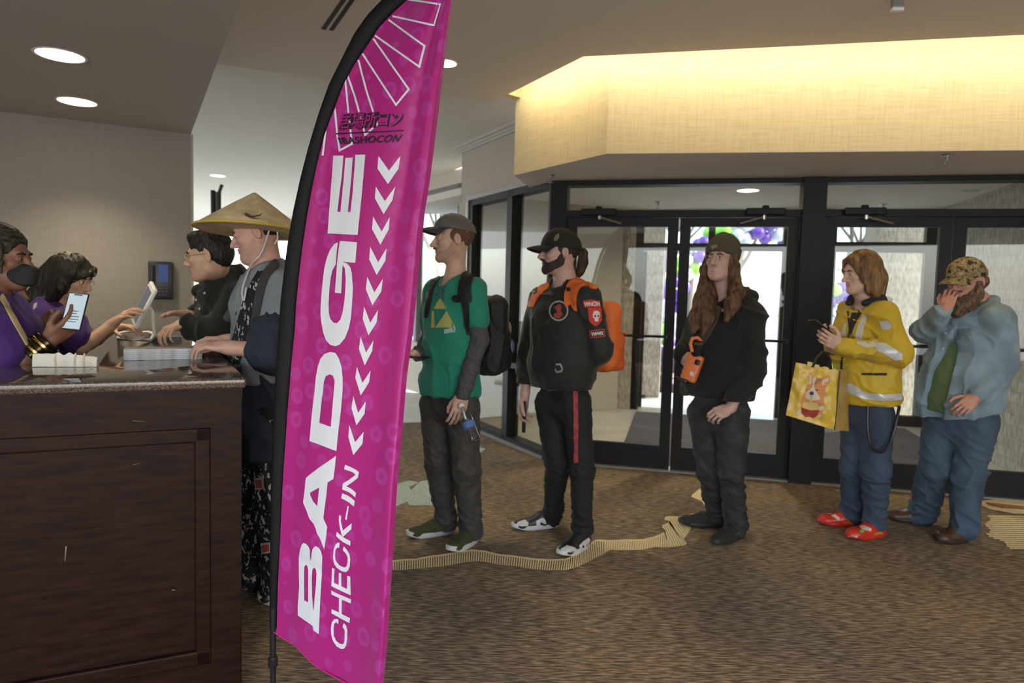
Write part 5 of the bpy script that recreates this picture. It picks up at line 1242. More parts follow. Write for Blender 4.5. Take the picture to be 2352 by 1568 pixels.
lay('cap_badge', [([[(1272, 549), (1276, 540), (1284, 536), (1285, 544), (1280, 552), (1274, 554)]], 0)], bvh_of([c for c in F.o.children if c.name.startswith('cap')]), [mat('khaki_badge', (0.16, 0.13, 0.09), .8)], F.o, off=.002, step=6)
M_bj = mat('black_bomber_cloth', (0.0075, 0.0078, 0.007), .75, bump=.2, bscale=350, sheen=.12)
S = SDF(); F.torso(S, [(.06, .168, .125, .0), (.13, .185, .14, .005), (.3, .20, .15, .015), (.55, .20, .145, .012), (.75, .20, .135, .01), (.88, .165, .105, 0), (.96, .095, .08, -.01)], .05)
for sd in 'LR':
    S.cone(lerp(F['nk'], F['sh'+sd], .35)-V(0, 0, .03), F['sh'+sd], .066, .074, .03); S.cone(F['sh'+sd], F['el'+sd], .077, .07, .025); S.cone(F['el'+sd], lerp(F['el'+sd], F['wr'+sd], .88), .07, .056, .025); S.cone(lerp(F['el'+sd], F['wr'+sd], .88), lerp(F['el'+sd], F['wr'+sd], 1.02), .046, .043, .01)
S.plane(F.at(1290, 889), V(0, 0, -1)); S.cone(F['nk']+V(0, 0, .1), F['nk']+F.f*.035-V(0, 0, .01), .06, .058, .008, 's')
jk = piece(F, 'bomber_jacket', S, .0065, M_bj, wr=dict(amp=.006, freq=(9, 9, 8), seed=31)); B2 = bvh_of(jk)
M_red = mat('red_patch', (0.50, 0.035, 0.02), .8); M_pw = mat('patch_white', (0.58, 0.55, 0.53), .8); M_pk = mat('patch_black', (.008, .008, .008), .8)
def circ(cx, cy, rx, ry, n=24): return [(cx+rx*math.cos(2*math.pi*i/n), cy+ry*math.sin(2*math.pi*i/n)) for i in range(n)]
pc = lay('chest_patch', [([circ(1284, 714, 22, 23)], 0)], B2, [M_pk], jk, off=.003, thick=.001, step=7)
lay('patch_ring', [([circ(1284, 714, 22, 23), circ(1284, 714, 18.5, 19.5)[::-1]], 0)], B2, [mat('grey_thread', (.30, .30, .31), .8)], pc, off=.0055, step=7)
lay('patch_emblem', [([[(1281, 700), (1287, 699), (1291, 706), (1288, 713), (1293, 720), (1288, 730), (1281, 731), (1275, 724), (1280, 716), (1276, 709)]], 0), ([circ(1280, 706, 5, 5, 10)], 0), ([circ(1277, 724, 5, 6, 10)], 0)], B2, [mat('dull_red_thread', (0.26, 0.035, 0.025), .8)], pc, off=.0055, step=7)
p1 = lay('arm_patch', [([[(1339, 690), (1358, 688), (1376, 691), (1379, 706), (1360, 704), (1342, 706)]], 0)], B2, [M_red], jk, off=.003, thick=.001, step=7)
bold_text('patch_lettering', 'WNON', [(1342, 703), (1377, 703), (1375, 692), (1341, 693)], B2, M_pw, p1, .0055, .04)
p2 = lay('arm_patch', [([[(1350, 706), (1380, 706), (1382, 735), (1376, 743), (1368, 749), (1358, 742), (1353, 735)]], 0)], B2, [M_red], jk, off=.003, thick=.001, step=7)
lay('skull_motif', [([[(1361, 722), (1363, 715), (1370, 713), (1376, 717), (1377, 726), (1374, 732), (1374, 738), (1366, 739), (1365, 732), (1361, 729)]], 0)], B2, [M_pw], p2, off=.0055, step=7)
lay('skull_eyes', [([circ(1366, 726, 2, 2.5, 8)], 0), ([circ(1373, 726, 1.8, 2.5, 8)], 0)], B2, [M_pk], p2, off=.007, step=7)
p3 = lay('arm_patch', [([[(1354, 759), (1388, 755), (1390, 773), (1356, 776)]], 0)], B2, [M_red], jk, off=.003, thick=.001, step=7)
lay('patch_field', [([[(1356, 761), (1386, 757), (1388, 771), (1358, 774)]], 0)], B2, [M_pk], p3, off=.0055, step=7)
bold_text('patch_lettering', 'VWWX', [(1359, 772), (1386, 769), (1385, 760), (1358, 763)], B2, M_pw, p3, .007, .05)
lay('zip', [([[(1252, 662), (1254, 662), (1243, 768), (1240, 768)]], 0), ([[(1236, 765), (1241, 765), (1239, 806), (1235, 806)]], 1)], B2, [mat('zip_tape', (.03, .03, .03), .5), mat('brass_zip', (.16, .12, .07), .4, metal=.6)], jk, off=.003, step=8)
lay('buckle', [([[(1277, 835), (1289, 834), (1294, 846), (1291, 854), (1279, 856), (1275, 850), (1276, 845), (1279, 851), (1288, 850), (1290, 845), (1286, 838), (1278, 839)]], 0)], B2, [M_grey], jk, off=.004, thick=.003, step=9)
M_bkj = mat('black_denim', (0.0085, 0.0085, 0.0095), .85, bump=.3, bscale=400)
tr = trousers(F, M_bkj, (.090, .067, .058), (.145, .1), .08, wr=dict(amp=.005, freq=(12, 12, 24), seed=13)); B2t = bvh_of(tr)
ly = lay('lanyard_strap', [([[(1316, 893), (1326, 893), (1328, 960), (1328, 1060), (1320, 1063), (1318, 960)]], 0), ([[(1316, 888), (1326, 888), (1326, 898), (1316, 898)]], 1)], B2t, [mat('red_lanyard', (0.42, 0.05, 0.03), .8, col2=(.18, .03, .06), vscale=45), mat('teal_clip', (.10, .42, .42), .6)], None, off=.006, thick=.002, step=8)
tag(ly, 'red patterned lanyard hanging down the black jeans from the waist', 'lanyard'); ly['label'] = 'red patterned lanyard hanging down black jeans below the bomber jacket'
lay('keys', [([[(1280, 892), (1292, 890), (1296, 900), (1290, 916), (1278, 920), (1272, 906)]], 0)], B2t, [M_blk], F.o, off=.004, thick=.012, step=9)
M_s1 = mat('sneaker_black_leather', (0.018, 0.018, 0.018), .45); M_s2 = mat('sneaker_white_leather', (0.56, 0.54, 0.52), .45)
for sd in 'RL':
    u = shoe(F, sd, M_s1, mat('white_rubber', (0.55, 0.54, 0.51), .6), sole=.03, hgt=.09, laces=mat('black_lace', (.012, .012, .012), .9)); bs = bvh_of(u); 
    if sd == 'R':
        lay('toe_panel', [([[(1190, 1198), (1206, 1193), (1214, 1200), (1212, 1208), (1196, 1208), (1186, 1204)]], 0)], bs, [M_s2], u, off=.0015, step=7); lay('side_panel', [([[(1232, 1196), (1246, 1188), (1256, 1196), (1282, 1200), (1284, 1205), (1262, 1210), (1232, 1209)]], 0)], bs, [M_s2], u, off=.0015, step=7)
        lay('side_stripe', [([[(1242, 1198), (1250, 1203), (1284, 1197), (1250, 1207), (1240, 1204)]], 0)], bs, [M_s1], u, off=.003, step=7)
    else:
        lay('toe_panel', [([[(1288, 1260), (1302, 1252), (1318, 1256), (1326, 1262), (1312, 1268), (1290, 1266)]], 0)], bs, [M_s2], u, off=.0015, step=7); lay('side_panel', [([[(1330, 1252), (1340, 1242), (1352, 1234), (1356, 1240), (1352, 1252), (1338, 1264), (1332, 1264)]], 0)], bs, [M_s2], u, off=.0015, step=7)
        lay('side_stripe', [([[(1338, 1251), (1344, 1256), (1356, 1239), (1344, 1259), (1337, 1258)]], 0)], bs, [M_s1], u, off=.003, step=7)
MO = mat('orange_nylon', (0.66, 0.135, 0.02), .65, bump=.2, bscale=250); MO2 = mat('deep_orange_nylon', (0.56, 0.085, 0.02), .65, bump=.2, bscale=250)
Rb = rot_axes(-F.f); bc = F.at(1374, 772, .0, -.235)
bp = empty('backpack', bc*V(1, 1, 0)+V(0, 0, 1.0), 'bright orange backpack worn over a black bomber jacket', 'backpack')
S = SDF(); S.rbox(bc+V(0, 0, .0), (.14, .07, .205), Rb, .06, .02); v, q = S.mesh(.006); v = wrinkle(v, q, .004, (9, 9, 9), 4); pbd = mesh_np('pack_body', v, q, [MO], bp, True, WORIG(bp))
S = SDF(); S.rbox(bc-F.f*.07-V(0, 0, .09), (.128, .05, .115), Rb, .045, .02); v, q = S.mesh(.006); v = wrinkle(v, q, .004, (9, 9, 9), 6); mesh_np('front_pocket', v, q, [MO2], bp, True, WORIG(bp))
m = MB(); c = bc-F.f*.10; m.tube([c+F.l*.13+V(0, 0, .02), c-F.f*.015+V(0, 0, .028), c-F.l*.13+V(0, 0, .02)], .006, 8); m.build('pocket_flap_seam', [MO], bp, smooth=True)
straps(F, B2, [[(1310, 648), (1326, 641), (1346, 643), (1362, 652), (1368, 664), (1360, 664), (1346, 656), (1334, 660), (1326, 676), (1324, 700), (1326, 714), (1318, 712), (1312, 700), (1300, 706), (1297, 690), (1300, 668)], [(1262, 652), (1248, 656), (1232, 668), (1222, 684), (1217, 702), (1224, 706), (1232, 690), (1246, 672), (1258, 662)]], MO, bp)
lay('strap_buckle', [([[(1302, 664), (1312, 662), (1314, 670), (1304, 672)]], 0)], B2, [M_blk], bp, off=.014, thick=.004, step=9); lay('strap_buckle', [([[(1228, 668), (1236, 664), (1238, 672), (1230, 676)]], 0)], B2, [M_blk], bp, off=.014, thick=.004, step=9)
m = MB(); c0 = lerp(F['elR'], F['wrR'], 1.0); pp = at(1204, 962, c0[1]-.05); m.box(pp, .014, .02, .16, nrm(F.f), F.l, V(0.02, 0, 1), bev=.004); m.box(pp+V(0, 0, .09), .012, .016, .03, nrm(F.f), F.l, bev=.003)
tag(m.build('vape_pen', [M_blk], None, smooth=True, origin=pp), 'slim black pen device hanging from lowered fingers of bomber jacket wearer', 'pen device')

# ------------------------------------------------------------------ 3: black hoodie, beanie, long hair, camera
F = Fig(4.05, 45, G(1640, 1230))
F.set(pel=(1648, 930), nk=(1664, 694), shL=(1722, 722, .19), shR=(1616, 732, -.19), elL=(1728, 850, .29, -.05), wrL=(1676, 938, .22, .12), elR=(1590, 800, -.29, -.02), wrR=(1566, 818, -.2, .22), hpR=(1618, 950, -.09), hpL=(1682, 950, .09), knR=(1634, 1076, -.09, .03), knL=(1680, 1086, .09, .03))
feet(F, heR=(1656, 1210), toR=(1558, 1204), heL=(1708, 1227), toL=(1636, 1254)); ankle(F, 'R', 1644, 1180); ankle(F, 'L', 1692, 1198)
hd = (F.at(1657, 598, 0, .02), facing(40, -5), 1.04, dict(nose=1.15, wide=.95)); sk = (0.60, 0.42, 0.35)
body(F, 'person in black hoodie and olive beanie with long brown hair, holding an orange camera', 'person', sk, hd, dict(R=dict(d=V(.25, -.6, -.25), back=V(-.6, -.5, .25), curl=(.8, .9, .5), tb=.5), L=dict(d=V(-.85, -.4, -.25), back=V(-.1, -.7, .6), curl=(.9, .9, .6), tb=.8, thumb=(.3, .9, -.4))))
eyes(F, (0.06, 0.07, 0.08), (0.09, 0.05, 0.03), (.2, 1, .12))
glasses(F, mat('thin_silver_wire', (.5, .47, .45), .3, metal=.8), .020, .0010)
L = F.L; q_ = F.sc
MHL = hair_mat('long_brown', (0.045, 0.024, 0.014), (0.15, 0.08, 0.042), (55, 55, 6), .42)
S = SDF()
S.chain([L(.074, .01, .03), L(.085, .01, -.05), at(1612, 690, 3.98), at(1598, 730, 3.95), at(1594, 762, 3.93)], [.024, .032, .04, .036, .012], .03)
S.chain([L(.07, -.03, .0), at(1634, 680, 4.05), at(1622, 730, 3.92), at(1615, 768, 3.9)], [.03, .045, .045, .012], .03)
S.chain([L(-.074, .012, .03), L(-.084, .014, -.05), at(1692, 670, 3.93), at(1682, 700, 3.86), at(1668, 735, 3.84)], [.022, .03, .042, .04, .012], .03)
S.chain([L(0, -.08, .02), L(0, -.10, -.06), L(0, -.1, -.14)], [.05, .06, .05], .03)
head_sdf(SUB := SDF(), F.T, F.R, F.sc, **{**F.kw, 'ears': False})
piece(F, 'long_hair', S, .0045, MHL, st=(.007, (60, 60, 5), 3))
M_bn = mat('olive_rib_knit', (0.062, 0.055, 0.032), .95, bump=.8, bscale=120, stretch=(1, 1, .15))
S = SDF(); Rt = F.R@np.array(Matrix.Rotation(.22, 3, 'X')); S.ell(L(0, -.02, .058), V(.088, .104, .092)*q_, Rt, .02); S.ell(L(0, -.045, .105), V(.06, .07, .055)*q_, Rt, .03); S.plane(L(0, .06, .036), F.R@nrm(V(0, .18, -1)))
bn = piece(F, 'beanie', S, .004, M_bn, wr=dict(amp=.003, freq=(18, 18, 10), seed=2))
S = SDF(); S.ell(L(0, -.02, .05), V(.094, .112, .10)*q_, Rt, .02); S.plane(L(0, .06, .034), F.R@nrm(V(0, .18, -1))); S.plane(L(0, .06, .082), F.R@nrm(V(0, -.1, 1))); piece(F, 'cuff', S, .004, M_bn, wr=dict(amp=.002, freq=(18, 18, 10), seed=3), parent=bn)
lay('beanie_tag', [([[(1633, 566), (1646, 561), (1648, 568), (1635, 573)]], 0)], bvh_of([c for c in bn.children]), [mat('tan_tag', (.22, .18, .11), .8)], bn, off=.003, step=8)
M_hoo = mat('black_fleece', (0.0062, 0.0066, 0.0058), .92, bump=.3, bscale=300, sheen=.08)
S = SDF(); F.torso(S, [(.0, .185, .135, .0), (.1, .205, .15, .005), (.35, .215, .155, .012), (.6, .21, .15, .01), (.78, .205, .14, .01), (.9, .17, .11, 0), (.97, .10, .085, -.01)], .05)
for sd in 'LR':
    S.cone(lerp(F['nk'], F['sh'+sd], .35)-V(0, 0, .03), F['sh'+sd]-V(0, 0, .01), .07, .08, .03); S.cone(F['sh'+sd], F['el'+sd], .084, .082, .025); S.cone(F['el'+sd], lerp(F['el'+sd], F['wr'+sd], .9), .08, .058, .025); S.cone(lerp(F['el'+sd], F['wr'+sd], .9), F['wr'+sd], .046, .042, .01)
S.plane(F.at(1645, 908), V(0, 0, -1)); S.cone(F['nk']+V(0, 0, .1), F['nk']+F.f*.04-V(0, 0, .005), .06, .06, .008, 's')
ho = piece(F, 'hoodie', S, .0065, M_hoo, wr=dict(amp=.009, freq=(8, 8, 6), seed=41)); B3 = bvh_of(ho)
S = SDF(); nk = F['nk']; b0 = nk-F.f*.085
S.chain([nk+F.l*.105+F.f*.03+V(0, 0, -.01), b0+F.l*.1+V(0, 0, .03), b0-F.f*.02+V(0, 0, .04), b0-F.l*.1+V(0, 0, .03), nk-F.l*.105+F.f*.03+V(0, 0, -.01)], [.035, .05, .06, .05, .035], .04); S.ell(b0-F.f*.035-V(0, 0, .02), (.1, .07, .085), rot_axes(F.f), .04)
piece(F, 'hood', S, .006, M_hoo, wr=dict(amp=.006, freq=(14, 14, 14), seed=5), parent=ho)
lay('chest_print', [([[(1648, 702), (1655, 706), (1675, 716), (1674, 722), (1660, 716), (1650, 710)]], 0)], B3, [mat('pink_print', (.42, .22, .22), .8)], ho, off=.0015, step=7)
tr = trousers(F, mat('washed_black_denim', (0.022, 0.0225, 0.0245), .85, bump=.3, bscale=400, var=.35, vscale=14), (.102, .078, .06), (.165, .115), .08, wr=dict(amp=.007, freq=(11, 11, 22), seed=23))
for sd in 'RL': shoe(F, sd, mat('black_canvas', (.016, .017, .013), .85), mat('black_rubber', (.022, .022, .02), .6), sole=.028, hgt=.08)
u = F.shoeL['L'][1]; lay('side_stripe', [([[(1690, 1225), (1700, 1220), (1706, 1216), (1706, 1221), (1698, 1226), (1690, 1231)]], 0)], bvh_of(u), [mat('dull_olive', (.07, .07, .05), .8)], u, off=.002, step=8)
# camera with its strap
cc = at(1589, 838, 3.80); cm = empty('camera', cc, 'orange and black camera held at the waist of the black hoodie', 'camera')
y = nrm(at(1572, 872, 3.8)-at(1598, 800, 3.8)); x = nrm(V(-.55, -.8, 0)-y*(V(-.55, -.8, 0)@y)); z = np.cross(x, y)
MB().box(at(1590, 845, 3.80), .055, .155, .085, x, y, z, bev=.012).build('camera_body', [mat('orange_rubber', (.62, .16, .045), .5)], cm, smooth=True)
MB().lathe(at(1601, 805, 3.79), [(.03, -.03), (.034, -.01), (.034, .02), (.03, .05), (.024, .052)], axis=-y*0.8+x*.5, seg=22).build('lens_barrel', [M_blk], cm, smooth=True)
MB().tube([at(1590, 808, 3.76), at(1586, 790, 3.77), at(1590, 777, 3.78), at(1602, 775, 3.79), at(1610, 784, 3.8)], .010, 8).build('grip_loop', [mat('orange_rubber', (.62, .16, .045), .5)], cm, smooth=True)
MB().box(at(1602, 832, 3.765), .012, .03, .03, x, y, z, bev=.004).build('dial', [M_blk], cm, smooth=True); MB().box(at(1589, 858, 3.762), .004, .022, .022, x, y, z).build('logo_square', [mat('pale_logo', (.6, .5, .45), .6)], cm); MB().box(at(1566, 872, 3.8), .06, .02, .08, x, y, z, bev=.006).build('bottom_plate', [M_blk], cm, smooth=True)
lay('neck_strap', [([[(1658, 708), (1647, 704), (1632, 738), (1612, 770), (1603, 782), (1616, 792), (1630, 772), (1648, 740)]], 0)], B3, [mat('olive_webbing', (.055, .047, .03), .8)], cm, off=.004, thick=.003, step=8)
# ------------------------------------------------------------------ 4: yellow jacket, brown hair
F = Fig(4.15, 32, G(1965, 1220))
F.set(pel=(1992, 935), nk=(1990, 694), shL=(2030, 722, .185), shR=(1960, 716, -.185), elL=(2062, 812, .26, -.03), wrL=(1930, 794, .13, .29), elR=(1952, 812, -.24, .02), wrR=(1912, 803, -.08, .30), hpR=(1968, 950, -.085), hpL=(2012, 950, .085), knR=(1964, 1078, -.085, .02), knL=(2012, 1086, .085, .02))
feet(F, heR=(1972, 1208), toR=(1878, 1202), heL=(2032, 1226), toL=(1946, 1238)); ankle(F, 'R', 1960, 1172); ankle(F, 'L', 2010, 1186)
hd = (F.at(1976, 626, 0, .02), facing(82, 10), 1.0, dict(nose=1.15, wide=.95)); sk = (0.56, 0.36, 0.27)
body(F, 'person in yellow reflective jacket and jeans with shoulder-length brown hair, looking at a phone', 'person', sk, hd, dict(
    L=dict(d=V(-.85, -.25, .35), back=V(-.35, -.85, -.1), curl=(.7, .8, .5), tb=.5), R=dict(d=V(-.7, .1, .7), back=V(-.6, .3, -.6), curl=(.5, .7, .5), tb=.4, thumb=(.2, .9, -.4))))
eyes(F, (0.05, 0.04, 0.03), (0.10, 0.055, 0.03), (0, 1, -.3))
L = F.L; q_ = F.sc
MHB = hair_mat('streaked_brown', (0.075, 0.036, 0.018), (0.30, 0.17, 0.075), (38, 38, 2.2), .4)
S = SDF()
S.ell(L(0, -.022, .042), V(.09, .108, .097)*q_, F.R, .02)
for x in (-1, 1):
    S.chain([L(x*.07, -.01, .04), L(x*.088, -.012, -.03), L(x*.086, -.02, -.10), L(x*.075, -.035, -.155)], [.03*q_, .04*q_, .043*q_, .022*q_], .03)
    S.chain([L(x*.04, .055, .075), L(x*.074, .05, .02), L(x*.08, .035, -.05)], [.025*q_, .018*q_, .012*q_], .02)
S.chain([L(0, -.09, .03), L(0, -.105, -.05), L(0, -.1, -.14)], [.045*q_, .055*q_, .045*q_], .03)
S.ell(L(0, .10, -.03), V(.066, .062, .098)*q_, F.R, .012, 's'); S.ell(L(0, .115, .03), V(.05, .05, .04)*q_, F.R, .012, 's')
piece(F, 'hair', S, .0042, MHB, st=(.0035, (80, 80, 4), 6))
M_yel = mat('yellow_shell_cloth', (0.52, 0.345, 0.012), .6, bump=.15, bscale=200, var=.06, vscale=6, sheen=.1); M_rf = mat('silver_reflective_tape', (0.52, 0.52, 0.54), .35, metal=.15); M_col = mat('black_lining', (.014, .014, .016), .8)
S = SDF(); F.torso(S, [(.0, .19, .14, .0), (.2, .195, .145, .005), (.45, .195, .14, .01), (.72, .195, .13, .01), (.88, .165, .105, 0), (.96, .10, .085, -.01)], .05)
for sd in 'LR':
    S.cone(lerp(F['nk'], F['sh'+sd], .35)-V(0, 0, .03), F['sh'+sd]-V(0, 0, .005), .068, .08, .03); S.cone(F['sh'+sd], F['el'+sd], .083, .076, .025); S.cone(F['el'+sd], lerp(F['el'+sd], F['wr'+sd], .93), .074, .052, .025)
S.plane(F.at(2000, 927), V(0, 0, -1)); S.cone(F['nk']+V(0, 0, .1), F['nk']+F.f*.06-V(0, 0, .02), .058, .06, .008, 's')
jk = piece(F, 'yellow_jacket', S, .0065, M_yel, wr=dict(amp=.008, freq=(8, 8, 9), seed=51)); B4 = bvh_of(jk)
S = SDF(); nk = F['nk']; S.chain([nk+F.f*.10+F.l*.05-V(0, 0, .005), nk+F.l*.085+V(0, 0, .015), nk-F.f*.06+V(0, 0, .035), nk-F.l*.085+V(0, 0, .015), nk+F.f*.10-F.l*.05-V(0, 0, .005)], [.02, .032, .036, .032, .02], .02); piece(F, 'collar', S, .005, M_col, parent=jk)
lay('undershirt', [([[(1962, 700), (1975, 690), (1990, 700), (1978, 722), (1964, 745), (1955, 770), (1950, 760), (1953, 730)]], 0)], B4, [mat('black_tee', (.02, .02, .022), .85)], jk, off=.002, step=7)
lay('zip', [([[(1946, 714), (1950, 714), (1954, 762), (1950, 776), (1947, 776), (1950, 760)]], 0), ([[(1931, 820), (1936, 820), (1933, 924), (1929, 924)]], 0)], B4, [M_col], jk, off=.003, step=8)
lay('reflective_band', [([[(1936, 878), (1960, 882), (1985, 900), (2030, 906), (2070, 902), (2070, 918), (2030, 920), (1982, 916), (1955, 904), (1936, 894)]], 0)], B4, [M_rf], jk, off=.0045, step=7)
lay('reflective_band', [([[(1983, 722), (1994, 726), (1985, 752), (1980, 776), (1992, 790), (2014, 780), (2014, 796), (1990, 798), (1966, 790), (1964, 770), (1972, 744)]], 0)], B4, [mat('pale_tape', (.5, .48, .40), .6)], jk, off=.004, step=7)
lay('reflective_band', [([[(1940, 745), (1945, 742), (1944, 772), (1934, 780), (1931, 772)]], 0)], B4, [mat('pale_tape', (.5, .48, .40), .6)], jk, off=.004, step=7)
lay('sleeve_band', [([[(2012, 788), (2032, 788), (2052, 800), (2072, 812), (2072, 826), (2055, 826), (2030, 812), (2010, 804)]], 0)], B4, [M_rf], jk, off=.0045, step=7); lay('sleeve_patch', [([[(2020, 738), (2038, 734), (2050, 748), (2044, 756), (2026, 756)]], 0)], B4, [M_rf], jk, off=.0045, step=7)
lay('pocket_slit', [([[(1978, 856), (2038, 856), (2036, 862), (1980, 861)]], 0)], B4, [M_col], jk, off=.003, step=8)
lay('cuff', [([[(1926, 778), (1934, 776), (1940, 800), (1932, 806), (1924, 800)]], 0)], B4, [mat('yellow_cuff', (.5, .34, .02), .7)], jk, off=.003, step=8)
M_bj4 = mat('blue_denim_mid', (0.036, 0.053, 0.088), .85, bump=.3, bscale=400, var=.25, vscale=9, stretch=(1, 1, .4))
trousers(F, M_bj4, (.095, .08, .066), (.15, .11), .08, wr=dict(amp=.006, freq=(10, 10, 20), seed=33))
M_cl = mat('red_clog_foam', (0.56, 0.032, 0.018), .35, var=.08, vscale=20)
for sd in 'RL':
    u = shoe(F, sd, M_cl, M_cl, sole=.026, hgt=.082, wid=.053, toe=1.3, name='clog'); bs = bvh_of(u)
    if sd == 'L': lay('clog_print', [([[(1974, 1208), (1984, 1206), (2002, 1214), (2000, 1220), (1980, 1216)]], 0)], bs, [mat('cream_print', (.62, .5, .38), .6)], u, off=.002, step=6); lay('clog_charm', [([circ(1979, 1220, 5, 4, 12)], 0)], bs, [mat('green_charm', (.18, .42, .05), .5)], u, off=.003, thick=.004, step=6); lay('side_flame', [([[(2006, 1226), (2016, 1220), (2024, 1220), (2030, 1228), (2016, 1234), (2004, 1238)]], 0)], bs, [mat('orange_print', (.6, .2, .02), .5)], u, off=.002, step=6); lay('toe_stripe', [([[(1948, 1229), (1970, 1231), (1970, 1234), (1948, 1232)]], 0)], bs, [mat('cream_print', (.62, .5, .38), .6)], u, off=.002, step=6)
    else: lay('clog_print', [([[(1908, 1184), (1918, 1180), (1930, 1190), (1926, 1194)]], 0)], bs, [mat('cream_print', (.62, .5, .38), .6)], u, off=.002, step=6); lay('side_flame', [([[(1926, 1206), (1940, 1198), (1952, 1198), (1960, 1204), (1944, 1210)]], 0)], bs, [mat('orange_print', (.6, .2, .02), .5)], u, off=.002, step=6)
phone('phone', at(1886, 752, F.at(1886, 752, .02, .40)[1]), V(-.62, -.1, .42), V(.55, .2, .75), 'black phone held up in both hands by yellow jacket wearer', screen=mat('phone_glow', (.5, .55, .6), .2, emit=.35))
p0 = F.at(1878, 842, 0, .30)
# tote bag hanging from the far wrist
Yb = F['wrR'][1]-.10
tb = empty('tote_bag', at(1880, 980, Yb), 'crinkled yellow tote bag printed with a corgi dog, hanging from a wrist', 'bag')
fr_ = [(1828, 832), (1929, 851), (1916, 987), (1805, 953)]
def bag(x, y, d=0.0): return at(x, y, Yb-.03+d)
n_ = 26; vs = []
for j in range(n_+1):
    for i in range(n_+1):
        u, w = i/n_, j/n_
        p = (1-u)*(1-w)*np.array(fr_[0])+u*(1-w)*np.array(fr_[1])+u*w*np.array(fr_[2])+(1-u)*w*np.array(fr_[3])
        dd_ = .010*float(vnoise(V(u*4, w*5, 1.0), 3))+.007*float(vnoise(V(u*9, w*10, 2.0), 4))-.02*math.sin(math.pi*u)*math.sin(math.pi*min(1, w*1.1))
        vs.append(bag(p[0], p[1], dd_+.06*(u-.5)*-1))
fs = [(j*(n_+1)+i, (j+1)*(n_+1)+i, (j+1)*(n_+1)+i+1, j*(n_+1)+i+1) for j in range(n_) for i in range(n_)]
M_bag = mat('yellow_laminate', (0.62, 0.40, 0.05), .35, var=.12, vscale=14); M_bag2 = mat('tan_laminate', (0.42, 0.27, 0.07), .4, var=.1, vscale=12)
bf = mesh_np('front_panel', vs, np.array(fs), [M_bag], tb, True, WORIG(tb))
m = MB(); a0, a1, b0_, b1_ = bag(1929, 851, -.03), bag(1916, 987, -.03), at(1946, 850, Yb+.10), at(1950, 990, Yb+.08)
c0_, c1_ = at(1850, 838, Yb+.14), at(1838, 962, Yb+.12); d0_, d1_ = bag(1828, 832, .03), bag(1805, 953, .03)
m.add([a0, a1, b1_, b0_], [(0, 1, 2, 3)]); m.add([b0_, b1_, c1_, c0_], [(0, 1, 2, 3)]); m.add([c0_, c1_, d1_, d0_], [(0, 1, 2, 3)]); m.add([a1, d1_, c1_, b1_], [(0, 1, 2, 3)]); m.build('gusset', [M_bag2], tb)
MB().tube([a0-V(0, .003, 0), lerp(a0, a1, .5)-V(0, .003, 0), a1-V(0, .003, 0)], .0035, 6).build('edge_piping', [M_blk], tb, smooth=True)
wr_ = F['wrR']; m = MB()
m.tube([bag(1866, 842, -.006), at(1876, 822, Yb), at(1890, 806, Yb+.02), wr_+V(0.01, 0, -.03)], .006, 8, flat=(1.6, .5)); m.build('handle', [M_blk], tb, smooth=True)
m = MB(); m.tube([bag(1908, 848, -.006), at(1906, 826, Yb), at(1900, 812, Yb+.02), wr_+V(0.015, 0, -.03)], .006, 8, flat=(1.6, .5)); m.build('handle', [M_blk], tb, smooth=True)
for (x, y) in ((1860, 836), (1876, 842), (1896, 847), (1914, 851)): MB().add([bag(x-6, y+4), bag(x+6, y+6), bag(x+6, y-4), bag(x-5, y-6)], [(0, 1, 2, 3)]).build('top_tab', [mat('pale_yellow_tab', (.55, .42, .14), .5)], tb)
BB = bvh_of(bf); s8 = 180/1568.
def cb(pts): return [(1790+x*s8, 820+y*s8) for x, y in pts]
M_o = mat('print_orange', (.58, .22, .06), .6); M_cr = mat('print_cream', (.60, .50, .36), .6); M_br = mat('print_brown', (.34, .13, .05), .6); M_dr = mat('print_red', (.30, .02, .012), .6); M_dk = mat('print_dark', (.03, .02, .02), .6)
it = [([cb([(430, 960), (450, 790), (520, 700), (900, 740), (890, 860), (905, 960), (880, 1080), (820, 1170), (700, 1210), (560, 1190), (440, 1110)])], 0), ([cb([(505, 760), (520, 660), (560, 570), (585, 480), (570, 400), (590, 330), (620, 295), (655, 340), (665, 420), (720, 390), (780, 420), (860, 410), (960, 370), (1010, 380), (1005, 460), (970, 540), (925, 600), (920, 680), (945, 740), (880, 800), (840, 850), (700, 880), (560, 850)])], 0)]
dg = lay('dog_print', it, BB, [M_o], tb, off=.0012, step=7)
lay('dog_markings', [([cb([(670, 410), (720, 395), (735, 440), (700, 520), (700, 620), (740, 700), (790, 770), (860, 790), (800, 850), (680, 865), (560, 840), (510, 780), (540, 700), (620, 640), (680, 560), (665, 480)])], 0), ([cb([(590, 360), (620, 320), (645, 370), (650, 500), (615, 540), (590, 460)])], 0), ([cb([(850, 470), (940, 420), (990, 410), (970, 500), (900, 580), (860, 560)])], 0), ([cb([(340, 1100), (400, 1020), (435, 1060), (430, 1150), (370, 1160)])], 0), ([cb([(780, 1000), (860, 960), (900, 1000), (870, 1060), (800, 1060)])], 0), ([cb([(740, 1190), (820, 1120), (850, 1160), (810, 1210)])], 0)], BB, [M_cr], dg, off=.002, step=7)
lay('dog_patch', [([cb([(735, 450), (790, 420), (880, 440), (850, 480), (760, 520), (710, 580), (705, 520)])], 0)], BB, [M_br], dg, off=.0026, step=7)
lay('bowl_print', [([cb([(440, 1000), (520, 1030), (620, 1060), (810, 1060), (760, 1150), (680, 1225), (600, 1190), (520, 1205), (450, 1110)])], 0)], BB, [M_dr], dg, off=.0028, step=7)
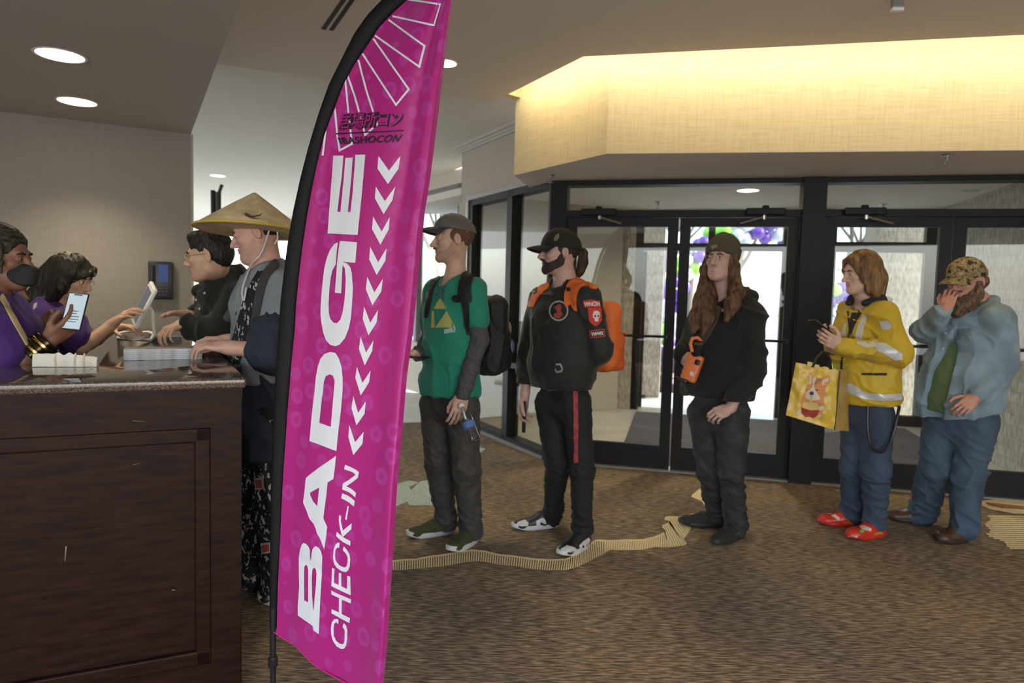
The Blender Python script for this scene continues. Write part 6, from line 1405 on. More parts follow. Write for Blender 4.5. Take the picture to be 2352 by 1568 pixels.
lay('noodles', [([cb([(450, 990), (470, 900), (600, 900), (620, 800), (650, 800), (650, 900), (760, 910), (800, 1040), (620, 1060), (520, 1030)])], 0)], BB, [mat('print_noodle', (.62, .42, .14), .6)], dg, off=.0026, step=7)
lay('dog_face', [([circ(*cb([(648, 722)])[0], 5, 4.4, 12)], 0), ([cb([(725, 650), (760, 640), (790, 655), (765, 670), (735, 668)])], 0), ([cb([(600, 770), (640, 785), (690, 770), (640, 795)])], 0)], BB, [M_dk], dg, off=.0034, step=7)
# purple and yellow wristbands, black cord at the hip
m = MB(); wv = nrm(F['wrR']-F['elR']); m.lathe(F['wrR']-wv*.03, [(.04, 0), (.041, .012), (.04, .022)], axis=wv, seg=20); m.build('wristband', [mat('yellow_band', (.5, .36, .05), .6)], F.o, smooth=True)
m = MB(); m.lathe(F['wrR']-wv*.055, [(.042, 0), (.043, .012), (.042, .022)], axis=wv, seg=20); m.build('wristband', [mat('purple_band', (.12, .05, .2), .6)], F.o, smooth=True)
m = MB(); Yc = F.at(2000, 1000, .215)[1]; m.tube(curve3([at(1994, 932, Yc-.01), at(1993, 980, Yc-.02), at(2000, 1020, Yc-.03), at(2018, 1038, Yc-.03), at(2036, 1030, Yc-.02), at(2050, 1000, Yc), at(2060, 960, Yc+.01), at(2066, 932, Yc)]), .0085, 8)
tag(m.build('cord_loop', [M_blk], None, smooth=True, origin=at(2018, 1038, Yc)), 'black cord looping below the hem of the yellow jacket', 'cord')

# ------------------------------------------------------------------ 5: denim shirt, camouflage cap, beard
F = Fig(4.18, 42, G(2140, 1220))
F.set(pel=(2200, 955), nk=(2246, 700), shL=(2292, 734, .22), shR=(2186, 732, -.23), elL=(2300, 842, .29, -.08), wrL=(2240, 912, .24, .12), elR=(2124, 762, -.28, .14), wrR=(2170, 714, -.06, .26), hpR=(2164, 970, -.10), hpL=(2246, 970, .10), knR=(2146, 1078, -.10, .05), knL=(2224, 1086, .10, .03))
feet(F, heR=(2142, 1205), toR=(2034, 1190), heL=(2224, 1242), toL=(2148, 1245)); ankle(F, 'R', 2118, 1170); ankle(F, 'L', 2212, 1198)
hd = (F.at(2219, 645, 0, .03), facing(66, 9), 1.03, dict(nose=1.1, wide=1.02, fat=.006)); sk = (0.52, 0.26, 0.19)
body(F, 'person in faded denim shirt and camouflage cap covering the mouth with one hand', 'person', sk, hd, dict(
    R=dict(d=V(.35, .12, 1.0), back=V(-.7, -.65, .15), curl=(.35, .6, .4), tb=.3, thumb=(.6, .75, -.3)), L=dict(d=V(-.8, -.3, -.55), back=V(-.3, -.8, .3), curl=(.5, .7, .5), tb=.5)), arm=.043)
eyes(F, (0.04, 0.05, 0.06), (0.14, 0.08, 0.05), (0, 1, -.3))
L = F.L; q_ = F.sc
MBD = hair_mat('greying_brown', (0.075, 0.042, 0.026), (0.20, 0.13, 0.085), (70, 70, 18), .6)
S = SDF(); S.chain([L(.07, .0, -.02), L(.068, .02, -.07), L(.05, .06, -.12), L(0, .085, -.15)], [.022, .034, .042, .045], .03); S.chain([L(-.07, .0, -.02), L(-.068, .02, -.07), L(-.05, .06, -.12), L(0, .085, -.15)], [.022, .034, .042, .045], .03); S.chain([L(0, .085, -.13), L(0, .085, -.19)], [.05, .022], .03); S.chain([L(-.03, .094, -.05), L(0, .108, -.046), L(.03, .094, -.05)], [.008, .012, .008], .01)
S.ell(L(0, .1, -.0615), V(.02, .02, .006)*q_, F.R, .004, 's')
piece(F, 'beard', S, .0042, MBD, st=(.006, (48, 48, 22), 3))
S = SDF()
S.ell(L(0, -.07, -.01), V(.082, .06, .06)*q_, F.R, .02); S.chain([L(.03, -.10, -.04), L(.0, -.135, -.055)], [.03, .012], .02); piece(F, 'hair', S, .004, MBD, st=(.005, (48, 48, 20), 5))
def camo():
    m = bpy.data.materials.new('camouflage_cloth'); m.use_nodes = True; nt = m.node_tree; b = nt.nodes['Principled BSDF']; b.inputs['Roughness'].default_value = .85
    tc = nt.nodes.new('ShaderNodeTexCoord'); n = nt.nodes.new('ShaderNodeTexNoise'); n.inputs['Scale'].default_value = 26; n.inputs['Detail'].default_value = 3; nt.links.new(tc.outputs['Object'], n.inputs['Vector'])
    r = nt.nodes.new('ShaderNodeValToRGB'); r.color_ramp.interpolation = 'CONSTANT'; e = r.color_ramp.elements; e[0].position = 0; e[0].color = (.02, .017, .012, 1); e[1].position = .40; e[1].color = (.16, .10, .045, 1)
    for p, c in ((.46, (.33, .24, .12, 1)), (.53, (.13, .13, .055, 1)), (.59, (.40, .30, .16, 1))): x = e.new(p); x.color = c
    nt.links.new(n.outputs['Fac'], r.inputs[0]); nt.links.new(r.outputs[0], b.inputs['Base Color']); return m
MC = camo(); cap(F, MC, None, tilt=.02, ln=.088, bz=.03, top=.136, rad=1.04)
M_gt = mat('sage_green_cotton', (0.12, 0.18, 0.08), .85, bump=.2, bscale=500)
S = SDF(); F.torso(S, [(-.08, .17, .14, .03), (.1, .175, .155, .045), (.35, .175, .158, .045), (.65, .165, .118, .025), (.85, .14, .09, 0), (.95, .10, .085, 0)], .06); S.plane(F.at(2180, 942), V(0, 0, -1))
ts = piece(F, 't_shirt', S, .0075, M_gt, wr=dict(amp=.003, freq=(8, 8, 6), seed=61))
M_dn = mat('faded_denim', (0.20, 0.275, 0.325), .85, bump=.35, bscale=300, var=.22, vscale=7, sheen=.1)
S = SDF(); F.torso(S, [(-.10, .20, .17, .02), (.1, .215, .19, .035), (.35, .215, .195, .04), (.65, .205, .155, .02), (.85, .175, .115, -.005), (.95, .11, .09, -.02)], .06)
for sd in 'LR':
    S.cone(lerp(F['nk'], F['sh'+sd], .35)-V(0, 0, .025), F['sh'+sd], .07, .08, .03); S.cone(F['sh'+sd], F['el'+sd], .084, .075, .025); S.cone(F['el'+sd], lerp(F['el'+sd], F['wr'+sd], .9), .073, .055, .025)
S.plane(F.at(2190, 942)+V(0, 0, -.01), nrm(V(.25, 0, -1))); S.cone(F['nk']+V(0, 0, .1), F['nk']+F.f*.05-V(0, 0, .0), .066, .064, .008, 's')
# the shirt hangs open: a wedge is missing in front
fc = lerp(F['pel'], F['nk'], .3); 
S.lcone(F.at(2118, 960, -.12, .30), F.at(2190, 745, -.035, .24), nrm(F.l), (.10, .13), (.03, .10), .01, 's')
jk = piece(F, 'denim_shirt', S, .0065, M_dn, wr=dict(amp=.009, freq=(8, 8, 8), seed=71)); B5 = bvh_of(jk)
S = SDF(); nk = F['nk']; S.chain([nk+F.f*.13+F.l*.06-V(0, 0, .05), nk+F.f*.05+F.l*.10-V(0, 0, .005), nk-F.f*.05+F.l*.07+V(0, 0, .03), nk-F.f*.085+V(0, 0, .035), nk-F.f*.05-F.l*.07+V(0, 0, .03), nk+F.f*.05-F.l*.10, nk+F.f*.12-F.l*.06-V(0, 0, .04)], [.012, .024, .028, .03, .028, .024, .012], .02); piece(F, 'collar', S, .005, M_dn, parent=jk)
lay('chest_pocket', [([[(2192, 757), (2230, 753), (2238, 800), (2215, 812), (2190, 806)]], 0)], B5, [mat('denim_pocket', (.15, .21, .26), .85, bump=.3, bscale=300)], jk, off=.001, thick=.002, step=7); lay('pocket_flap', [([[(2186, 733), (2230, 729), (2246, 738), (2246, 750), (2236, 752), (2222, 744), (2205, 756), (2192, 756)]], 0)], B5, [M_dn], jk, off=.003, thick=.003, step=7)
M_snap = mat('pearl_snap', (.6, .58, .52), .3)
m = MB()
for (x, y) in ((2186, 728), (2172, 765), (2166, 800), (2160, 836), (2156, 872), (2152, 908)):
    h = B5.ray_cast(Vector(CAMP), Vector(nrm(ray(x, y))))
    if h[0] is not None: m.ball(np.array(h[0]), (.006, .006, .006), seg=10, rings=6)
if m.v: m.build('snap_buttons', [M_snap], jk, smooth=True)
M_bj5 = mat('worn_blue_denim', (0.05, 0.078, 0.115), .85, bump=.3, bscale=400, var=.22, vscale=9, stretch=(1, 1, .4))
trousers(F, M_bj5, (.108, .092, .076), (.175, .14), .06, wr=dict(amp=.008, freq=(9, 9, 17), seed=43), k=.06)
for sd in 'RL': shoe(F, sd, mat('brown_leather', (0.075, 0.032, 0.018), .4), mat('dark_brown_sole', (.03, .018, .013), .6), sole=.028, hgt=.10, wid=.052, toe=1.2, name='boot')
# ------------------------------------------------------------------ 6: conical hat
F = Fig(3.05, 30, V(-1.10, 3.08))
F.set(pel=(612, 915), nk=(616, 630), shL=(656, 672, .19), shR=(592, 662, -.19), elL=(628, 806, .26, .03), wrL=(525, 798, .16, .27), elR=(585, 795, -.2, .10), wrR=(526, 782, -.10, .25), hpR=(588, 940, -.085), hpL=(632, 940, .085), knR=(585, 1120, -.085, .02), knL=(634, 1130, .085, .02))
feet(F, heR=(640, 1345), toR=(548, 1350), heL=(690, 1372), toL=(592, 1385)); ankle(F, 'R', 600, 1300); ankle(F, 'L', 648, 1322)
hd = (F.at(588, 535, 0, .03), facing(78, 17), .98, dict(nose=1.1, wide=1.0, fat=.006)); sk = (0.55, 0.33, 0.26)
body(F, 'person in conical straw hat and grey-blue wrap jacket leaning on the counter', 'person', sk, hd, dict(L=dict(d=V(-1, -.15, .14), back=V(.1, -.25, 1), curl=(.55, .6, .4), tb=.6, thumb=(.4, .8, -.4)), R=dict(d=V(-1, .1, .02), back=V(0, .2, 1), curl=(.5, .7, .5), tb=.4)))
eyes(F, (0.05, 0.04, 0.03), (0.12, 0.07, 0.045), (0, 1, -.5), lid=.003)
L = F.L; q_ = F.sc
piece(F, 'stubble', jawfield(F), .003, mat('faint_stubble', (0.50, 0.30, 0.235), .6), (lambda R_: [R_.chain([L(x*.074, -.0, -.03), L(x*.06, .02, -.068), L(x*.03, .07, -.09), L(0, .09, -.1)], [.014, .022, .022, .022], .01) for x in (-1, 1)] and R_)(SDF()), off=.0012)
rg = SDF(); rg.ell(L(0, -.07, -.005), V(.08, .05, .055), F.R, .02)
piece(F, 'hair', jawfield(F), .003, hair_mat('dark_brown', (0.022, 0.014, 0.010), (0.055, 0.032, 0.02), (110, 110, 30), .5), rg, off=.006, st=(.0015, (90, 90, 40), 2))
ap = at(585, 443, 3.06); axh = nrm(V(.02, .07, 1)); MS = mat('woven_straw', (0.66, 0.52, 0.31), .8, var=.2, vscale=18, bump=.4, bscale=120); MSR = mat('straw_rim_binding', (0.55, 0.41, 0.07), .7)
hat = MB().lathe(ap-axh*.170, [(.245, .0), (.242, .004), (.17, .056), (.08, .120), (.012, .167), (.004, .171), (.008, .160), (.076, .112), (.166, .048), (.24, -.003)], axis=axh, seg=56).build('conical_hat', [MS], F.o, smooth=True)
rp = nrm(np.cross(axh, V(0, 1, 0))); rq = np.cross(axh, rp); MB().tube([ap-axh*.168+.244*(math.cos(a)*rp+math.sin(a)*rq) for a in np.linspace(0, 2*math.pi, 49)[:-1]], .0055, 8, closed=True).build('rim_binding', [MSR], hat, smooth=True)
lay('painted_mark', [([[(560, 492), (566, 489), (578, 496), (596, 494), (604, 488), (598, 496), (582, 500), (604, 503), (580, 503), (566, 498)]], 0)], bvh_of(hat), [mat('ink_mark', (.11, .07, .05), .8)], hat, off=.002, step=6)
m = MB(); m.tube(curve3([at(618, 530, 2.98), at(606, 568, 2.97), at(594, 590, 2.96), at(580, 602, 2.97)]), .0035, 6); m.tube([at(637, 532, 2.98), at(638, 548, 2.98), at(631, 560, 2.99)], .0035, 6); m.tube(curve3([at(580, 602, 2.97), at(566, 634, 2.90), at(556, 668, 2.86), at(560, 690, 2.86), at(566, 660, 2.87)]), .004, 6); m.build('chin_cord', [mat('white_cord', (.62, .60, .60), .8)], hat, smooth=True)
def scrawl(name, c0, c1, sc, th, red=None):
    """black cloth with rows of pale brush marks"""
    m = bpy.data.materials.new(name); m.use_nodes = True; nt = m.node_tree; b = nt.nodes['Principled BSDF']; b.inputs['Roughness'].default_value = .85; tc = nt.nodes.new('ShaderNodeTexCoord')
    mp = nt.nodes.new('ShaderNodeMapping'); mp.inputs['Scale'].default_value = (1, 1, .55); nt.links.new(tc.outputs['Object'], mp.inputs[0])
    n = nt.nodes.new('ShaderNodeTexNoise'); n.inputs['Scale'].default_value = sc; n.inputs['Detail'].default_value = 2; nt.links.new(mp.outputs[0], n.inputs['Vector'])
    n2 = nt.nodes.new('ShaderNodeTexNoise'); n2.inputs['Scale'].default_value = sc*.22; nt.links.new(tc.outputs['Object'], n2.inputs['Vector'])
    a = nt.nodes.new('ShaderNodeMath'); a.operation = 'GREATER_THAN'; a.inputs[1].default_value = th; nt.links.new(n.outputs['Fac'], a.inputs[0])
    g = nt.nodes.new('ShaderNodeMath'); g.operation = 'GREATER_THAN'; g.inputs[1].default_value = .5; nt.links.new(n2.outputs['Fac'], g.inputs[0])
    mu = nt.nodes.new('ShaderNodeMath'); mu.operation = 'MULTIPLY'; nt.links.new(a.outputs[0], mu.inputs[0]); nt.links.new(g.outputs[0], mu.inputs[1])
    mx = nt.nodes.new('ShaderNodeMix'); mx.data_type = 'RGBA'; mx.inputs['A'].default_value = (*c0, 1); mx.inputs['B'].default_value = (*c1, 1); nt.links.new(mu.outputs[0], mx.inputs['Factor']); nt.links.new(mx.outputs['Result'], b.inputs['Base Color']); return m
M_pat = scrawl('inked_black_cotton', (.008, .008, .010), (.42, .41, .40), 75, .55)
M_hao = mat('grey_blue_hemp', (0.215, 0.24, 0.265), .9, bump=.4, bscale=300, var=.12, vscale=10); M_navy = mat('navy_cotton', (0.018, 0.025, 0.042), .85, bump=.3, bscale=300, var=.2, vscale=10)
S = SDF(); F.torso(S, [(.1, .19, .14, .0), (.45, .195, .14, .01), (.72, .20, .135, .01), (.88, .175, .115, 0), (.96, .11, .09, -.01)], .05)
for sd in 'LR':
    S.cone(lerp(F['nk'], F['sh'+sd], .3)-V(0, 0, .02), F['sh'+sd], .07, .085, .03); S.cone(F['sh'+sd], lerp(F['sh'+sd], F['el'+sd], .74), .085, .09, .03)
S.plane(F.at(612, 870), V(0, 0, -1)); S.cone(F['nk']+V(0, 0, .1), F['nk']+F.f*.05, .062, .062, .008, 's')
jk = piece(F, 'wrap_jacket', S, .0065, M_hao, wr=dict(amp=.008, freq=(9, 9, 5), seed=81)); B6 = bvh_of(jk)
for sd in 'LR':
    S = SDF(); a, e, w = F['sh'+sd], F['el'+sd], F['wr'+sd]; S.cone(lerp(a, e, .72), e, .108, .094, .02); S.cone(e, lerp(e, w, .18), .094, .075, .02)
    slv = piece(F, 'sleeve_border', S, .006, M_navy, parent=jk, wr=dict(amp=.005, freq=(12, 12, 12), seed=4))
    S = SDF(); S.cone(lerp(e, w, .12), lerp(e, w, .30), .072, .062, .01); piece(F, 'printed_cuff', S, .006, M_pat, parent=jk)
lay('jacket_lapel', [([spl([(622, 604), (634, 598), (640, 612), (618, 640), (604, 690), (590, 760), (574, 800), (566, 790), (580, 730), (590, 670), (604, 628)])], 0)], B6, [mat('charcoal_band', (.055, .052, .055), .85)], jk, off=.003, thick=.004, step=8, maxd=.4)
lay('printed_front', [([[(606, 622), (592, 664), (580, 728), (566, 788), (552, 834), (530, 838), (520, 815), (536, 770), (556, 700), (576, 648), (592, 622)]], 0)], B6, [M_pat], jk, off=.002, step=8, maxd=.4)
S = SDF(); nk = F['nk']; S.chain([nk-F.f*.075+V(0, 0, .04), nk+F.l*.08+V(0, 0, .02), nk+F.f*.05+F.l*.075-V(0, 0, .03)], [.024, .024, .016], .02) or S.chain([nk-F.f*.075+V(0, 0, .04), nk+F.l*.08+V(0, 0, .02), nk+F.f*.07+F.l*.09-V(0, 0, .06), lerp(F['nk'], F['pel'], .35)+F.f*.16+F.l*.06], [.024, .024, .022, .02], .02); S.chain([nk-F.f*.075+V(0, 0, .04), nk-F.l*.08+V(0, 0, .02), nk+F.f*.07-F.l*.08-V(0, 0, .06), lerp(F['nk'], F['pel'], .35)+F.f*.16-F.l*.04], [.024, .024, .022, .02], .02); piece(F, 'jacket_lapel', S, .005, mat('charcoal_band', (.055, .052, .055), .85), parent=jk)
S = SDF(); F.torso(S, [(-.02, .17, .125, .0), (.4, .165, .13, .01), (.75, .15, .11, .03), (.86, .09, .06, .045)], .05); piece(F, 'printed_undershirt', S, .007, M_pat, wr=dict(amp=.006, freq=(9, 9, 7), seed=83))
S = SDF(); F.torso(S, [(-.50, .195, .135, .0), (-.2, .19, .135, .0), (.1, .185, .135, .0), (.24, .185, .135, .0)], .05); S.plane(at(600, 1036, 3.05), V(0, 0, -1)); piece(F, 'navy_apron', S, .0075, M_navy, wr=dict(amp=.009, freq=(9, 9, 3), seed=85))
tr = trousers(F, M_pat, (.105, .10, .095), (.16, .12), .05, wr=dict(amp=.008, freq=(9, 9, 8), seed=87)); B6t = bvh_of(tr)
its = [([[(584, 1098), (606, 1096), (609, 1122), (588, 1125)]], 0), ([[(599, 1247), (622, 1244), (622, 1268), (603, 1272)]], 0), ([[(606, 1026), (622, 1025), (622, 1038), (609, 1039)]], 0)]
rb_ = lay('printed_stamp', its, B6t, [mat('stamp_cream', (.42, .38, .36), .8)], tr, off=.003, step=8)
for s_ in ([(588, 1101), (603, 1100), (605, 1119), (591, 1121)], [(603, 1250), (619, 1248), (619, 1264), (606, 1267)]): lay('stamp_red', [([s_], 0)], B6t, [mat('stamp_red_ink', (.30, .05, .05), .8)], rb_, off=.006, step=8)
for sd in 'RL': shoe(F, sd, M_blk, mat('off_white_rubber', (.45, .42, .38), .6), sole=.034, hgt=.10, wid=.052)

# ------------------------------------------------------------------ 7: black varsity jacket, glasses
F = Fig(3.62, 18, V(-1.36, 3.66))
F.set(pel=(596, 905), nk=(512, 648, 0, .10), shL=(545, 690, .19, .06), shR=(486, 690, -.19, .08), elL=(492, 772, .24, .22), wrL=(424, 743, .17, .44), elR=(462, 752, -.22, .28), wrR=(446, 722, -.1, .40), hpR=(574, 935, -.085), hpL=(600, 935, .085), knR=(580, 1095, -.085), knL=(604, 1100, .085))
feet(F, heR=(630, 1248), toR=(560, 1246), heL=(652, 1268), toL=(576, 1274)); ankle(F, 'R', 606, 1206); ankle(F, 'L', 630, 1226)
hd = (at(479, 588, 3.44), facing(80, 8), 1.0, dict(nose=.9, wide=1.02, fat=.004, chin=.97)); sk = (0.56, 0.35, 0.24)
body(F, 'person with short black hair and glasses in black jacket leaning over the counter', 'person', sk, hd, dict(L=dict(d=V(-.45, -.75, -.25), back=V(-.3, -.5, .8), curl=(.6, .8, .5), tb=.4), R=dict(d=V(-.55, -.8, .1), back=V(0, .35, .9), curl=(.15, .25, .2), tb=.2, spread=.1)))
eyes(F, (0.02, 0.015, 0.012), (0.02, 0.015, 0.012), (0, 1, -.3)); glasses(F, mat('pale_gold_wire', (.62, .55, .42), .25, metal=.8), .022, .0016)
L = F.L; MHK = hair_mat('black', (0.008, 0.007, 0.007), (0.03, 0.027, 0.024), (110, 110, 40), .4)
S = SDF(); S.ell(L(0, -.02, .042), V(.080, .102, .094), F.R, .02); S.ell(L(0, .04, .098), V(.060, .046, .030), F.R, .03); S.ell(L(0, -.062, .0), V(.076, .056, .066), F.R, .03)
S.ell(L(0, .125, -.005), V(.09, .07, .078), F.R, .012, 's')
for x in (-1, 1): S.ell(L(x*.088, .02, -.03), V(.03, .05, .05), F.R, .01, 's')
piece(F, 'hair', S, .0035, MHK, st=(.0025, (80, 80, 40), 2))
M_vj = mat('black_wool', (0.0075, 0.0085, 0.0065), .9, bump=.4, bscale=350, sheen=.1)
S = SDF(); F.torso(S, [(.0, .17, .105, -.01), (.3, .19, .125, .0), (.6, .20, .14, .01), (.8, .20, .14, .01), (.92, .16, .11, 0), (.98, .1, .09, -.01)], .05)
for sd in 'LR': S.cone(lerp(F['nk'], F['sh'+sd], .35)-V(0, 0, .03), F['sh'+sd], .07, .08, .03); S.cone(F['sh'+sd], F['el'+sd], .083, .076, .03); S.cone(F['el'+sd], lerp(F['el'+sd], F['wr'+sd], .9), .074, .052, .03)
S.cone(F['nk']+V(-.02, 0, .1), F['nk']+F.f*.03, .058, .058, .008, 's')
jk = piece(F, 'black_jacket', S, .007, M_vj, wr=dict(amp=.009, freq=(9, 9, 9), seed=91))
S = SDF(); nk = F['nk']; S.chain([nk+F.f*.12+F.l*.05-V(0, 0, .05), nk+F.l*.10+V(0, 0, .0), nk-F.f*.07+V(0, 0, .04), nk-F.l*.10, nk+F.f*.12-F.l*.05-V(0, 0, .05)], [.026, .04, .05, .04, .026], .03); piece(F, 'hood', S, .006, M_vj, parent=jk, wr=dict(amp=.004, freq=(16, 16, 16), seed=5))
m = MB(); B7 = bvh_of(jk)
for (x, y) in ((451, 689), (459, 709), (470, 673)):
    h = B7.ray_cast(Vector(CAMP), Vector(nrm(ray(x, y))))
    if h[0] is not None: m.ball(np.array(h[0]), .007, seg=10, rings=6)
if m.v: m.build('snap_buttons', [mat('pale_snap', (.55, .5, .38), .3)], jk, smooth=True)
trousers(F, M_bkj, (.1, .08, .065), (.16, .12), .06)
for sd in 'RL': shoe(F, sd, M_blk, M_blk)

# ------------------------------------------------------------------ 8-10: desk staff in purple T-shirts
M_pur = mat('purple_cotton', (0.055, 0.016, 0.165), .85, bump=.2, bscale=500, var=.1, vscale=10, sheen=.1)
M_lan = mat('pale_lanyard', (.55, .45, .22), .7); M_nvj = mat('dark_work_trousers', (.02, .02, .026), .85)
F = Fig(2.70, 190, V(-2.02, 2.72))
F.set(pel=(-45, 905), nk=(-22, 694), shL=(0, 745, .18), shR=(-20, 752, -.19), elL=(30, 850, .22, .06), wrL=(96, 772, .14, .20), elR=(28, 848, -.16, .06), wrR=(112, 784, -.12, .26), hpR=(-60, 950, -.085), hpL=(-50, 950, .085), knR=(-55, 1150, -.085), knL=(-45, 1140, .085))
F.J['heR'] = V(-2.10, 2.62, 0); F.J['toR'] = V(-1.86, 2.68, 0); F.J['heL'] = V(-2.14, 2.80, 0); F.J['toL'] = V(-1.9, 2.86, 0); F.J['anR'] = V(-2.05, 2.63, .09); F.J['anL'] = V(-2.09, 2.81, .09)
hd = (F.at(6, 592, 0, .02), facing(-95, 4), 1.0, dict(nose=.9, wide=.95)); sk = (0.20, 0.095, 0.06)
body(F, 'person in purple T-shirt and black face mask holding up a phone behind the counter', 'person', sk, hd, dict(R=dict(d=V(.75, .1, .6), back=V(.2, -.5, -.8), curl=(.3, .5, .4), tb=.4, thumb=(.5, .8, -.3)), L=dict(d=V(.6, -.1, .8), back=V(-.6, .5, .3), curl=(.3, .6, .4), tb=.3, spread=.12)), lips=(.2, .08, .06))
eyes(F, (0.02, 0.012, 0.01), (0.01, 0.008, 0.007), (0, 1, -.1))
L = F.L
S = SDF(); S.ell(L(0, -.02, .042), V(.082, .104, .096), F.R, .02); S.ell(L(0, -.115, .03), V(.05, .05, .05), F.R, .02); S.ell(L(0, .125, -.0), V(.09, .075, .085), F.R, .012, 's')
for x in (-1, 1): S.ell(L(x*.09, .015, -.045), V(.03, .05, .05), F.R, .01, 's'); S.chain([L(x*.078, .03, .05), L(x*.082, .045, -.02), L(x*.08, .045, -.06)], [.01, .006, .003], .01)
piece(F, 'hair', S, .0035, hair_mat('black_sheen', (0.008, 0.007, 0.006), (0.05, 0.043, 0.03), (60, 8, 60), .4), st=(.0025, (80, 18, 80), 2))
Rm = SDF(); Rm.ell(L(0, .08, -.06), V(.06, .07, .046), F.R, .01); S = SDF(); head_sdf(S, F.T, F.R, F.sc, **{**F.kw, 'ears': False}); S.ell(L(0, .10, -.055), V(.03, .024, .048), F.R, .03); S.ell(L(0, .108, -.05), V(.010, .018, .04), F.R, .03)
mk = piece(F, 'face_mask', S, .003, mat('black_mask_fabric', (.012, .012, .014), .8, bump=.2, bscale=400), Rm, off=.004)
m = MB()
for x in (-1, 1): m.tube([L(x*.056, .06, -.03), L(x*.078, .02, -.004), L(x*.084, -.01, .02)], .0022, 6); m.tube([L(x*.05, .05, -.09), L(x*.074, .02, -.055), L(x*.086, -.02, -.035)], .0022, 6)
m.build('mask_loops', [M_blk], mk, smooth=True); MB().ball(L(.086, -.012, -.036), .0055, seg=12, rings=8).build('earring', [mat('pearl', (.7, .68, .62), .2)], F.o, smooth=True)
def tee(F, seed, prof=None):
    S = SDF(); F.torso(S, prof or [(-.05, .175, .14, .0), (.3, .175, .14, .01), (.7, .19, .14, .02), (.88, .165, .105, 0), (.96, .095, .08, -.01)], .05)
    for sd in 'LR': S.cone(lerp(F['nk'], F['sh'+sd], .35)-V(0, 0, .03), F['sh'+sd], .06, .068, .03); S.cone(F['sh'+sd], lerp(F['sh'+sd], F['el'+sd], .58), .07, .074, .025)
    S.cone(F['nk']+V(0, 0, .09), F['nk']+F.f*.03-V(0, 0, .01), .058, .058, .008, 's')
    return piece(F, 't_shirt', S, .0065, M_pur, wr=dict(amp=.007, freq=(9, 9, 6), seed=seed))
ts = tee(F, 101); B8 = bvh_of(ts)
lay('lanyard', [([[(4, 668), (14, 690), (34, 730), (56, 770), (72, 800), (74, 815), (66, 806), (50, 778), (28, 740), (8, 702), (0, 688)]], 0)], B8, [M_lan], ts, off=.004, thick=.002, step=8)
S = SDF(); nk = F['nk']; S.chain([nk-F.f*.07+V(0, 0, .05), nk-F.l*.075+V(0, 0, .035), nk+F.f*.07-F.l*.03-V(0, 0, .01)], [.02, .026, .02], .02); S.chain([nk-F.f*.07+V(0, 0, .05), nk+F.l*.075+V(0, 0, .035), nk+F.f*.07+F.l*.03-V(0, 0, .01)], [.02, .026, .02], .02); piece(F, 'neck_scarf', S, .004, mat('white_scarf', (.52, .54, .58), .85), wr=dict(amp=.003, freq=(25, 25, 25), seed=3))
trousers(F, M_nvj, (.1, .08, .065), (.15, .11), .06)
for sd in 'RL': shoe(F, sd, M_blk, M_blk)
wv = nrm(F['wrR']-F['elR']); m = MB()
for k, (o_, mi) in enumerate(((-.085, 0), (-.068, 1), (-.051, 0), (-.034, 1), (-.017, 0))): m.lathe(F['wrR']+wv*o_, [(.050, 0), (.054, .004), (.054, .012), (.050, .016)], axis=wv, seg=26, mi=mi)
m.build('bangle_stack', [mat('dark_bronze_bangle', (.03, .022, .012), .15, metal=.7), mat('gold_bangle', (.75, .52, .16), .18, metal=1.0)], F.o, smooth=True)
m = MB().lathe(F['wrL']-wv*.02, [(.036, 0), (.04, .02), (.038, .05), (.033, .055)], axis=nrm(F['wrL']-F['elL']), seg=20); m.build('grey_wrist_support', [mat('grey_support', (.16, .17, .14), .85)], F.o, smooth=True)
pc = at(172, 715, 2.64); pe = phone('phone', pc, at(181, 681, 2.66)-at(164, 747, 2.62), V(.12, -1, .05), 'phone with a lit pale screen held up behind the counter', w=.074, h=.15, screen=mat('lit_pale_screen', (.20, .25, .27), .25, emit=.23, ecol=(.74, .92, 1.0)))
m = MB(); yy = nrm(at(181, 681, 2.66)-at(164, 747, 2.62)); zz = V(.12, -1, .05); zz = nrm(zz-yy*(zz@yy)); xx = np.cross(yy, zz)
for k, (o_, w_) in enumerate(((.0, .03), (-.010, .022), (-.022, .045), (-.033, .045), (-.043, .03))): m.box(pc+yy*o_+zz*.0052, w_, .003, .0006, xx, yy, zz)
m.box(pc+yy*.066+zz*.0052, .03, .006, .0006, xx, yy, zz); m.build('screen_text', [mat('screen_grey', (.12, .16, .18), .4)], pe)

F = Fig(3.60, 184, V(-2.42, 3.62))
F.set(pel=(75, 905), nk=(128, 706, 0, .02), shL=(150, 735, .17, .05), shR=(160, 742, -.17, .05), elL=(205, 790, .19, .14), wrL=(262, 752, .1, .3), elR=(186, 800, -.2, .12), wrR=(256, 746, -.10, .32), hpR=(68, 935, -.08), hpL=(75, 935, .08), knR=(70, 1090, -.08), knL=(76, 1085, .08))
F.J['heR'] = V(-2.56, 3.54, 0); F.J['toR'] = V(-2.33, 3.54, 0); F.J['heL'] = V(-2.57, 3.70, 0); F.J['toL'] = V(-2.34, 3.70, 0); F.J['anR'] = V(-2.51, 3.54, .09); F.J['anL'] = V(-2.52, 3.70, .09)
hd = (F.at(166, 642, 0, .10), facing(-86, 12), .93, dict(nose=.85, wide=.95)); sk = (0.56, 0.36, 0.24)
body(F, 'person with long black hair in purple T-shirt reaching to tap the tablet', 'person', sk, hd, dict(R=dict(d=V(.75, -.1, .6), back=V(-.3, -.4, .8), curl=(.3, .5, .3), tb=.3, thumb=(.4, .85, -.3)), L=dict(d=V(.9, -.1, .1), back=V(0, 0, 1))), arm=.034)
eyes(F, (0.02, 0.015, 0.012), (0.02, 0.015, 0.012), (0, 1, -.1)); glasses(F, mat('pale_gold_wire', (.62, .55, .42), .25, metal=.8), .021, .0014)
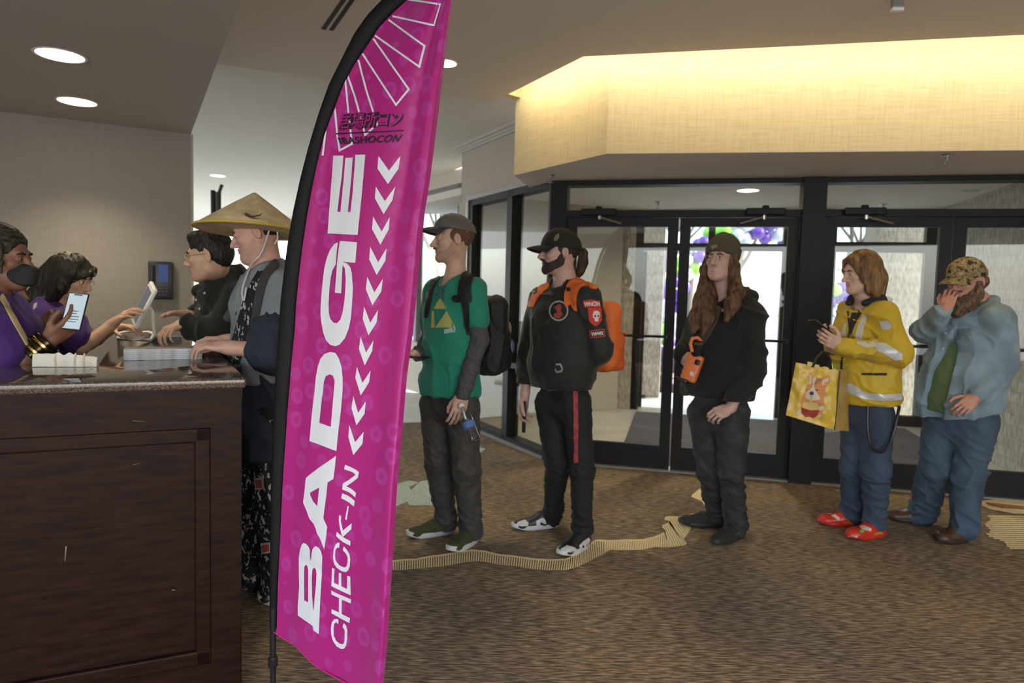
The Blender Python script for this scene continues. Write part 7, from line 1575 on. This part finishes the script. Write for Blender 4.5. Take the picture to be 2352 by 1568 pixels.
L = F.L
S = SDF(); S.ell(L(0, -.02, .045), V(.086, .108, .10), F.R, .02)
for x in (-1, 1): S.chain([L(x*.07, .0, .03), L(x*.082, -.005, -.05), L(x*.075, -.045, -.13)], [.028, .034, .03], .03)
S.chain([L(0, -.075, .04), L(0, -.12, -.04), at(92, 690, 3.60), at(62, 728, 3.62), at(52, 750, 3.64)], [.07, .075, .06, .04, .012], .04); S.chain([L(-.03, .088, .075), L(0, .098, .045), L(.03, .088, .04)], [.02, .02, .018], .02)
S.ell(L(0, .115, -.05), V(.066, .066, .088), F.R, .012, 's')
piece(F, 'long_hair', S, .004, hair_mat('long_black', (0.007, 0.0065, 0.006), (0.035, 0.03, 0.022), (60, 60, 6), .3), st=(.004, (60, 60, 6), 7))
ts = tee(F, 111); B9 = bvh_of(ts)
try: lay('shoulder_print', [([[(78, 698), (86, 694), (84, 706), (76, 712)]], 0), ([[(66, 716), (78, 710), (74, 724), (64, 730)]], 0), ([[(58, 734), (68, 730), (64, 744), (56, 746)]], 0)], B9, [mat('print_grey_white', (.4, .4, .42), .8)], ts, off=.002, step=7)
except RuntimeError: pass
trousers(F, M_nvj, (.095, .075, .06), (.14, .105), .06)
for sd in 'RL': shoe(F, sd, M_blk, M_blk)

F = Fig(3.12, 182, V(-2.42, 3.12))
F.Y0 = 3.13; F.set(pel=(-110, 905), nk=(-40, 742), shL=(-40, 765, .17), shR=(-45, 770, -.17), elL=(-10, 850, .2, .05), wrL=(40, 830, .12, .22), elR=(-10, 862, -.2, .05), wrR=(40, 842, -.12, .22), hpR=(-115, 945, -.08), hpL=(-110, 945, .08), knR=(-113, 1110, -.08), knL=(-108, 1105, .08))
F.J['heR'] = V(-2.62, 3.04, 0); F.J['toR'] = V(-2.38, 3.04, 0); F.J['heL'] = V(-2.63, 3.2, 0); F.J['toL'] = V(-2.39, 3.2, 0); F.J['anR'] = V(-2.57, 3.04, .09); F.J['anL'] = V(-2.58, 3.2, .09)
hd = (at(5, 668, 3.13), facing(-88, 2), 1.0, dict(nose=1.0, wide=.95)); sk = (0.23, 0.105, 0.065)
body(F, 'person whose face shows in profile just below the masked person\'s chin', 'person', sk, hd, dict(R=dict(d=V(1, 0, 0), back=V(0, 0, 1)), L=dict(d=V(1, 0, 0), back=V(0, 0, 1))), lips=(.25, .09, .075))
eyes(F, (0.02, 0.012, 0.01), (0.01, 0.008, 0.007)); L = F.L
S = SDF(); S.ell(L(0, -.025, .042), V(.084, .106, .098), F.R, .02); S.ell(L(0, .125, -.0), V(.09, .075, .085), F.R, .012, 's'); piece(F, 'hair', S, .004, MHK, st=(.004, (70, 70, 70), 2))
tee(F, 121); trousers(F, M_nvj, (.1, .08, .065), (.15, .11), .06)
for sd in 'RL': shoe(F, sd, M_blk, M_blk)

# ------------------------------------------------------------------ things on and around the counter
# tablet on its white stand
tc_ = G(312, 786, CT); ty = nrm(at(345, 700, tc_[1])-tc_)
ts_ = empty('tablet_stand', G(312, 784, CT), 'white tablet on a looped white stand on the counter edge', 'tablet')
def tp(x, y, d=0.0): return at(x, y, tc_[1]-.02+d)
Yt = tc_[1]
m = MB(); rr = .0085
g = [G(272, 781, CT+rr+.001), G(340, 781, CT+rr+.001), G(352, 778, CT+rr+.001), G(352, 766, CT+rr+.001), G(340, 762, CT+rr+.001), G(285, 762, CT+rr+.001), G(272, 766, CT+rr+.001)]
m.tube(g, rr, 10, closed=True); m.build('base_loop', [M_white], ts_, smooth=True)
up0 = G(350, 780, CT+rr); m = MB(); m.tube([G(345, 781, CT+rr+.001), up0+V(.01, 0, .03), at(351, 730, up0[1]), at(350, 714, up0[1]), at(343, 708, up0[1]), at(335, 708, up0[1])], rr, 10); m.build('upright', [M_white], ts_, smooth=True)
pb_, pt_ = at(309, 748, Yt+.03), at(355, 658, Yt+.03); yy = nrm(pt_-pb_); ln_ = np.linalg.norm(pt_-pb_); xx = nrm(V(-.66, .75, 0)); xx = nrm(xx-yy*(xx@yy)); zz = np.cross(xx, yy); cc = (pb_+pt_)/2+xx*.02
MB().box(cc, .17, ln_, .022, xx, yy, zz, bev=.008).build('tablet', [M_white], ts_, smooth=True); s_ = -1 if zz[0] > 0 else 1
MB().box(cc+zz*s_*.0115, .14, ln_*.78, .001, xx, yy, zz).build('screen', [mat('slate_screen', (.05, .065, .10), .12, emit=.06, ecol=(.3, .38, .55))], ts_)
# brochures: two piles
M_b1 = mat('brochure_pale_blue', (.42, .50, .62), .4, col2=(.13, .11, .10), vscale=24, stretch=(1, 1, .01)); M_b2 = mat('brochure_brown', (.36, .30, .24), .4, col2=(.50, .55, .62), vscale=16, stretch=(1, 1, .01)); M_b3 = mat('brochure_navy', (.05, .07, .13), .4, col2=(.25, .3, .38), vscale=20, stretch=(1, 1, .01))
def pile(px0, px1, n, th, dep, mats, group, words):
    p0, p1 = G(*px0, CT), G(*px1, CT); x = nrm(p1-p0); w = np.linalg.norm(p1-p0); y = V(-x[1], x[0], 0); r = random.Random(n)
    for k in range(n):
        c = (p0+p1)/2+y*dep/2+V(r.uniform(-.002, .002), r.uniform(-.002, .002), th*(k+.5)+.0005)
        b_ = MB().box(c, w, dep, th*.92, x, y).build('brochure', [mats[k % len(mats)]], None, origin=c-V(0, 0, th/2))
        tag(b_, words[0] if k == n-1 else words[1], 'brochure', group)
pile((284, 828), (464, 825), 12, .0038, .115, [M_b1, M_b2], 'brochures in the larger pile', ('top brochure of the wide pile on the counter in front of the tablet', 'pale blue and brown brochure inside the wide pile on the counter'))
pile((368, 784), (418, 782), 5, .0045, .12, [M_b3], 'brochures in the small pile', ('top navy brochure of the small pile right of the tablet stand', 'navy brochure inside the small pile right of the tablet stand'))
# white paper packet at the back edge
p0, p1 = G(74, 842.5, CT), G(222, 842.5, CT); x = nrm(p1-p0); w = np.linalg.norm(p1-p0); y = V(-x[1], x[0], 0)
n_ = 40; vs = []; hs = [.046 if i < 3 else .047+.005*math.sin(i*.9)*(1 if 14 < i < 24 else .15) for i in range(n_+1)]
for i in range(n_+1):
    u = i/n_; c = p0+x*w*u; hh = hs[i]-.012*max(0, u-.55)/.45; pin = .018 if 14 < i < 20 else .024
    for (a, z) in ((0, 0), (-.1*pin, hh*.5), (.35*pin, hh), (.75*pin, hh*.97), (1.1*pin, hh*.5), (1.0*pin, 0)): vs.append(c+y*(a+.004*float(vnoise(V(i*.25, z*60, 1), 2)))+V(0, 0, .0008+z))
fs = [(i*6+k, (i+1)*6+k, (i+1)*6+(k+1) % 6, i*6+(k+1) % 6) for i in range(n_) for k in range(6)]+[tuple(range(5, -1, -1)), tuple(n_*6+k for k in range(6))]
pk = MB().add(vs, fs).build('paper_packet', [mat('white_tissue_paper', (.66, .64, .58), .8, bump=.3, bscale=80)], None, True, origin=(p0+p1)/2)
tag(pk, 'crumpled white paper packet with tan bands on the counter near left edge', 'packet'); pk['label'] = 'crumpled white paper packet with tan bands on the counter before the masked person'
m = MB()
for u in (.36, .66, .8):
    c = p0+x*w*u; m.add([c+y*-.004+V(0, 0, .002)-x*.003, c+y*-.004+V(0, 0, .002)+x*.003, c+y*-.0065+V(0, 0, .022)+x*.003, c+y*-.0065+V(0, 0, .022)-x*.003, c+y*.007+V(0, 0, .05)+x*.003, c+y*.007+V(0, 0, .05)-x*.003], [(0, 1, 2, 3), (3, 2, 4, 5)])
m.build('tan_band', [mat('tan_tape', (.52, .45, .33), .6)], pk)
# wall telephone
wp = on_plane(CP, wn, 369, 642); te = empty('wall_telephone', wp, 'black desk telephone with blue display mounted on the grey wall', 'telephone')
def wq(px, py, d): p = on_plane(CP-wn*d, wn, px, py); return p
m = MB(); a_, b_ = wq(341, 686, .0), wq(397, 602, .0); hw = abs((b_-a_)@wd); hh = b_[2]-a_[2]; m.box((a_+b_)/2-wn*.025, hw, .05, hh, wd, wn, bev=.01); m.build('phone_body', [mat('dark_navy_plastic', (.014, .015, .024), .35)], te, smooth=True)
a_, b_ = wq(364, 648, .05), wq(386, 608, .05); MB().box((a_+b_)/2-wn*.0015, abs((b_-a_)@wd), .003, b_[2]-a_[2], wd, wn).build('display', [mat('blue_display', (.015, .04, .15), .5, emit=.05, ecol=(.08, .2, .75))], te)
m = MB(); h0, h1 = wq(350, 610, .06), wq(350, 655, .06); m.tube([h0, lerp(h0, h1, .5)-wn*.012, h1], .021, 12, flat=(1, .8)); m.build('handset', [M_blk], te, smooth=True)
m = MB()
for r_ in range(4):
    for c_ in range(3): p = wq(366+c_*8, 656+r_*7, .052); m.box(p, .016, .006, .011, wd, wn, bev=.002)
m.build('keypad', [mat('grey_key', (.05, .05, .06), .4)], te, smooth=True)
# low bin behind the counter, tall folded display behind the hat
m = MB(); a_ = K(.62, 1.16); m.box(V(a_[0], a_[1], .47), .2, .2, .94, CE1, CE2, bev=.01); tag(m.build('side_cabinet', [mat('beige_cabinet', (.36, .30, .20), .6)], None, True, origin=V(a_[0], a_[1], 0)), 'beige side cabinet behind the counter below the reaching arm', 'cabinet')
b0 = at(498, 640, 9.0); st = empty('display_stand', V(b0[0], b0[1], 0), 'tall grey display stand rising behind the conical hat', 'stand')
m = MB(); p0 = at(489, 500, 9.0); p1 = at(489, 437, 9.0); m.tube([V(p0[0]+.02, p0[1], 0), p1], .03, 10); m.build('mast', [M_blk], st, smooth=True)
m = MB(); q0 = at(502, 500, 9.0); q1 = at(504, 440, 9.0); q2 = at(510, 424, 9.0); m.tube([V(q0[0], q0[1], 0), q1, q2], .022, 10); m.build('slanted_rod', [M_blk], st, smooth=True)
m = MB(); m.add([at(492, 620, 9.0), at(503, 620, 9.0), at(505, 440, 9.0), at(491, 440, 9.0)], [(0, 1, 2, 3)]); pnl = m.build('grey_panel', [mat('grey_vinyl', (.16, .15, .14), .5)], st)
MB().lathe(V(b0[0], b0[1], 0), [(.3, .001), (.3, .02), (.05, .03)], seg=24).build('base', [M_blk], st)
# ================================================================== outdoors
rn = random.Random(5)
M_bp = mat('purple_balloon', (.13, .04, .42), .18, spec=.6); M_bg = mat('lime_balloon', (.30, .72, .06), .18, spec=.6); M_bw = mat('silver_white_balloon', (.66, .68, .74), .15, spec=.6)
def arch(t):
    """balloon arch standing on the pavement before the entrance"""
    a = at(1522, 880, 13.0); b = at(1926, 890, 13.6); a = V(a[0], a[1], -.12); b = V(b[0], b[1], -.12); h = 2.75
    c = lerp(a, b, .5-.5*math.cos(math.pi*t)); c[2] = -.12+.2+h*math.sin(math.pi*t)**.62; return c
protos = {}
COLN = {'purple': M_bp, 'lime': M_bg, 'white': M_bw}
def balloon(p, r, col, outw):
    if col not in protos:
        m = MB(); prof = [(max(.002, math.sin(math.pi*k/14)*(1.0 if k < 8 else 1.0-.10*(k-7)/7)), -math.cos(math.pi*k/14)*(1 if k > 7 else 1.08)) for k in range(15)]
        m.lathe(V(0, 0, 0), prof, seg=20); m.lathe(V(0, 0, -1.16), [(.09, 0), (.03, .07), (.02, .1)], seg=10)
        o = m.build('balloon', [COLN[col]], None, True, origin=V(0, 0, 0)); protos[col] = o
    else: o = protos[col].copy(); COL.objects.link(o)
    o.location = Vector(p); o.scale = (r, r, r); o.rotation_euler = Vector(outw).to_track_quat('Z', 'Y').to_euler()
    lab = {'purple': 'purple balloon in the arch outside the glass doors', 'lime': 'lime green balloon in the arch outside the glass doors', 'white': 'white balloon in the arch outside the glass doors'}[col]
    tag(o, lab, 'balloon', '%s balloons in the entrance arch' % col)
N_ = 34
TT = np.linspace(0, 1, 400); LL = np.concatenate([[0], np.cumsum(np.linalg.norm(np.diff([arch(t) for t in TT], axis=0), axis=1))]); N_ = int(LL[-1]/.222)
for k in range(N_):
    t = float(np.interp((k+.5)/N_*LL[-1], LL, TT)); c = arch(t); tg = nrm(arch(min(1, t+.02))-arch(max(0, t-.02))); u = nrm(np.cross(tg, V(0, 1, 0))); w_ = V(0, 1, 0)
    col = ['purple', 'lime', 'white', 'purple', 'white'][(k//2) % 5]
    for j in range(3):
        a = 2*math.pi*j/3+k*math.pi/3; w2 = nrm(np.cross(u, tg)); od = u*math.cos(a)+w2*math.sin(a); balloon(c+od*.165, .122, col if rn.random() < .75 else rn.choice(['purple', 'white', 'lime']), od)
M_pole = mat('white_pole', (.6, .6, .6), .4)
ba = MB(); ba.tube([arch(t) for t in np.linspace(0, 1, 40)], .006, 8); 
for t in (0, 1): ba.lathe(arch(t)*V(1, 1, 0)+V(0, 0, -.12), [(.25, 0), (.25, .03), (.03, .05), (.03, .25)], seg=16)
tag(ba.build('arch_frame', [M_pole], None, True, origin=arch(.5)*V(1, 1, 0)), 'thin frame carrying the balloon arch outside', 'frame')
# person outdoors in a pale shirt
F = Fig(12.4, 75, at(1470, 884, 12.4)*V(1, 1, 0)+V(0, 0, -.12))
F.set(pel=(1477, 797), nk=(1480, 721), shL=(1496, 729, .1), shR=(1464, 729, -.1), elL=(1500, 755, .1, .05), wrL=(1487, 745, .05, .28), elR=(1461, 757, -.1), wrR=(1464, 782, -.08, .08), hpR=(1468, 806, -.05), hpL=(1486, 806, .05), knR=(1467, 840, -.05), knL=(1486, 842, .05))
for sd, x in (('R', 1467), ('L', 1486)):
    g = at(x, 882, 12.4); g = V(g[0], g[1], -.12); F.J['he'+sd] = g+V(.03, .1, 0); F.J['to'+sd] = g+V(-.03, -.16, 0); F.J['an'+sd] = g+V(.02, .03, .1)
hd = (at(1479, 703, 12.38), facing(15, 5), 1.0, dict(nose=1.0)); sk = (0.5, 0.28, 0.2)
body(F, 'person outdoors in pale hoodie and dark trousers holding a black microphone', 'person', sk, hd, dict(L=dict(d=V(-.3, -.5, .8), back=V(.5, -.8, 0), curl=(.9, .9, .6)), R=dict(d=V(0, -.2, -1), back=V(-1, 0, 0))))
S = SDF(); S.ell(F.L(0, -.02, .05), V(.087, .108, .1), F.R, .02); S.ell(F.L(0, .12, -.01), V(.09, .075, .085), F.R, .012, 's'); piece(F, 'hair', S, .006, MH)
S = SDF(); F.torso(S, [(-.1, .19, .14, 0), (.3, .19, .14, 0), (.75, .195, .135, 0), (.95, .1, .08, 0)], .05)
for sd in 'LR': S.cone(lerp(F['nk'], F['sh'+sd], .4), F['sh'+sd], .06, .075, .03); S.cone(F['sh'+sd], F['el'+sd], .075, .07, .03); S.cone(F['el'+sd], F['wr'+sd], .068, .05, .03)
piece(F, 'pale_hoodie', S, .011, mat('pale_grey_fleece', (.55, .56, .62), .9), wr=dict(amp=.006, freq=(9, 9, 8), seed=3))
trousers(F, mat('slate_trousers', (.045, .05, .07), .85), (.105, .085, .07), (.17, .12), .06)
for sd in 'RL': u = shoe(F, sd, mat('bright_blue_canvas', (.03, .10, .55), .6), M_sole); u.location.z = -.12
m = MB(); w0 = F['wrL']+V(-.02, -.06, .10); m.tube([w0-V(0, 0, .10), w0+V(0, 0, .1)], [.014, .018], 10); m.ball(w0+V(0, 0, .125), .03, seg=12, rings=8); tag(m.build('microphone', [M_blk], None, True, origin=w0), 'black microphone held by the person outdoors', 'microphone')
# covered cart beside the door
c0 = at(1512, 885, 11.6); c0 = V(c0[0]+.06, c0[1], -.12)
def dots():
    m = bpy.data.materials.new('dotted_dark_cloth'); m.use_nodes = True; nt = m.node_tree; b = nt.nodes['Principled BSDF']; b.inputs['Roughness'].default_value = .8; tc = nt.nodes.new('ShaderNodeTexCoord'); v = nt.nodes.new('ShaderNodeTexVoronoi'); v.inputs['Scale'].default_value = 7; v.inputs['Randomness'].default_value = .4
    nt.links.new(tc.outputs['Object'], v.inputs['Vector']); r = nt.nodes.new('ShaderNodeValToRGB'); r.color_ramp.elements[0].position = .28; r.color_ramp.elements[0].color = (.5, .4, .38, 1); r.color_ramp.elements[1].position = .36; r.color_ramp.elements[1].color = (.045, .035, .055, 1); nt.links.new(v.outputs['Distance'], r.inputs[0]); nt.links.new(r.outputs[0], b.inputs['Base Color']); return m
S = SDF(); S.lcone(c0+V(0, 0, .06), c0+V(.12, 0, .62), V(1, 0, 0), (.36, .3), (.14, .16), .05); S.plane(c0+V(0, 0, .0), V(0, 0, -1)); v, q = S.mesh(.014); v = wrinkle(v, q, .012, (6, 6, 2), 2)
tag(mesh_np('draped_cloth', v, q, [dots()], None, True, c0), 'dark cloth with pale dots draped beside the doorway outdoors', 'cloth')
m = MB(); sx = G(1466, 912, -.11); m.box(sx+V(0, 0, .02), .22, .12, .04, bev=.01); tag(m.build('door_stop', [M_blk], None, True, origin=sx-V(0, 0, .01)), 'low black door stop on the pavement outside the open door', 'door stop')
# trees and cars across the road
M_bark = mat('grey_bark', (.16, .13, .11), .9); M_leafp = mat('pale_foliage', (.16, .24, .09), .8, var=.4, vscale=3); M_leafd = mat('evergreen_foliage', (.06, .11, .05), .8, var=.4, vscale=3)
def tree(p, h, r, seed, bare, label):
    rr = random.Random(seed); e = empty('street_tree', p, label, 'tree', 'trees across the road'); m = MB(); p = V(*p)
    tips = []
    def br(a, d, l, w, n):
        b = a+d*l; m.tube([a, lerp(a, b, .5)+V(rr.uniform(-.05, .05)*l, rr.uniform(-.05, .05)*l, 0), b], [w, w*.85, w*.7], 6)
        if n == 0: tips.append(b); return
        for _ in range(3 if n > 1 else 2): br(b, nrm(d+V(rr.uniform(-.7, .7), rr.uniform(-.7, .7), rr.uniform(-.1, .5))), l*rr.uniform(.6, .8), w*.62, n-1)
    br(p, V(0, 0, 1), h*.3, h*.022, 4); m.build('trunk', [M_bark], e, smooth=True)
    if not bare:
        vs = []; fs = []
        for t in tips:
            for _ in range(46):
                c = t+V(rr.gauss(0, r*.3), rr.gauss(0, r*.3), rr.gauss(0, r*.3)); u = nrm(V(rr.uniform(-1, 1), rr.uniform(-1, 1), rr.uniform(-1, 1))); w_ = nrm(np.cross(u, V(rr.random(), rr.random(), rr.random()+.1)))
                s_ = rr.uniform(.09, .2); b = len(vs); vs += [c-u*s_, c+w_*s_*.6, c+u*s_, c-w_*s_*.6]; fs.append((b, b+1, b+2, b+3))
        f = mesh_np('foliage', vs, np.array(fs), [M_leafp if seed % 2 else M_leafd], e, False, WORIG(e)); f['kind'] = 'stuff'
gz = -.16
for i, (px, Y, h, bare, lab) in enumerate(((1040, 24, 8, False, 'leafy tree seen through the hall window above the grey cap'), (1005, 30, 9, False, 'pale leafy tree farther off, seen through the hall window beside the flag'), (1585, 36, 10, True, 'bare tree across the road seen through the left doors'), (1690, 40, 11, True, 'bare tree across the road behind the hoodie wearer'), (1520, 44, 11, True, 'bare tree far off seen beside the brick pillar'), (1935, 38, 10, True, 'bare tree across the road seen above the brown-haired head'))):
    g = at(px, 700, Y); tree((g[0], g[1], gz), h, 1.6, i+1, bare, lab)
def car(p, ang, col, label):
    e = empty('parked_car', p, label, 'car', 'cars parked across the road'); p = V(*p); x = V(math.cos(ang), math.sin(ang), 0); y = V(-x[1], x[0], 0); R = np.stack([x, y, V(0, 0, 1)], 1)
    S = SDF(); S.rbox(p+V(0, 0, .62), (2.2, .88, .36), R, .22, .1); S.rbox(p-x*.15+V(0, 0, 1.1), (1.15, .74, .38), R, .28, .2)
    for a in (-1.35, 1.35):
        for b in (-.9, .9): S.ell(p+x*a+y*b+V(0, 0, .33), (.40, .3, .40), R, .03, 's')
    v, q = S.mesh(.045); mesh_np('body_shell', v, q, [mat('car_paint_%s' % col[0], col[1], .2, coat=.6)], e, True, WORIG(e))
    S = SDF(); S.rbox(p-x*.15+V(0, 0, 1.16), (1.13, .765, .24), R, .16, .05); v, q = S.mesh(.045); mesh_np('windows', v, q, [mat('car_window', (.03, .04, .05), .05)], e, True, WORIG(e))
    for a in (-1.35, 1.35):
        for b in (-.82, .82): MB().lathe(p+x*a+y*(b-.1)+V(0, 0, .33), [(.2, 0), (.33, .01), (.33, .19), (.2, .2)], axis=y, seg=24).build('wheel', [M_blk], e, smooth=True)
g = at(975, 715, 22); car((g[0], g[1], gz), .4, ('blue', (.07, .16, .34)), 'blue car seen through the hall window left of the green T-shirt')
g = at(1500, 705, 38); car((g[0], g[1], gz), .05, ('slate', (.12, .16, .22)), 'slate blue car far across the road seen through the open door')
# ================================================================== camera, daylight, view
cam = bpy.data.cameras.new('camera'); co = bpy.data.objects.new('camera', cam); COL.objects.link(co)
cam.sensor_width = 36.0; cam.lens = 36.0*FPX/2352.0; cam.clip_start = 0.05; cam.clip_end = 300
bk = -_f0
co.matrix_world = Matrix(((_R[0], _U[0], bk[0], 0), (_R[1], _U[1], bk[1], 0), (_R[2], _U[2], bk[2], CAMH), (0, 0, 0, 1)))
cam.dof.use_dof = True; cam.dof.focus_distance = 2.3; cam.dof.aperture_fstop = 3.2
SC.camera = co
wd_ = bpy.data.worlds.new('daylight'); SC.world = wd_; wd_.use_nodes = True; nt = wd_.node_tree
bg = nt.nodes['Background']; sky = nt.nodes.new('ShaderNodeTexSky'); sky.sky_type = 'NISHITA'; sky.sun_disc = False; sky.sun_elevation = math.radians(38); sky.sun_rotation = math.radians(120); sky.air_density = 1.2; sky.dust_density = 2.5
mxs = nt.nodes.new('ShaderNodeMix'); mxs.data_type = 'RGBA'; mxs.inputs['Factor'].default_value = 0.55; mxs.inputs['B'].default_value = (0.55, 0.60, 0.68, 1)
nt.links.new(sky.outputs[0], mxs.inputs['A']); nt.links.new(mxs.outputs['Result'], bg.inputs['Color']); bg.inputs['Strength'].default_value = 0.85
sun = bpy.data.lights.new('sun', 'SUN'); sun.energy = 2.2; sun.angle = 0.01; sun.color = (1.0, 0.95, 0.86)
so = bpy.data.objects.new('sun', sun); COL.objects.link(so); so.rotation_euler = Vector((0.80, 0.42, 0.62)).to_track_quat('Z', 'Y').to_euler(); so.location = (6, 12, 8)
# added rear fill lamp, set in the made-up window opening behind the camera
def area_light(name, c, sx, sy, aim, power, col):
    l = bpy.data.lights.new(name, 'AREA'); l.shape = 'RECTANGLE'; l.size = sx; l.size_y = sy; l.energy = power; l.color = col
    o = bpy.data.objects.new(name, l); COL.objects.link(o); o.location = c; o.rotation_euler = (-Vector(aim)).to_track_quat('Z', 'Y').to_euler(); return o
area_light('rear_fill_light', (0.15, -3.95, 1.55), 11.0, 2.1, (0, 1, 0.05), 100, (0.86, 0.92, 1.0))
area_light('hall_window_daylight', (-9, 12, 2.0), 5.0, 2.4, (1, -0.5, 0.1), 45, (0.97, 0.97, 1.0))
SC.view_settings.view_transform = 'Standard'; SC.view_settings.look = 'None'; SC.view_settings.exposure = 1.05; SC.view_settings.gamma = 1.0
SC.view_settings.use_curve_mapping = False
SC.cycles.use_denoising = True
try: SC.cycles.denoiser = 'OPENIMAGEDENOISE'
except Exception: pass
SC.cycles.max_bounces = 8; SC.cycles.diffuse_bounces = 4; SC.cycles.glossy_bounces = 4; SC.cycles.transparent_max_bounces = 16; SC.cycles.transmission_bounces = 6
SC.cycles.caustics_reflective = False; SC.cycles.caustics_refractive = False; SC.cycles.sample_clamp_indirect = 4.0
